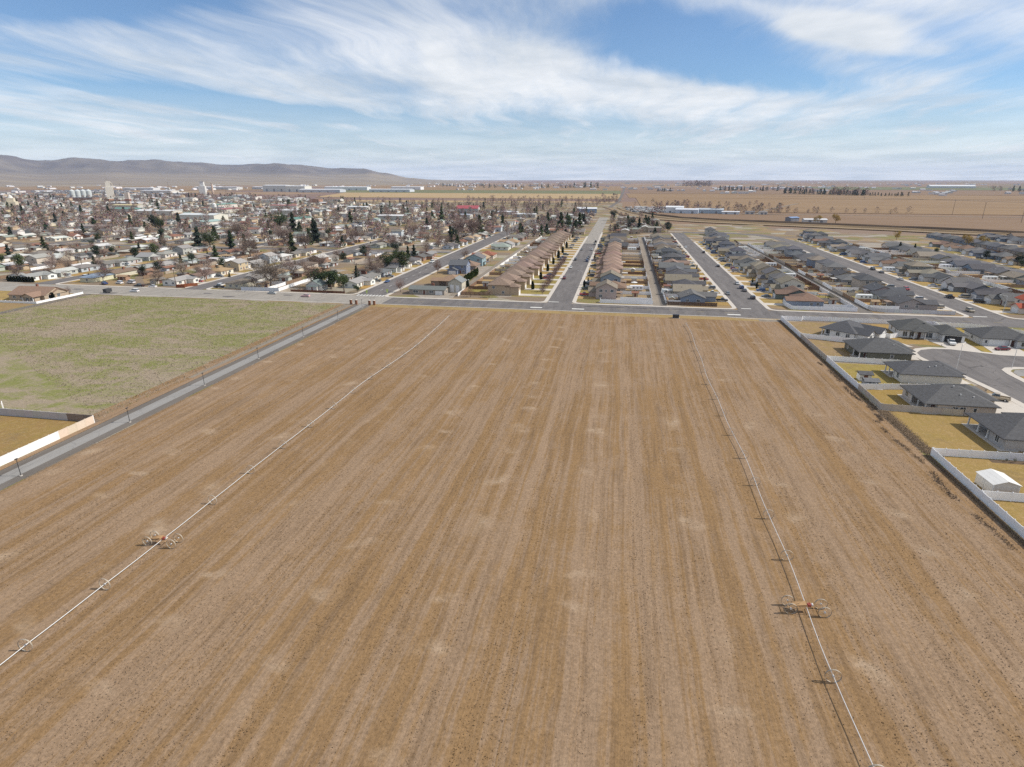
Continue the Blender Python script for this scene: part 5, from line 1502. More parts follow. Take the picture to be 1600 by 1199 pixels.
tree('bare', -279.0, 259, 5, 'young bare tree on the lawn beside the large tan-roofed house')

# vehicles of the court
vehicle('pickup', 120.8, 233.2, R(165), 'white', 'white pickup parked before the black garage door')
vehicle('sedan', 134.2, 227.4, R(100), 'maroon', 'maroon car on the drive of the pale grey house')
vehicle('pickup', 103.6, 172.0, R(60), 'tan', 'tan pickup parked on the drive beside the beige house')

for i, (x, y, h, ph) in enumerate(((83.5, 130.2, .9, 'at the white fence, first in the bed'), (85.2, 130.3, 1.2, 'at the white fence, second in the bed'), (87.4, 130.2, 1.0, 'at the white fence, third in the bed'),
        (109.6, 239.6, .8, 'before the black-garage house, left window'), (112.2, 239.3, .9, 'before the black-garage house, right window'), (116.0, 229.6, .7, 'on the rounded lawn of the court'),
        (127.8, 231.2, .8, 'between the two drives of the court'), (142.5, 229.0, .8, 'before the pale grey house window'), (104.2, 178.8, .8, 'beside the court kerb by the cream house'),
        (104.6, 154.0, .8, 'beside the court kerb by the beige house'), (79.6, 219.0, .7, 'in the bare brown yard'), (76.0, 213.5, .6, 'in the bare brown yard nearer the fence'))):
    tree('low', x, y, h, f'small garden shrub {ph}', 'garden shrubs of the court', jit((.11, .105, .05), .3), width=1.3)
slab('garden_bed', rect(80.5, 129.4, 89.0, 131.0), .05, 'soil_dark')
slab('garden_bed', [(107.2, 238.2), (114.0, 237.6), (114.2, 239.8), (107.0, 240.6)], .06, 'soil_dark')

# ------------------------------------------------------------------ rows of houses
NEWS = ['ranch1', 'ranch2', 'ranch3', 'ranch1', 'ranch2', 'two2']
OLDS = ['town1', 'town2', 'town3', 'town2', 'town1', 'town4', 'town3', 'town5']
NHOUSE = [0]
VENTS = {'ranch1': [(2, 7.2, 4.2, 1), (-1.5, 8.2, 3.75, 0), (4.2, 6.6, 4.4, 0)], 'ranch2': [(1.5, 7.5, 4.5, 0), (-1.2, 8.4, 4.1, 1)], 'ranch3': [(-2.2, 8, 4.35, 1), (2.4, 10, 4.3, 0), (-1.6, 11.0, 4.6, 0)],
         'two1': [(2.0, 7, 7.2, 1), (-2.2, 7.6, 6.9, 0)], 'two2': [(.8, 6.4, 7.0, 0)], 'tiled': [(1.5, 7.4, 6.8, 0)]}
BACK = {'ranch1': 10.5, 'ranch2': 12.0, 'ranch3': 14.0, 'two1': 10.5, 'two2': 10.2}
_pc = MB().box(-2.4, 0, 2.35, 2.4, 3.2, 2.5).mesh('patio_cover', 'smooth_paint')
_pp = MB().box(-.07, -.07, 0, .07, .07, 2.35).mesh('patio_post', 'trim_white')
pr_ = random.Random(91)
def put(spn, x, y, rz, wall, roof, label, group, garage=None, scale=None, doorc=None):
    NHOUSE[0] += 1
    t = put0(spn, x, y, rz, wall, roof, label, group, garage, scale, doorc)
    if spn in BACK and y < 470 and pr_.random() < .55:
        u = pr_.uniform(-2, 2)
        c_ = link('patio_cover', _pc, t, (u, BACK[spn] + .02, 0), color=pr_.choice(((.6, .58, .55), (.25, .17, .11), (.14, .14, .15), (.45, .42, .38))))
        for s in (-2.2, 2.2):
            link('patio_post', _pp, c_, (s, 3.0, 0))
    return t
def put0(spn, x, y, rz, wall, roof, label, group, garage=None, scale=None, doorc=None):
    return build_house(SP[spn], (x, y, 0), rz, jit(wall, .08), jit(roof, .12), label, group, garage or (.72, .71, .69), doorc or (.16, .07, .05), scale=scale, vents=VENTS.get(spn, ()) if y < 470 else ())
def drive(x0, y0, x1, y1):
    slab('driveway', rect(min(x0, x1), y0, max(x0, x1), y1), .09 + .004 * rnd.random(), 'concrete')
VK = ['sedan', 'suv', 'pickup', 'suv', 'sedan', 'van', 'pickup']
VC = ['white', 'silver', 'black', 'grey', 'red', 'blue', 'white', 'black', 'tan', 'dark green', 'silver', 'grey']
def row(cx, face, y0, pitch, n, phrase, group, over=None, pool=NEWS, roofs=ROOFS_NEW, walls=WALLS_NEW, kerbx=None, yard=None, pcar=.4, seed=1, skip=(), frm='the field', fcol=None, ptree=0.0, btree=0.0, wide=(.98, 1.12)):
    """face +1: front looks to +x; -1: to -x. Returns lot centres."""
    r = random.Random(seed)
    lots = []
    k = 0
    for i in range(n):
        y = y0 + pitch * i
        if any(a < y < b for a, b in skip) or not in_view(cx, y, 90):
            continue
        spn = r.choice(pool)
        rf, rn = r.choice(roofs)
        wl_, wn = r.choice(walls)
        gar = None
        o = (over or {}).get(i)
        if o:
            spn, (wl_, wn), (rf, rn) = o[0], o[1], o[2]
        kind = {'two1': 'two-storey house', 'two2': 'two-storey house', 'tiled': 'two-storey house', 'town5': 'two-storey house'}.get(spn, 'house')
        lab = f'{wn}-walled {rn}-roofed {kind}, {ordn(k)} from {frm}, {phrase}'
        sc = None if spn == 'tiled' else (r.uniform(*wide) * (1 if r.random() < .5 else -1), r.uniform(.95, 1.12), 1)
        dx = r.uniform(-.8, .8)
        put(spn, cx + dx, y, R(90 * face), wl_, rf, lab, group, gar, sc)
        lots.append((y, k, sc[0] if sc else 1))
        HOUSES.append((cx - face * 5, y, f'{ordn(k)} house from {frm}, {phrase}'))
        if kerbx is not None:
            s = (sc[0] if sc else 1)
            gx = {'ranch1': -2.8, 'ranch2': 3.3, 'ranch3': -2.6, 'two1': -2.5, 'two2': 2.6, 'tiled': -2.9}.get(spn, 4.8) * s
            gy = y + gx * face
            fw = {'ranch1': 5.2, 'ranch2': 4.8, 'ranch3': 3.6, 'two1': 4.0, 'two2': 4.2, 'tiled': 4.6}.get(spn, 0.0)
            drive(cx + dx + face * fw, gy - 2.6, kerbx, gy + 2.6)
            if r.random() < pcar:
                c = r.choice(VC)
                vk = r.choice(VK)
                xx = (cx + dx + face * fw + kerbx) / 2 + r.uniform(-.6, .6)
                vehicle(vk, xx, gy + r.choice((-1.2, 1.2)), R(90 if r.random() < .5 else -90), c,
                        f'{c} {VNAMES[vk][1]} on {ordn(k)} drive from {frm}, {phrase}', z=.1)
            # front lawn
            sheet('lawn', rect(min(cx + face * .5, kerbx), y - pitch / 2 + .3, max(cx + face * .5, kerbx), y + pitch / 2 - .3), .045 + .003 * (i % 2), 'lawn',
                  jit(r.choice([(.36, .225, .08), (.33, .22, .07), (.30, .22, .08), (.24, .20, .06), (.38, .26, .12)]), .1))
        if yard is not None:
            xb = cx - face * 12.5
            c, cn, st = r.choice([(VW, 'white vinyl', 'vinyl'), (VW, 'white vinyl', 'vinyl'), (VW, 'white vinyl', 'vinyl'), (VB, 'brown timber', 'timber'), (VT, 'tan vinyl', 'vinyl'), ((.3, .2, .13), 'weathered timber', 'timber')])
            if fcol:
                c, cn, st = fcol
            yl = y - pitch / 2
            lab = f'{cn} yard fence behind {ordn(k)} house from {frm}, {phrase}'
            pts = [(xb + face * 1.0, yl), (yard, yl), (yard, yl + pitch - .12)]
            (fence if y < 318 else far_fence)(pts, c, lab, st, group='yard fences between the lots')
            if r.random() < .09:
                vehicle('trailer', (xb + yard) / 2, y + r.uniform(-3, 3), R(90 + r.uniform(-5, 5)), 'white', f'white travel trailer behind {ordn(k)} house from {frm}, {phrase}', z=.05)
            elif r.random() < .4:
                sp_ = SP['shed']
                hx = (xb + yard) / 2 + r.uniform(-1, 1)
                wc, wn2 = r.choice(WALLS_OLD)
                build_house(sp_, (hx, y + r.uniform(-4, 4), .02), R(r.choice((0, 90, 180, 270))), jit(wc), jit(r.choice(ROOFS_OLD)[0]),
                            f'small {wn2} shed behind {ordn(k)} house from {frm}, {phrase}', 'back-yard sheds', name='garden_shed', cat='shed')
            if r.random() < .5:
                kd = r.choice(('bare', 'low', 'column'))
                tree(kd, (xb + yard) / 2 + r.uniform(-4, 4), yl + r.uniform(1.2, 3), r.uniform(2.5, 4.5) if kd == 'bare' else r.uniform(1.2, 2.6), f'{"young bare tree" if kd == "bare" else "small shrub"} behind {ordn(k)} house from {frm}, {phrase}', 'back-yard plants', jit((.2, .15, .12), .2) if kd == 'bare' else None, rr=r)
            sheet('lawn', rect(min(xb, yard) + .2, yl + .25, max(xb, yard) - .2, yl + pitch - .25), .045 + .003 * (i % 2), 'lawn', jit(r.choice([(.36, .225, .10), (.30, .21, .12), (.27, .2, .13), (.22, .2, .06), (.4, .27, .14)]), .1))
        if r.random() < ptree:
            kd = r.choice(('bare', 'bare', 'column', 'conifer'))
            tree(kd, cx + face * r.uniform(7, 9.5), y + pitch / 2 - 1 + r.uniform(-.5, .5), r.uniform(2.5, 4.5), f'small {"bare" if kd == "bare" else "evergreen"} front-yard {"shrub" if kd == "column" else "tree"} by {ordn(k)} house from {frm}, {phrase}', 'front-yard trees', rr=r)
        if btree and r.random() < btree:
            kd = r.choice(('bare', 'bare', 'bare', 'bare', 'conifer', 'pine'))
            hh = r.uniform(6.5, 12.5)
            tree(kd, cx - face * r.uniform(13, 19), y + r.uniform(-6, 6), hh, f'{"bare brown" if kd == "bare" else "dark evergreen"} tree behind {ordn(k)} house from {frm}, {phrase}', 'back-yard trees of the town', rr=r)
            wc2, wn2 = r.choice(WALLS_OLD)
            build_house(SP['shed'], (cx - face * r.uniform(15, 20), y + r.uniform(-6, 6), .02), R(r.choice((0, 90))), jit(wc2), jit(r.choice(ROOFS_OLD)[0]),
                        f'small {wn2} outbuilding behind {ordn(k)} house from {frm}, {phrase}', 'outbuildings of the town', name='garden_shed', cat='shed', scale=(r.uniform(1.6, 2.6), r.uniform(1.5, 2.2), 1.1))
            if r.random() < .6:
                fc_, fn_ = r.choice((((.30, .20, .13), 'brown timber'), ((.22, .15, .10), 'dark timber'), (VW, 'white vinyl'), ((.36, .30, .24), 'weathered timber')))
                far_fence([(cx - face * 10, y + 8.6), (cx - face * 27, y + 8.6), (cx - face * 27, y - 8.6)], fc_, f'{fn_} fence behind {ordn(k)} house from {frm}, {phrase}', 'timber', group='back fences of the town')
            if r.random() < .5:
                tree('bare', cx - face * r.uniform(2, 9), y + 9.2, r.uniform(6, 10), f'bare brown tree beside {ordn(k)} house from {frm}, {phrase}', 'side-yard trees of the town', rr=r)
        k += 1
    return lots

TILE = ((.225, .165, .130), 'tan-tiled')
SANDW = ((.50, .38, .26), 'sand')
def nm(d, *keys):
    return [x for x in d if x[1] in keys]
taupeR, charR, greyR, brownR, slateR = ((.225, .195, .152), 'taupe'), ((.098, .097, .102), 'charcoal'), ((.145, .141, .140), 'grey'), ((.20, .135, .10), 'brown'), ((.115, .117, .127), 'slate-grey')
rosyR = ((.255, .180, .142), 'rosy-tan')
row(-54.0, 1, 304.5, 17.0, 19, 'left side of central street', 'houses left of the central street', {i: ('tiled', SANDW, TILE) for i in range(19)}, kerbx=-35.3, yard=-79.6, pcar=.6, seed=3)
ov = {0: ('two1', ((.43, .36, .33), 'rosy-beige'), taupeR), 1: ('ranch2', ((.42, .36, .30), 'taupe'), brownR), 2: ('two1', ((.27, .30, .34), 'blue-grey'), taupeR)}
for i in range(3, 13):
    ov[i] = ('two2', ((.48, .38, .29), 'sand'), rosyR)
row(-9.8, -1, 303.5, 17.4, 19, 'right side of central street', 'houses right of the central street', ov, kerbx=-19.6, yard=16.9, pcar=.85, seed=4, ptree=.3)
ov = {0: ('ranch1', ((.20, .25, .32), 'slate-blue'), greyR), 1: ('ranch3', ((.40, .36, .30), 'taupe'), taupeR), 2: ('ranch2', ((.42, .41, .40), 'grey'), charR), 3: ('ranch3', ((.42, .37, .33), 'beige'), taupeR),
      4: ('ranch2', ((.5, .5, .5), 'pale-grey'), charR), 5: ('ranch1', ((.5, .48, .45), 'pale-grey'), slateR), 6: ('ranch3', ((.27, .26, .26), 'grey'), greyR), 7: ('ranch1', ((.46, .36, .32), 'rosy-beige'), rosyR), 8: ('two2', ((.2, .21, .22), 'grey'), charR), 9: ('ranch1', ((.3, .32, .35), 'blue-grey'), slateR)}
row(41.5, 1, 299.5, 17.2, 20, 'left side of inner-right street', 'houses left of the inner-right street', ov, kerbx=53.3, yard=23.4, pcar=.75, seed=5, ptree=.3)
ov = {0: ('ranch2', ((.25, .30, .37), 'blue-grey'), brownR), 1: ('ranch1', ((.13, .16, .15), 'dark-green'), brownR), 2: ('two1', ((.62, .57, .50), 'cream'), taupeR), 3: ('two2', ((.45, .45, .46), 'grey'), greyR), 4: ('two1', ((.48, .40, .31), 'tan'), greyR), 5: ('two1', ((.50, .42, .34), 'tan'), taupeR), 6: ('two2', ((.42, .36, .28), 'tan'), taupeR)}
row(83.5, -1, 302.0, 16.6, 19, 'right side of inner-right street', 'houses right of the inner-right street', ov, kerbx=70.3, yard=107.6, pcar=.8, seed=6, ptree=.2)
ov = {0: ('ranch1', ((.36, .31, .29), 'taupe'), charR), 1: ('ranch2', ((.45, .45, .44), 'grey'), charR), 2: ('ranch1', ((.42, .35, .32), 'rosy-beige'), slateR)}
row(139.0, 1, 303.0, 16.8, 17, 'left side of outer-right street', 'houses left of the outer-right street', ov, roofs=[charR, greyR, slateR, taupeR, greyR], kerbx=150.7, yard=114.4, pcar=.6, seed=7, skip=((596, 720),))
ov = {0: ('two1', ((.66, .55, .47), 'pale-pink'), ((.40, .10, .06), 'red')), 1: ('ranch3', ((.56, .53, .48), 'cream'), greyR), 2: ('ranch2', ((.24, .26, .31), 'slate-blue'), charR), 3: ('ranch1', ((.22, .22, .24), 'dark-grey'), greyR), 4: ('ranch3', ((.62, .61, .6), 'white'), greyR), 5: ('ranch1', ((.56, .55, .53), 'pale-grey'), charR)}
row(181.0, -1, 301.0, 16.6, 21, 'right side of outer-right street', 'houses right of the outer-right street', ov, roofs=[charR, greyR, taupeR, slateR, greyR, brownR], kerbx=168.7, yard=206.8, pcar=.75, seed=8)
row(236.0, 1, 345.0, 17.0, 14, 'left side of rearmost right street', 'houses left of the rearmost street', None, ['ranch1', 'ranch2', 'ranch3'], [charR, greyR, slateR, taupeR, greyR], kerbx=247.6, yard=207.6, pcar=.2, seed=9)
row(276.0, -1, 420.0, 17.0, 11, 'right side of rearmost right street', 'houses right of the rearmost street', None, ['ranch1', 'ranch2', 'ranch3'], [charR, greyR, slateR, brownR], kerbx=263.8, yard=302, pcar=.3, seed=10, fcol=(VB, 'brown timber', 'timber'))
row(322.0, 1, 470.0, 18.0, 13, 'first row behind rearmost street', 'houses behind the rearmost street', None, ['ranch1', 'ranch2'], [charR, greyR, slateR], seed=12)
row(402.0, 1, 540.0, 19.0, 9, 'third row behind rearmost street', 'houses behind the rearmost street', None, ['ranch1', 'ranch2', 'ranch3'], [charR, greyR, brownR], seed=31)
row(362.0, -1, 500.0, 19.0, 11, 'second row behind rearmost street', 'houses behind the rearmost street', None, ['ranch1', 'ranch2'], [charR, greyR, slateR], seed=13)
row(100.0, 1, 628.0, 19.0, 4, 'far end of outer-right street', 'houses at the far end of the outer-right street', None, ['ranch1', 'ranch2', 'two2'], [charR, greyR, slateR], seed=14)
row(190.0, -1, 628.0, 18.0, 4, 'outer bend of outer-right street', 'houses at the far end of the outer-right street', None, ['ranch1', 'ranch2', 'two2'], [charR, greyR, taupeR], seed=15)
# right-hand side of the street that runs on from the path
put('town1', -97.5, 293.2, 0, (.30, .26, .23), (.155, .165, .150), 'long grey-green-roofed house at the corner facing the cross road', 'houses right of the path street', scale=(1.35, .95, 1))
put('shop', -84.6, 306.5, 0, (.50, .46, .38), (.19, .195, .19), 'tall tan garage with white doors behind the corner house', None, scale=(.62, .95, 1.25))
put('ranch2', -99.0, 327.0, R(-90), (.24, .19, .15), (.27, .18, .125), 'dark brown house with tan hip roof behind the corner garage', 'houses right of the path street')
put('two1', -100.5, 366.0, 0, (.20, .245, .32), (.135, .14, .15), 'slate-blue two-storey house with grey gable roof beside the tall hedge', 'houses right of the path street')
row(-104.5, -1, 388.0, 19.5, 14, 'right side of path street', 'houses right of the path street', {0: ('ranch2', ((.25, .2, .17), 'brown'), brownR), 1: ('two1', ((.30, .42, .44), 'teal'), greyR), 2: ('ranch1', ((.3, .25, .2), 'brown'), ((.36, .26, .17), 'tan')), 3: ('ranch2', ((.55, .5, .42), 'cream'), ((.28, .115, .075), 'rust-red'))},
    ['town1', 'town2', 'town3', 'ranch2', 'ranch1'], ROOFS_OLD, WALLS_OLD, kerbx=-116.2, pcar=.4, seed=16, frm='the hedge', skip=((462, 488), (632, 658)))
SK = ((458, 492), (628, 662), (818, 852))
greyL = ((.31, .30, .28), 'light-grey')
ov = {0: ('town3', ((.68, .66, .62), 'white'), greyL), 1: ('town1', ((.42, .42, .40), 'grey'), ((.185, .18, .17), 'weathered-grey')), 2: ('town2', ((.3, .33, .36), 'blue-grey'), ((.13, .13, .135), 'dark-grey')), 3: ('town4', ((.6, .58, .54), 'white'), ((.17, .17, .17), 'dark-grey'))}
row(-141.5, 1, 313.0, 19.0, 17, 'left side of path street', 'houses left of the path street', ov, OLDS, ROOFS_OLD, WALLS_OLD, kerbx=-135.4, pcar=.4, seed=17, skip=SK, frm='the cross road', btree=.9, ptree=.3, wide=(1.0, 1.25))
put('town4', -161.0, 293.6, R(0), (.62, .60, .55), (.155, .185, .175), 'small green-grey-roofed house facing the cross road before dark evergreens', 'houses facing the cross road', scale=(.9, .8, 1))
TOWN = [(-212.5, -1, 'first town street, right side', 18, {0: ('town2', ((.5, .45, .36), 'tan'), ((.16, .13, .11), 'brown')), 1: ('town3', ((.62, .6, .55), 'cream'), greyL)}),
        (-243.5, 1, 'first town street, left side', 19, {0: ('town3', ((.66, .65, .62), 'white'), greyL), 1: ('town1', ((.38, .38, .40), 'grey'), ((.17, .12, .095), 'brown')), 2: ('town2', ((.6, .55, .46), 'cream'), ((.35, .24, .14), 'tan'))}),
        (-308.5, -1, 'second town street, right side', 20, {0: ('town2', ((.62, .56, .42), 'cream'), ((.20, .255, .32), 'blue-grey')), 1: ('town1', ((.55, .52, .42), 'cream'), ((.19, .135, .10), 'brown'))}),
        (-339.5, 1, 'second town street, left side', 21, {0: ('town3', ((.72, .71, .69), 'white'), ((.26, .265, .26), 'light-grey'))}),
        (-406.5, -1, 'third town street, right side', 22, None),
        (-437.5, 1, 'third town street, left side', 23, None),
        (-504.5, -1, 'fourth town street, right side', 24, None),
        (-535.5, 1, 'fourth town street, left side', 25, None),
        (-602.5, -1, 'fifth town street, right side', 26, None)]
for cx, fc, ph, sd, ov in TOWN:
    row(cx, fc, 299.0 + (sd % 3) * 2, 18.4, {18: 17, 19: 17, 20: 17, 21: 17, 22: 17, 23: 17, 24: 17, 25: 17, 26: 17}[sd] - 1, ph, 'older houses of the town', ov, OLDS, ROOFS_OLD, WALLS_OLD,
        kerbx=(cx + fc * 8.0) if sd < 22 else None, pcar=.6 if sd < 21 else .4, seed=sd, skip=SK, frm='the cross road', btree=.95, ptree=.35, wide=(1.0, 1.22))
print('houses', NHOUSE[0])

# vehicles on the streets
for kind, x, y, rz, c, lab in (
    ('sedan', -23.0, 460.8, 0, 'black', 'black car at the right kerb of the central street, third from the field'), ('suv', -23.0, 438.4, 0, 'blue', 'dark blue car at the right kerb of the central street, nearest the field'),
    ('suv', -23.0, 449.5, 0, 'grey', 'grey car at the right kerb of the central street, second from the field'),
    ('suv', -23.1, 510.7, 180, 'silver', 'silver car at the right kerb of the central street, fourth from the field'), ('sedan', -23.0, 557, 0, 'grey', 'grey car at the right kerb of the central street, fifth from the field'),
    ('pickup', -23.0, 578, 0, 'black', 'black pickup at the right kerb of the central street, farthest down'),
    ('sedan', -31.9, 403.5, 180, 'white', 'white car at the left kerb of the central street'), ('suv', -31.9, 444, 180, 'black', 'black car at the left kerb of the central street, middle one'),
    ('sedan', -31.9, 511, 180, 'grey', 'grey car at the left kerb of the central street, farthest'), ('suv', -31.9, 356.8, 180, 'maroon', 'maroon car at the left kerb of the central street, nearest the field'),
    ('suv', 67.0, 311, 0, 'black', 'black car at the right kerb of inner-right street, nearest the field'), ('sedan', 67.0, 332.3, 0, 'grey', 'grey car at the right kerb of inner-right street, second from the field'),
    ('suv', 67.0, 341.2, 0, 'blue', 'blue car at the right kerb of inner-right street, third from the field'), ('sedan', 67.0, 354.8, 180, 'silver', 'silver car at the right kerb of inner-right street, fourth from the field'),
    ('sedan', 56.6, 321, 180, 'grey', 'grey car at the left kerb of inner-right street, nearest the field'), ('sedan', 67.0, 428, 0, 'black', 'black car at the right kerb of inner-right street, fifth from the field'),
    ('suv', 67.0, 508, 0, 'black', 'black car at the right kerb of inner-right street, sixth from the field'), ('sedan', 56.6, 545, 180, 'white', 'white car at the left kerb of inner-right street, farther one'),
    ('suv', 157.8, 296.5, 180, 'tan', 'olive-tan car driving out of outer-right street'), ('pickup', 165.6, 331, 0, 'black', 'black pickup at the right kerb of outer-right street'),
    ('suv', 154.0, 352, 180, 'red', 'bright red car at the left kerb of outer-right street'), ('sedan', 165.4, 388, 0, 'white', 'white car at the right kerb of outer-right street'),
    ('sedan', 165.4, 416, 0, 'grey', 'grey car at the right kerb of outer-right street, near the trailer'), ('suv', 165.4, 430, 180, 'black', 'black car at the right kerb of outer-right street, beyond the trailer'),
    ('trailer', 172.6, 424.0, 90, 'white', 'white travel trailer parked before houses on outer-right street'),
    ('suv', -253.0, 273.2, 90, 'white', 'white car driving along the cross road before the green field'), ('sedan', -254.0, 287.4, 90, 'white', 'white car parked at the far kerb of the cross road'),
    ('pickup', -262.5, 287.6, 90, 'black', 'black pickup parked at the far kerb of the cross road'), ('sedan', -177.5, 280.6, -90, 'silver', 'silver car on the cross road by the long pale wall'),
    ('sedan', -156.5, 276.5, 90, (.66, .42, .42), 'pale pink car on the cross road before the evergreens'), ('suv', -219.0, 296.0, 180, 'white', 'white car turning out of the first town street'),
    ('sedan', -132.2, 326.5, 180, 'blue', 'blue car at the left kerb of the path street'), ('van', -132.2, 413, 180, 'white', 'white van at the left kerb of the path street'),
    ('pickup', -288.5, 291.5, 60, 'blue', 'dark blue pickup parked beside the blue-roofed house'), ('suv', -281.5, 294.5, 75, 'white', 'white car parked beside the blue-roofed house, second vehicle'),
    ('van', -276.0, 297.0, 80, 'white', 'white van parked beside the blue-roofed house, third vehicle'), ('suv', -320.5, 312.0, 0, 'white', 'white car at the kerb of the second town street')):
    vehicle(kind, x, y, R(rz), c, lab, z=.045)
t = thing('utility_trailer', 'small dark box trailer standing at the near kerb of the cross road', 'trailer', (-264.5, 268.0, .05))
link('body', MB().box(-1.1, -1.8, .5, 1.1, 1.8, 2.3).mesh('body', 'fascia_dark'), t)
for sx in (-1.05, 1.05):
    link('wheel', veh('sedan')['wheel'], t, (sx, 0, .32))
# fences and walls of the front rows
fence([(-199.5, 287.0), (-178.6, 288.4)], (.52, .54, .57), 'long pale grey wall along the cross road under the big bare tree', 'precast', 1.9, cat='wall')
fence([(-178.4, 288.6), (-179.5, 333.0)], VW, 'white vinyl fence running back from the cross road beside the green-grey-roofed house')
fence([(-172, 289.4), (-141, 289.0)], (.17, .075, .045), 'low dark red timber fence along the cross road', 'timber', 1.1)
fence([(-232.6, 296), (-240, 288.6), (-222.6 - 12, 288.2)], (.26, .085, .04), 'red-brown timber fence at the first town street corner', 'timber', 1.8)
fence([(-80.3, 291.5), (-80.3, 304.0)], VW, 'white vinyl fence beside the corner garage at the alley')
far_fence([(-79.9, 340), (-79.9, 420), (-79.9, 520)], VW, 'white vinyl fence along the alley behind the tall hedge')
fence([(4.0, 287.6), (17.0, 287.9)], VW, 'white vinyl fence at the cross road between central street and the alley')
fence([(-8.0, 290), (-8.0, 287.6), (3.9, 287.6)], VW, 'white vinyl fence at the cross road before the rosy-beige house')
fence([(24.0, 287.8), (46.5, 287.8)], (.13, .085, .06), 'dark brown timber fence at the cross road before the slate-blue house', 'timber', 1.8)
fence([(23.7, 288.0), (23.7, 350.0)], (.15, .10, .075), 'dark timber fence along the alley of inner-right street, near part', 'timber', 1.9)
far_fence([(23.7, 350.2), (23.7, 560.0)], (.15, .10, .075), 'dark timber fence along the alley of inner-right street, far part', 'timber', 1.9)
fence([(78.5, 296), (79.5, 287.4), (107.4, 287.4), (107.4, 293.5)], VW, 'white vinyl fence round the corner yard of the brown-roofed blue house')
fence([(114.6, 340), (114.6, 290.5), (118, 288.2), (147.5, 287.6)], (.55, .54, .54), 'pale grey vinyl fence round the corner yard of the charcoal-roofed taupe house', h=1.7)
far_fence([(107.9, 296), (107.9, 420)], VW, 'white vinyl fence along the dark alley, side of inner-right street')

# pergola, canopy, tarps
t = thing('patio_cover', 'orange-brown patio cover beside the taupe house at the alley', 'pergola', (33.0, 318.0, 0), 0)
link('roof', MB().box(-4, -3, 2.5, 4, 3, 2.65).mesh('roof', 'timber'), t, color=(.42, .22, .11))
for x in (-3.8, 3.8):
    for y in (-2.8, 2.8):
        link('post', MB().box(-.08, -.08, 0, .08, .08, 2.5).mesh('post', 'timber'), t, (x, y, 0), color=(.3, .18, .1))
t = thing('pergola', 'wooden pergola in the yard of the brown-roofed blue house', 'pergola', (101.5, 318.0, 0), 0)
link('roof', MB().box(-2.2, -1.8, 2.4, 2.2, 1.8, 2.55).mesh('roof', 'timber'), t, color=(.36, .22, .12))
for x in (-2.1, 2.1):
    for y in (-1.7, 1.7):
        link('post', MB().box(-.08, -.08, 0, .08, .08, 2.4).mesh('post', 'timber'), t, (x, y, 0), color=(.2, .12, .08))
t = thing('garden_umbrella', 'white garden umbrella behind the blue-grey two-storey house', 'umbrella', (9, 338, 0))
link('canopy', MB().add([(1.9 * math.cos(R(45 * k)), 1.9 * math.sin(R(45 * k)), 2.2) for k in range(8)] + [(0, 0, 2.8)], [(k, (k + 1) % 8, 8) for k in range(8)]).mesh('canopy', 'trim_white'), t)
link('pole', MB().tube((0, 0, 0), (0, 0, 2.7), .04).mesh('pole', 'galvanised'), t)

# ------------------------------------------------------------------ trees one can tell apart
tr_ = random.Random(5)
LATER = []
tree('big_bare', -188.0, 296.5, 17.5, 'largest bare spreading tree behind the long pale wall', None, (.20, .165, .135), width=1.3)
tree('big_bare', -166.5, 304, 12.5, 'bare brown tree between the big bare tree and the evergreens', None, (.20, .14, .115))
tree('pine', -143.0, 292.5, 10.8, 'broad green pine with bare stem on the lawn by the crossing', None, (.060, .080, .030), width=1.15)
tree('pine', -153.5, 299, 11.5, 'dark rounded evergreen behind the green-grey-roofed house, right one', None, (.038, .056, .024), width=1.4)
tree('pine', -161.5, 303, 10.8, 'dark rounded evergreen behind the green-grey-roofed house, left one', None, (.036, .054, .024), width=1.4)
tree('pine', -134.9, 291.5, 4.6, 'small round evergreen at the crossing corner', None, (.045, .065, .028), width=1.2)
tree('bare', -113.5, 297.5, 7.4, 'bare reddish street tree by the corner house', None, (.26, .165, .135))
tree('bare', -112.5, 362, 9.5, 'dense brown-leaved tree in front of the slate-blue house', None, (.16, .085, .055), width=.9)
tree('pine', -131.0 - 8, 372, 14.5, 'tall green pine beside the path street, right of a pair', None, (.048, .066, .026))
tree('pine', -147, 366, 13.0, 'tall green pine beside the path street, left of a pair', None, (.040, .058, .024))
for i, (x, y, h, k) in enumerate(((-352.8, 459, 16, 'conifer'), (-337, 452, 14.5, 'pine'), (-330, 470, 13, 'conifer'), (-305, 452, 12, 'conifer'), (-368, 612, 20, 'pine'), (-300, 560, 17, 'conifer'), (-282, 530, 17, 'conifer'), (-520, 610, 17, 'pine'), (-508, 604, 14, 'pine'), (-250, 430, 15, 'conifer'), (-420, 345, 8, 'pine'), (-392, 395, 9, 'pine'), (-368, 640, 18, 'conifer'), (-160, 560, 13, 'conifer'), (-175, 455, 9, 'pine'), (-196, 440, 8, 'pine'), (-150, 640, 17, 'conifer'), (-70, 720, 17, 'conifer'), (-62, 735, 15, 'pine'), (-50, 745, 16, 'conifer'), (-240, 800, 17, 'conifer'), (-48, 800, 12, 'conifer'), (-12, 900, 13, 'pine'), (12, 700, 14, 'pine'), (20, 705, 13, 'conifer'), (52, 705, 11, 'pine'), (-5, 690, 9, 'pine'))):
    LATER.append((tree(k, x, y, h * 1.2, 'tmp', 'dark evergreens among the houses', rr=tr_), 'tall dark evergreen above the town roofs'))
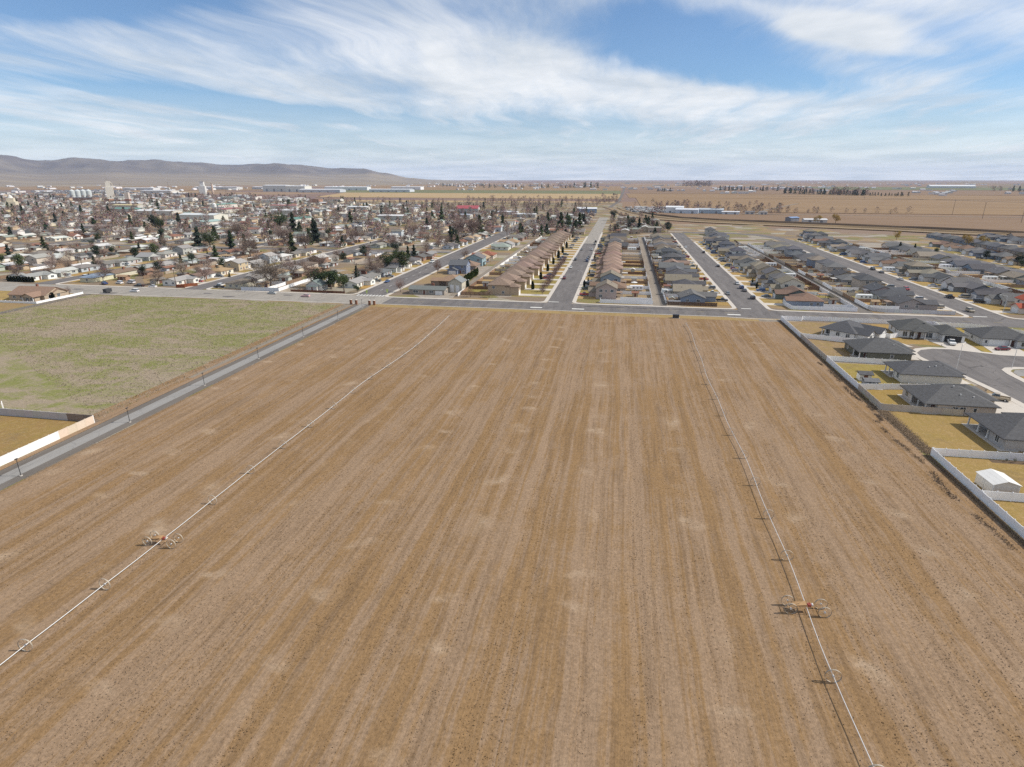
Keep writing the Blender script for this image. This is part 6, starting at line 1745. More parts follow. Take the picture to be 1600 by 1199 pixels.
for i, (x, y, h) in enumerate(((-226 - 12, 310, 8.5), (-262, 345, 9), (-205, 345, 9.5), (-196, 372, 9), (-280, 420, 14), (-262, 470, 13), (-300, 505, 15), (-240, 520, 14), (-330, 545, 12), (-385, 560, 13), (-190, 490, 11), (-170, 520, 12), (-155, 470, 9), (-360, 420, 9), (-395, 470, 9), (-172, 395, 7), (-112, 430, 8), (-150, 610, 18), (-165, 610, 17), (-210, 600, 14), (-100, 690, 9), (-120, 640, 9), (-85, 650, 8), (-370, 335, 7), (-410, 330, 7), (-440, 420, 8), (-470, 520, 10), (-545, 560, 10), (-420, 610, 11), (-455, 640, 12))):
    LATER.append((tree('big_bare' if h > 12 else 'bare', x, y, h * 1.2, 'tmp', 'bare trees among the town houses', rr=tr_), 'large bare brown tree above the town roofs' if h > 10 else 'bare brown tree low among the town roofs'))
for i in range(24):      # the clipped hedge beside the alley: one shrub after another
    tree('column', -87.2 + .2 * math.sin(i), 316 + i * 2.1, 4.2 + .3 * math.sin(i * 1.7), f'clipped green hedge shrub beside the alley, {ordn(i)} from the cross road', 'clipped hedge beside the alley', (.085, .115, .030), width=1.3)
tree('column', -80.0, 311, 5.6, 'single dark column shrub at the alley mouth', None, (.05, .075, .03))
for i in range(9):
    tree('column', -352 + i * 2.1, 290.2, 3.2, f'dense dark hedge shrub on the cross road, {ordn(i)} from the left edge', 'dark hedge on the cross road', (.05, .06, .025), width=1.9)
for i in range(14):      # bare street trees before the tiled houses
    tree('bare', -38.4 + tr_.uniform(-.5, .5), 303 + i * 9.6, tr_.uniform(4.6, 6.2), f'small bare purple-brown street tree left of the central street, {ordn(i)} from the field', 'street trees before the tiled houses', (.19, .125, .115), rr=tr_)
for i in range(7):
    tree('column', -45.5, 318 + i * 34, tr_.uniform(4.5, 6), f'dark green column shrub between the tiled houses, {ordn(i)} from the field', 'column shrubs between the tiled houses', (.05, .07, .03), width=1.4)
tree('bare', -64, 291.5, 4.5, 'low bare shrub tree at the corner before the first tiled house', None, (.25, .18, .13), width=1.4)
tree('bare', -73.5, 291, 5, 'bare tan tree at the alley mouth on the cross road', None, (.30, .20, .13), width=1.2)
for i, (x, y, h) in enumerate(((258, 876, 13), (282, 882, 15), (268, 655, 10), (305, 604, 12), (316, 600, 11))):
    tree('willow', x, y, h, f'golden-yellow leafy tree by the canal, {ordn(i)} from the left', 'golden trees by the canal', (.36, .245, .065), width=.9)
for i, (x, y, h, k) in enumerate(((228, 548, 8, 'conifer'), (238, 545, 7, 'conifer'), (243, 520, 7, 'pine'), (268, 500, 8, 'pine'), (272, 470, 9, 'pine'), (266, 455, 7, 'pine'))):
    tree(k, x, y, h, f'dark evergreen along the rearmost right street, {ordn(i)} from the left', 'evergreens along the rearmost street', rr=tr_)

# ------------------------------------------------------------------ landmarks of the far town
def big(name, label, cat, x, y, rz, parts):
    t = thing(name, label, cat, (x, y, -.5), rz)
    for nm_, mb, mat, c in parts:
        link(nm_, mb.mesh(nm_, mat), t, color=c)
    return t
# grain elevator and its silos
e = MB().box(-9, -7, 0, 9, 7, 34).box(-7, -5, 34, 5, 5, 47).add([(-7, -5, 47), (5, -5, 47), (5, 5, 47), (-7, 5, 47), (-1, -5, 52), (-1, 5, 52)], [(0, 1, 4), (1, 2, 5, 4), (2, 3, 5), (3, 0, 4, 5)])
t = big('grain_elevator', 'tall pale concrete grain elevator beside round silos in the far town', 'grain elevator', -1505, 1610, R(40),
        [('tower', e, 'smooth_paint', (.62, .58, .50)), ('headhouse', MB().box(-3, -2.5, 52, 1, 2.5, 57).tube((-1, 0, 57), (-1, 0, 60), .5), 'smooth_paint', (.3, .28, .26)), ('leg_tube', MB().tube((9.5, 0, 0), (9.5, 0, 44), 1.2).tube((9.5, 0, 44), (4, 0, 50), 1.0), 'smooth_paint', (.55, .5, .42))])
for i in range(4):
    s_ = MB().tube((0, 0, 0), (0, 0, 24), 7.0, n=16).tube((0, 0, 24), (0, 0, 28.5), 7.0, .8, n=16)
    ox, oy = -1532 + i * -13.5 * .66 - 8, 1572 - i * 13.5 * .72
    t = big('grain_silo', f'pale metal grain silo beside the elevator, {ordn(i)} from the elevator', 'silo', ox, oy, 0, [('body', s_, 'smooth_paint', (.50, .53, .52)), ('band', MB().tube((0, 0, 12), (0, 0, 12.6), 7.08, n=16), 'smooth_paint', (.35, .37, .37))])
    t['group'] = 'silos beside the elevator'
big('white_silo', 'slim white silo standing alone above the town roofs', 'silo', -679, 938, 0, [('body', MB().tube((0, 0, 0), (0, 0, 17), 3.2, n=14).tube((0, 0, 17), (0, 0, 19), 3.2, .5, n=14), 'smooth_paint', (.66, .66, .64)), ('band', MB().tube((0, 0, 8.4), (0, 0, 8.8), 3.26, n=14), 'smooth_paint', (.4, .4, .4))])
big('courthouse', 'cream domed building at the far left of the town', 'building', -1242, 1074, R(30), [('wall', MB().box(-9, -8, 0, 9, 8, 13).box(-6, -5, 13, 6, 5, 20), 'smooth_paint', (.60, .53, .40)), ('roof', MB().tube((0, 0, 20), (0, 0, 24), 5, 3, 12).tube((0, 0, 24), (0, 0, 27), 3, .3, 12), 'smooth_paint', (.62, .60, .55))])
big('factory_stack', 'tan chimney stack of the far factory', 'chimney stack', -1612, 2230, 0, [('stack', MB().tube((0, 0, 0), (0, 0, 38), 4.5, 3.2, 12), 'smooth_paint', (.48, .36, .28)), ('rim', MB().tube((0, 0, 38), (0, 0, 39.5), 3.6, 3.6, 12), 'smooth_paint', (.3, .24, .2))])
big('factory_tower', 'white stepped processing tower of the far factory', 'tower', -1660, 2240, R(20), [('lower_tower', MB().box(-14, -10, 0, 10, 10, 30), 'smooth_paint', (.62, .61, .58)), ('upper_tower', MB().box(-8, -7, 30, 6, 7, 46), 'smooth_paint', (.66, .65, .62)), ('roof', MB().box(-9, -8, 46, 7, 8, 47), 'smooth_paint', (.4, .4, .4))])
WH = [(-2260, 3180, 260, 60, 13, 'left end of the far row', (.52, .52, .5)), (-1980, 3260, 210, 60, 13, 'second of the far row', (.5, .5, .5)), (-1640, 2760, 120, 70, 27, 'tall one with white end', (.60, .60, .55)), (-1500, 2700, 100, 60, 25, 'tall one beside the white-ended one', (.66, .65, .58)),
      (-1440, 3100, 230, 70, 16, 'long low one by the tall pair', (.66, .66, .66)), (-1180, 3300, 170, 60, 15, 'long white one at the right end of the row', (.70, .70, .70)), (-1330, 2600, 190, 70, 12, 'grey-roofed one before the long low one', (.48, .5, .53)), (-1060, 2750, 200, 60, 11, 'pale grey one nearest the bare trees', (.55, .57, .6)), (-1950, 2350, 150, 50, 10, 'low pale one beside the factory', (.6, .58, .53)), (-2600, 3000, 200, 50, 10, 'low one at the foot of the hills', (.6, .6, .6))]
for x, y, w, d, h, ph, c in WH:
    rr_ = MB()
    gable_roof(rr_, -w / 2, w / 2, -d / 2, d / 2, h, 'x', .07, 1.0, .5)
    wl2 = MB().box(-w / 2, -d / 2, 0, w / 2, d / 2, h)
    for s in (-1, 1):
        wl2.add([(s * w / 2, -d / 2, h), (s * w / 2, d / 2, h), (s * w / 2, 0, h + d / 2 * .07)], [(0, 1, 2)])
    t = thing('warehouse', f'white warehouse in the far town, {ph}', 'warehouse', (x, y, -.9), R(tr_.uniform(-4, 6)), 'warehouses beyond the town')
    link('wall', wl2.mesh('wall', 'smooth_paint'), t, color=c)
    link('roof', rr_.mesh('roof', 'metal_sheet'), t, color=(.66, .66, .67))
    for k in range(max(2, int(w / 40))):
        link('loading_door', MB().box(-4, -.4, 0, 4, 0, h * .45).mesh('loading_door', 'smooth_paint'), t, (-w / 2 + 20 + k * 38, -d / 2, 0), color=(.25, .26, .28))
def barn(x, y, rz, w, d, h, wallc, roofc, label, cat='building', name='barn', doors=2, pitch=.25, group=None):
    t = thing(name, label, cat, (x, y, -.2), rz, group)
    rr_ = MB()
    gable_roof(rr_, -w / 2, w / 2, -d / 2, d / 2, h, 'x', pitch, .6, .25)
    wl2 = MB().box(-w / 2, -d / 2, 0, w / 2, d / 2, h)
    for s in (-1, 1):
        wl2.add([(s * w / 2, -d / 2, h), (s * w / 2, d / 2, h), (s * w / 2, 0, h + d / 2 * pitch)], [(0, 1, 2)])
    link('wall', wl2.mesh('wall', 'metal_sheet'), t, color=wallc)
    link('roof', rr_.mesh('roof', 'metal_sheet'), t, color=roofc)
    for k in range(doors):
        link('door', MB().box(-1.8, -.12, 0, 1.8, 0, min(3.6, h * .8)).mesh('door', 'smooth_paint'), t, (-w / 2 + (k + .5) * w / doors, -d / 2, 0), color=(.2, .21, .23))
    return t
barn(-262, 1034, R(2), 38, 20, 9, (.45, .44, .42), (.36, .075, .085), 'large building with a bright red roof in the middle of the town', pitch=.45)
barn(-61, 1092, R(3), 34, 16, 7.5, (.20, .27, .38), (.66, .67, .68), 'blue-walled building with white roof at the end of the central street')
barn(112, 1112, R(-12), 38, 14, 6.5, (.5, .56, .64), (.66, .68, .72), 'long pale blue building across the canal, left of the white hall')
barn(92, 1128, R(-8), 30, 16, 9.5, (.68, .69, .70), (.68, .69, .70), 'white hall across the canal with bright roof')
barn(150, 1118, R(-8), 46, 16, 6.5, (.34, .41, .48), (.42, .46, .50), 'long grey-blue building across the canal beside the white hall')
barn(182, 1096, R(-10), 28, 8, 4, (.55, .58, .62), (.68, .68, .70), 'low white-roofed building across the canal, lowest of the group')
barn(214, 1102, R(-8), 15, 9, 4, (.56, .52, .46), (.15, .14, .14), 'small cream house with dark roof across the canal', name='farmhouse', cat='house')
barn(234, 1096, R(10), 12, 9, 4, (.6, .58, .54), (.2, .18, .17), 'small pale house with grey roof across the canal, rightmost', name='farmhouse', cat='house')
barn(238, 925, R(35), 16, 10, 5, (.2, .2, .22), (.18, .26, .42), 'dark barn with blue roof beside the golden trees')
barn(262, 905, R(4), 30, 10, 4, (.55, .54, .52), (.62, .62, .62), 'long low white-roofed barn beside the golden trees')
barn(2090, 4480, R(-4), 260, 60, 12, (.6, .6, .6), (.66, .66, .66), 'long white farm sheds far out on the plain')
BL_ = [(-430, 760, 44, 22, 7, 'green', (.10, .22, .16)), (-600, 800, 60, 30, 8, 'pale', (.60, .62, .60)), (-760, 905, 70, 26, 7, 'white', (.66, .66, .64)), (-520, 700, 34, 22, 6, 'pale green', (.34, .45, .40)), (-880, 980, 60, 24, 6, 'green', (.12, .26, .20)), (-700, 1000, 50, 24, 6, 'red', (.30, .09, .07)),
       (-560, 960, 46, 22, 7, 'white', (.68, .68, .68)), (-420, 900, 40, 20, 6, 'cream', (.58, .52, .42)), (-330, 860, 44, 20, 6, 'white', (.68, .67, .66)), (-240, 900, 34, 16, 6, 'grey', (.36, .38, .42)), (-150, 950, 36, 16, 5, 'white', (.64, .65, .66)), (-190, 1010, 40, 16, 5, 'pale', (.6, .6, .62)), (-980, 1090, 60, 24, 7, 'yellow', (.55, .45, .22)), (-1060, 1180, 70, 28, 8, 'white', (.66, .66, .66)), (-820, 1160, 60, 26, 7, 'green', (.13, .27, .2)), (-660, 1130, 54, 24, 7, 'rust-red', (.3, .12, .09)), (-500, 1120, 40, 20, 6, 'white', (.66, .66, .66)), (-380, 1080, 40, 20, 6, 'grey', (.4, .4, .42)), (-600, 620, 46, 20, 5, 'flat brown', (.26, .2, .16)), (-640, 700, 56, 18, 5, 'pale grey', (.5, .5, .5))]
for i, (x, y, w, d, h, cn, c) in enumerate(BL_):
    LATER.append((barn(x, y, R(tr_.choice((0, 0, 90)) + tr_.uniform(-3, 3)), w, d, h, jit((.58, .55, .5), .2), c, 'tmp', name='commercial_building', pitch=.12, group='commercial buildings of the town'), f'{cn}-roofed commercial building among distant town roofs'))
# poles
def pole(x, y, h, label, group='utility poles', arm=True):
    t = thing('utility_pole', label, 'utility pole', (x, y, -.3), R(tr_.uniform(0, 30)), group)
    link('pole', MB().tube((0, 0, 0), (0, 0, h), .16 + h * .006, .1 + h * .004, 6).mesh('pole', 'bark'), t, color=(.14, .11, .09))
    if arm:
        a = link('crossarm', MB().box(-1.6, -.09, h - 1.0, 1.6, .09, h - .75).mesh('crossarm', 'bark'), t, color=(.14, .11, .09))
        for s in (-1.4, -.5, .5, 1.4):
            link('insulator', MB().tube((s, 0, h - .75), (s, 0, h - .5), .07, n=5).mesh('insulator', 'galvanised'), a)
for i, (x, y, h) in enumerate(((552, 1158, 24), (535, 1034, 24), (541, 951, 26), (690, 1950, 30))):
    pole(x, y, h, f'tall power pole beyond the canal, {ordn(i)} of the line')
for i, (x, y) in enumerate(((-344.5, 298.5), (-240.5, 289.0), (-356, 345), (-413, 403), (-250, 360), (-152, 330), (-262, 300))):
    pole(x, y, 10.5, f'wooden utility pole among the near town houses, {ordn(i)} from the cross road')
for i, (x, y, h) in enumerate(((-1306, 1434, 46), (-1004, 1117, 34), (-1500, 1850, 48), (-1150, 1650, 40), (-1750, 1850, 34))):
    pole(x, y, h, f'tall slender mast above the far town, {ordn(i)} of several', 'masts above the far town', False)
for i, (x, y) in enumerate(((-1304, 1436), )):
    t = thing('lattice_stack', 'tan square stack with red band above the far town', 'tower', (-1010, 1123, 0), R(20), None)
    link('tower', MB().box(-4, -4, 0, 4, 4, 14).mesh('tower', 'smooth_paint'), t, color=(.5, .42, .36))
    link('band', MB().box(-5, -5, 14, 5, 5, 17).mesh('band', 'smooth_paint'), t, color=(.25, .1, .07))
    link('upper_tower', MB().box(-4, -4, 17, 4, 4, 30).mesh('upper_tower', 'smooth_paint'), t, color=(.55, .47, .42))

# ------------------------------------------------------------------ the rest of the town: too many and too small to pick apart
def colored(name, V, Fc, Cc, kind='stuff', mat='far_surface'):
    me = bpy.data.meshes.new(name)
    me.from_pydata(V, [], Fc)
    at = me.attributes.new('col', 'FLOAT_COLOR', 'FACE')
    at.data.foreach_set('color', np.array([(*c, 1) for c in Cc], dtype=np.float32).ravel())
    me.materials.append(MATS[mat])
    me.update()
    o = link(name, me)
    o['kind'] = kind
    return o
V, Fc, Cc = [], [], []
tr2 = random.Random(77)
def tiny_house(x, y, w, d, h, rz, wc, rc, pitch=.3):
    c, s = math.cos(rz), math.sin(rz)
    o = len(V)
    ov_ = .5
    for (a, b, z) in ((-w / 2, -d / 2, -.3), (w / 2, -d / 2, -.3), (w / 2, d / 2, -.3), (-w / 2, d / 2, -.3), (-w / 2, -d / 2, h), (w / 2, -d / 2, h), (w / 2, d / 2, h), (-w / 2, d / 2, h),
                      (-w / 2 - ov_, -d / 2 - ov_, h - .1), (w / 2 + ov_, -d / 2 - ov_, h - .1), (w / 2 + ov_, d / 2 + ov_, h - .1), (-w / 2 - ov_, d / 2 + ov_, h - .1), (-w / 2 - ov_, 0, h + d / 2 * pitch), (w / 2 + ov_, 0, h + d / 2 * pitch)):
        V.append((x + a * c - b * s, y + a * s + b * c, z))
    for f in ((0, 1, 5, 4), (1, 2, 6, 5), (2, 3, 7, 6), (3, 0, 4, 7)):
        Fc.append(tuple(i + o for i in f)); Cc.append(wc)
    for f in ((8, 9, 13, 12), (10, 11, 12, 13)):
        Fc.append(tuple(i + o for i in f)); Cc.append(rc)
    for f in ((9, 10, 13), (11, 8, 12)):
        Fc.append(tuple(i + o for i in f)); Cc.append(wc)
    # dark openings set into the camera-side walls
    for u in (-.28, .22):
        o2 = len(V)
        for (a, b, z) in ((u * w - .9, -d / 2 - .05, .7), (u * w + .9, -d / 2 - .05, .7), (u * w + .9, -d / 2 - .05, 2.0), (u * w - .9, -d / 2 - .05, 2.0)):
            V.append((x + a * c - b * s, y + a * s + b * c, z))
        Fc.append((o2, o2 + 1, o2 + 2, o2 + 3)); Cc.append((.06, .07, .08))
bigs = [(x, y, max(w, d) * .6) for x, y, w, d, *_ in BL_]
def free(x, y):
    return all(abs(x - a) > r_ or abs(y - b) > r_ for a, b, r_ in bigs)
for sx in list(range(-1490, -180, 98)) + [-126]:
    for side in (-1, 1):
        for k in range(60):
            y = 296 + k * 18.4 + tr2.uniform(-2, 2)
            cx = sx + side * 16.5
            if any(a < y < b for a, b in SK) or not in_view(cx, y, 60) or not free(cx, y):
                continue
            if -620 < cx < -100 and y < 588:
                continue
            if sx == -126 and (side > 0 or y > 880):
                continue
            if y > 1330 + tr2.uniform(-60, 160) or (cx > -420 and y > 1120):
                continue
            wc = jit(tr2.choice(WALLS_OLD)[0], .12, tr2)
            rc = jit(tr2.choice(ROOFS_OLD)[0], .15, tr2)
            tiny_house(cx + tr2.uniform(-2, 2), y, tr2.uniform(10, 15), tr2.uniform(8, 10), tr2.choice((2.7, 2.7, 2.8, 5.0)), R(90 * tr2.choice((0, 1, 1, 2))) , wc, rc)
            if tr2.random() < .5:
                tiny_house(cx - side * -14 + tr2.uniform(-3, 3), y + tr2.uniform(-4, 4), 5.5, 4.5, 2.3, R(90 * tr2.choice((0, 1))), jit(tr2.choice(WALLS_OLD)[0], .1, tr2), jit(tr2.choice(ROOFS_OLD)[0], .15, tr2))
            if tr2.random() < .35:
                tiny_house(cx - side * 7, y + 9, 4.6, 1.9, 1.0, R(90 * tr2.choice((0, 1))), jit(tr2.choice(list(CARC.values())), .1, tr2), jit((.5, .5, .5), .5, tr2), .15)
for k in range(520):     # the older quarter and the works beyond
    x = tr2.uniform(-2350, -500)
    y = tr2.uniform(1350, 2250)
    if not in_view(x, y, 40) or y > 2300 - (x + 1400) * .6 or y > 1380 + max(0, -x - 500) * .62:
        continue
    wc = jit(tr2.choice(WALLS_OLD)[0], .12, tr2)
    rc = jit(tr2.choice(ROOFS_OLD + [((.64, .64, .64), 'w')] * 3)[0], .15, tr2)
    b_ = tr2.random() < .16
    tiny_house(x, y, tr2.uniform(30, 60) if b_ else tr2.uniform(11, 18), tr2.uniform(14, 26) if b_ else tr2.uniform(8, 11), tr2.uniform(5, 9) if b_ else 3.0, R(90 * tr2.choice((0, 1)) + tr2.uniform(-12, 12)), wc, rc, .15 if b_ else .35)
for k in range(330):     # a new estate at the far left edge of the town
    x = tr2.uniform(-2750, -1500)
    y = -x * .86 + tr2.uniform(120, 560)
    if in_view(x, y, 40):
        tiny_house(x, y, 13, 11, 3.4, R(tr2.choice((0, 90)) + 30), jit((.5, .5, .5), .3, tr2), jit((.12, .12, .13), .3, tr2), .45)
for k in range(260):     # farmsteads strewn over the plain and along the foot of the hills
    az = R(tr2.uniform(-50, 30))
    d = tr2.choice((tr2.uniform(2600, 5200), tr2.uniform(4500, 9000)))
    x, y = d * math.sin(az), d * math.cos(az)
    if -1900 < x < -900 and y < 3600 or d < 3300 and x < 0:
        continue
    for j in range(tr2.choice((1, 2, 3))):
        tiny_house(x + tr2.uniform(-60, 60), y + tr2.uniform(-60, 60), tr2.uniform(14, 45), tr2.uniform(10, 18), tr2.uniform(4, 7), R(90 * tr2.choice((0, 1))), jit((.62, .6, .58), .2, tr2), jit(tr2.choice(((.62, .62, .62), (.2, .19, .18), (.5, .5, .52))), .2, tr2), .35)
for k in range(90):      # beyond the tiled row and the ends of the streets
    x, y = tr2.uniform(-112, -44), tr2.uniform(655, 1010)
    tiny_house(x, y, tr2.uniform(11, 16), tr2.uniform(8, 11), 2.9, R(90 * tr2.choice((0, 1))), jit(tr2.choice(WALLS_OLD)[0], .12, tr2), jit(tr2.choice(ROOFS_OLD)[0], .15, tr2))
for k in range(26):
    x, y = tr2.uniform(-12, 48), tr2.uniform(660, 900)
    tiny_house(x, y, tr2.uniform(11, 15), tr2.uniform(8, 11), tr2.choice((2.9, 5.2)), R(90 * tr2.choice((0, 1))), jit((.45, .38, .3), .2, tr2), jit(tr2.choice(ROOFS_OLD)[0], .15, tr2))
for k in range(230):     # the yard of parked machines beyond the canal
    x, y = tr2.uniform(10, 95), tr2.uniform(1125, 1330)
    tiny_house(x, y, tr2.uniform(4, 9), tr2.uniform(2, 3), tr2.uniform(1.2, 2.6), R(tr2.uniform(0, 180)), jit(tr2.choice(((.7, .7, .7), (.1, .1, .12), (.4, .12, .08), (.5, .5, .5))), .2, tr2), jit((.5, .5, .5), .4, tr2), .1)
colored('distant_town', V, Fc, Cc)

# trees of the far town, of the farm rows and of the horizon: one mass of twig and needle clumps
V, Fc, Cc = [], [], []
def puff(x, y, h, w, col, n, r, conic=False):
    for _ in range(n):
        u = r.random()
        a = r.uniform(0, 6.283)
        if conic:
            rad = w * (1 - u) * (.4 + .6 * r.random())
            z = h * (.05 + .95 * u)
        else:
            e = math.sin(math.pi * (.12 + .86 * u)) ** .7
            rad = w * e * math.sqrt(r.random()) * (1 + .25 * math.sin(3 * a + x))
            z = h * (.14 + .86 * u)
        px, py = x + rad * math.cos(a), y + rad * math.sin(a)
        s = h * r.uniform(.05, .12) * (1.5 if conic else 1.25)
        t1 = Vector((r.gauss(0, 1), r.gauss(0, 1), r.gauss(0, 1))).normalized() * s
        t2 = Vector((r.gauss(0, 1), r.gauss(0, 1), r.gauss(0, 1))).normalized() * s * (.5 if not conic else .8)
        o = len(V)
        V.extend([(px - t1.x, py - t1.y, z - t1.z), (px + t2.x, py + t2.y, z + t2.z), (px + t1.x, py + t1.y, z + t1.z)])
        Fc.append((o, o + 1, o + 2)); Cc.append(tuple(c * r.uniform(.75, 1.3) for c in col))
def mix_tree(x, y, r, hs=1.0, n=60, pc=.22):
    if r.random() < pc:
        puff(x, y, r.uniform(7, 12) * hs, r.uniform(2.6, 4.2) * hs, r.choice(GREENS), n, r, True)
    else:
        h = r.uniform(6, 12) * hs
        puff(x, y, h, h * r.uniform(.3, .45), r.choice(BARE_COLS), n, r)
for k in range(2300):
    x = tr2.uniform(-2000, -135)
    y = 480 + 1500 * tr2.random() ** 1.25
    if not in_view(x, y, 60) or (x > -620 and y < 590 and tr2.random() < .6):
        continue
    if y > 1400 + max(0, -x - 400) * .6:
        continue
    mix_tree(x, y, tr2, 1.2, 170 if y < 900 else 110, .13)
for k in range(170):
    x, y = tr2.uniform(-1150, -135), tr2.uniform(580, 1000)
    if in_view(x, y, 40):
        mix_tree(x, y, tr2, 1.3, 190, .1)
for k in range(110):
    x, y = tr2.uniform(-115, -42), tr2.uniform(600, 1010)
    mix_tree(x, y, tr2, 1.1, 150, .25)
for k in range(50):
    x, y = tr2.uniform(-14, 52), tr2.uniform(650, 940)
    mix_tree(x, y, tr2, 1.0, 150, .25)
for k in range(22):
    mix_tree(60 + k * 9.5, 1160 + tr2.uniform(-25, 25) - k * 2, tr2, 1.6, 160, .05)
for k in range(260):
    x, y = tr2.uniform(-480, -50), tr2.uniform(980, 1500)
    mix_tree(x, y, tr2, 1.1, 90, .12)
for (x0, y0, x1, y1, n, hs, pc) in ((20, 1420, 330, 1330, 16, 1.3, 0), (-60, 1500, -10, 1580, 12, 2.0, 0), (-420, 1640, -60, 1620, 46, 1.3, .0), (440, 4850, 640, 4820, 26, 4.0, 0), (640, 2700, 850, 2380, 46, 1.9, .75), (760, 2480, 860, 2400, 22, 2.6, 0), (860, 2390, 960, 2330, 18, 1.2, 1),
                                    (470, 3300, 600, 3290, 16, 2.0, .8), (620, 3300, 900, 3220, 26, 2.0, .6), (150, 2950, 220, 2930, 10, 1.6, .5), (-420, 4100, -150, 4080, 14, 3.0, .3), (1700, 3300, 2500, 3200, 44, 2.2, .6), (230, 1170, 330, 1130, 14, 1.1, 0), (330, 1190, 480, 1130, 10, 1.2, 0), (-1450, 4700, -1000, 4800, 24, 2.0, .6), (-900, 4000, -300, 4100, 26, 2.2, .7), (100, 1390, 190, 1350, 12, 1.1, 0)):
    for k in range(n):
        t_ = (k + tr2.random()) / n
        mix_tree(x0 + (x1 - x0) * t_ + tr2.uniform(-6, 6), y0 + (y1 - y0) * t_ + tr2.uniform(-6, 6), tr2, hs, 90, pc)
for k in range(1500):
    az = R(tr2.uniform(-52, 32))
    d = 3500 + 16000 * tr2.random()
    x, y = d * math.sin(az), d * math.cos(az)
    if math.degrees(az) < -17 and d > 8000:
        continue
    m_ = tr2.choice((1, 1, 2, 4, 7))
    for j in range(m_):
        hs = tr2.uniform(.9, 1.7)
        puff(x + j * 16 + tr2.uniform(-8, 8), y, 10 * hs, tr2.uniform(8, 22) * hs, tr2.choice(BARE_COLS + GREENS), 9, tr2)
colored('distant_trees', V, Fc, Cc)

# ------------------------------------------------------------------ clods, weeds and stubble on the field
def tufts(name, n, fn, mat, seed, size=(.05, .16), lean=.5, wm=1.0, hm=1.0, zb=.015):
    r = np.random.default_rng(seed)
    P = fn(r, n)
    n = len(P)
    a = r.uniform(0, 2 * np.pi, n)
    s = r.uniform(size[0], size[1], n)
    hh = s * r.uniform(.6, 1.5, n) * hm
    dx, dy = np.cos(a) * s * wm, np.sin(a) * s * wm
    lx, ly = r.normal(0, lean, n) * s, r.normal(0, lean, n) * s
    z0 = np.full(n, zb)
    A = np.stack([P[:, 0] - dx, P[:, 1] - dy, z0], 1)
    B = np.stack([P[:, 0] + dx, P[:, 1] + dy, z0], 1)
    C_ = np.stack([P[:, 0] + lx, P[:, 1] + ly, z0 + hh], 1)
    D_ = np.stack([P[:, 0] - dy * .8 + lx * .4, P[:, 1] + dx * .8 + ly * .4, z0], 1)
    verts = np.stack([A, B, C_, D_], 1).reshape(-1, 3).astype(np.float32)
    idx = (np.arange(n) * 4)[:, None]
    tri = np.concatenate([idx + np.array([[0, 1, 2]]), idx + np.array([[1, 3, 2]]), idx + np.array([[3, 0, 2]])], 1).reshape(-1)
    me = bpy.data.meshes.new(name)
    me.vertices.add(len(verts)); me.vertices.foreach_set('co', verts.ravel())
    nt_ = len(tri) // 3
    me.loops.add(len(tri)); me.loops.foreach_set('vertex_index', tri.astype(np.int32))
    me.polygons.add(nt_); me.polygons.foreach_set('loop_start', np.arange(nt_, dtype=np.int32) * 3)
    me.materials.append(MATS[mat])
    me.update(); me.validate()
    o = link(name, me)
    o['kind'] = 'stuff'
    return o
plain('bush_dark', (.115, .085, .062), .95, .1, 0, .4, 1.5)
plain('bush_brown', (.21, .155, .105), .95, .1, 0, .45, 1.5)
def on_field(r, n):
    y = 22 + 237 * r.random(n) ** 1.6
    x = r.uniform(FX0, FX1, n)
    keep = np.abs(x + 10) < y * 1.25 + 20
    return np.stack([x, y], 1)[keep]
tufts('stubble', 190000, on_field, 'stubble', 3, (.04, .11), zb=.07)
def on_rows(r, n):
    row_ = r.integers(0, 60, n)
    x = FX0 + 3.05 * row_ + r.normal(0, .5, n)
    y = 22 + 237 * r.random(n) ** 1.6
    return np.stack([x, y], 1)[(x < FX1)]
tufts('field_clods', 1800, on_rows, 'bush_dark', 4, (.04, .12), .2, zb=.07)
def on_fallow(r, n):
    x = r.uniform(-273, -126, n)
    y = r.uniform(118, 262, n)
    lo = 118 + np.clip((-128.5 - x) / 146.5, 0, 1) * 87
    k = (y > lo)
    return np.stack([x, y], 1)[k]
tufts('weeds', 34000, on_fallow, 'weed_dry', 5, (.12, .36), .8, .35, 1.1)
tufts('grass', 34000, on_fallow, 'fallow', 6, (.12, .36), .8, .4, 1.0)
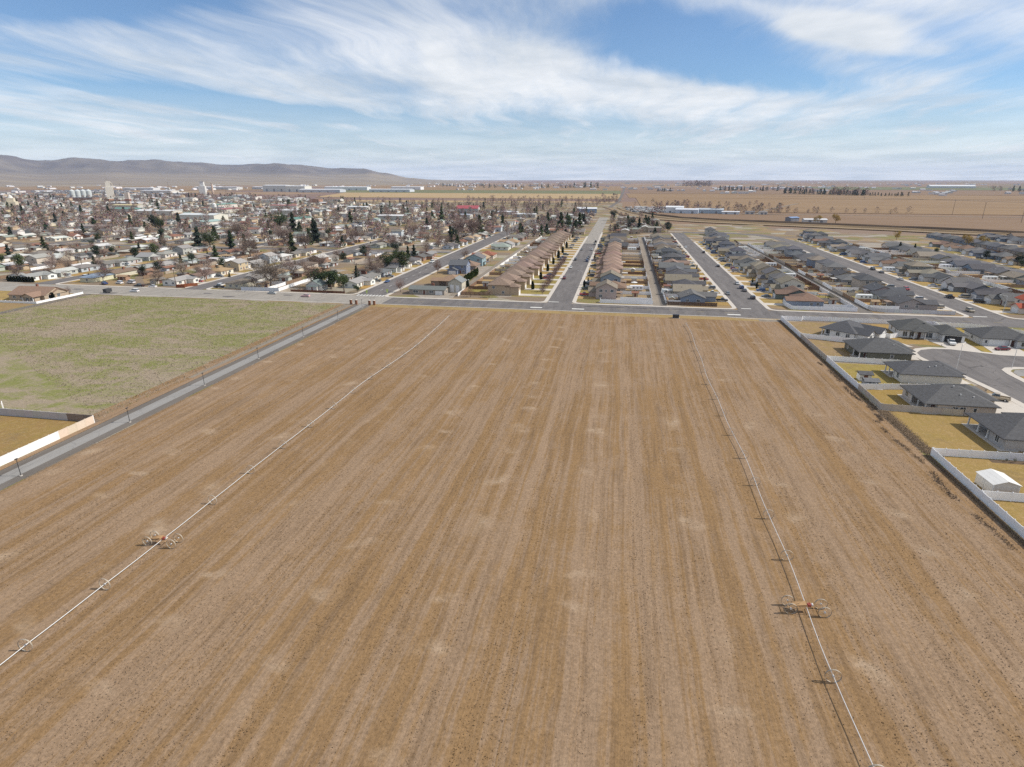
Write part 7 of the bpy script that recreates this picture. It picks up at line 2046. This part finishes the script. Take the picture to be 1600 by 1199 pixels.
def edge(r, n):
    y = 60 + 200 * r.random(n)
    x = 66.2 + r.normal(0, .35, n) + .5 * np.sin(y * .21) + np.where(y > 150, .4, -.9)
    k = (np.sin(y * .8) + np.sin(y * .37 + 2) + r.normal(0, .5, n)) > -.3
    return np.stack([x, y], 1)[k & (y > 88) & (y < 200)]
tufts('weeds', 9500, edge, 'bush_dark', 8, (.09, .30), .8, .3, 1.3, .05)
def brush(r, n):
    y = 131.5 + 26 * r.random(n)
    x = 69.6 + r.normal(0, .7, n)
    return np.stack([x, y], 1)
tufts('weeds', 11000, brush, 'bush_brown', 9, (.08, .24), .9, .22, 1.2, .02)
def underfence(r, n):
    y = 66 + 196 * r.random(n)
    x = 68.4 + np.abs(r.normal(0, .35, n)) * -1 + .3
    return np.stack([x, y], 1)[(y < 131) | (y > 158)]
tufts('weeds', 14000, underfence, 'bush_brown', 10, (.10, .34), .7, .25, 1.3, .02)

# ------------------------------------------------------------------ the air
hz = MB().box(-26500, -2600, -4, 26500, 26500, 500)
m_h = bpy.data.materials.new('haze_air')
m_h.use_nodes = True
hn = m_h.node_tree
hn.nodes.clear()
ho = nn(hn, 'ShaderNodeOutputMaterial')
pv = nn(hn, 'ShaderNodeVolumePrincipled', {'Color': (.54, .69, 1.0), 'Density': 0.000026, 'Anisotropy': 0.0})
hn.links.new(pv.outputs[0], ho.inputs['Volume'])
MATS['haze_air'] = m_h
HAZE = True
if HAZE:
    struct('haze', hz.mesh('haze', 'haze_air'), kind='stuff')

def scr_x(o):
    v = Vector((o.location.x, o.location.y, -CAM_H))
    return v.dot(_Rv) / v.dot(_F)
LABELS.pop('tmp', None)
for base in sorted({b for _, b in LATER}):
    os_ = sorted([o for o, b in LATER if b == base], key=scr_x)
    for i, o in enumerate(os_):
        o['label'] = base if len(os_) == 1 else f'{base}, {ordn(i)} of {len(os_)} from the left'
        LABELS.setdefault(o['label'], []).append(o.name)
dups = {k: v for k, v in LABELS.items() if len(v) > 1}
print('houses', sum(1 for o in scene.objects if o.get('category') == 'house'))
print('shared labels', {k: len(v) for k, v in dups.items()}, 'objects', len(scene.objects))
long_ = [k for k in LABELS if len(k.split()) > 16]
print('long labels', long_[:10], len(long_))
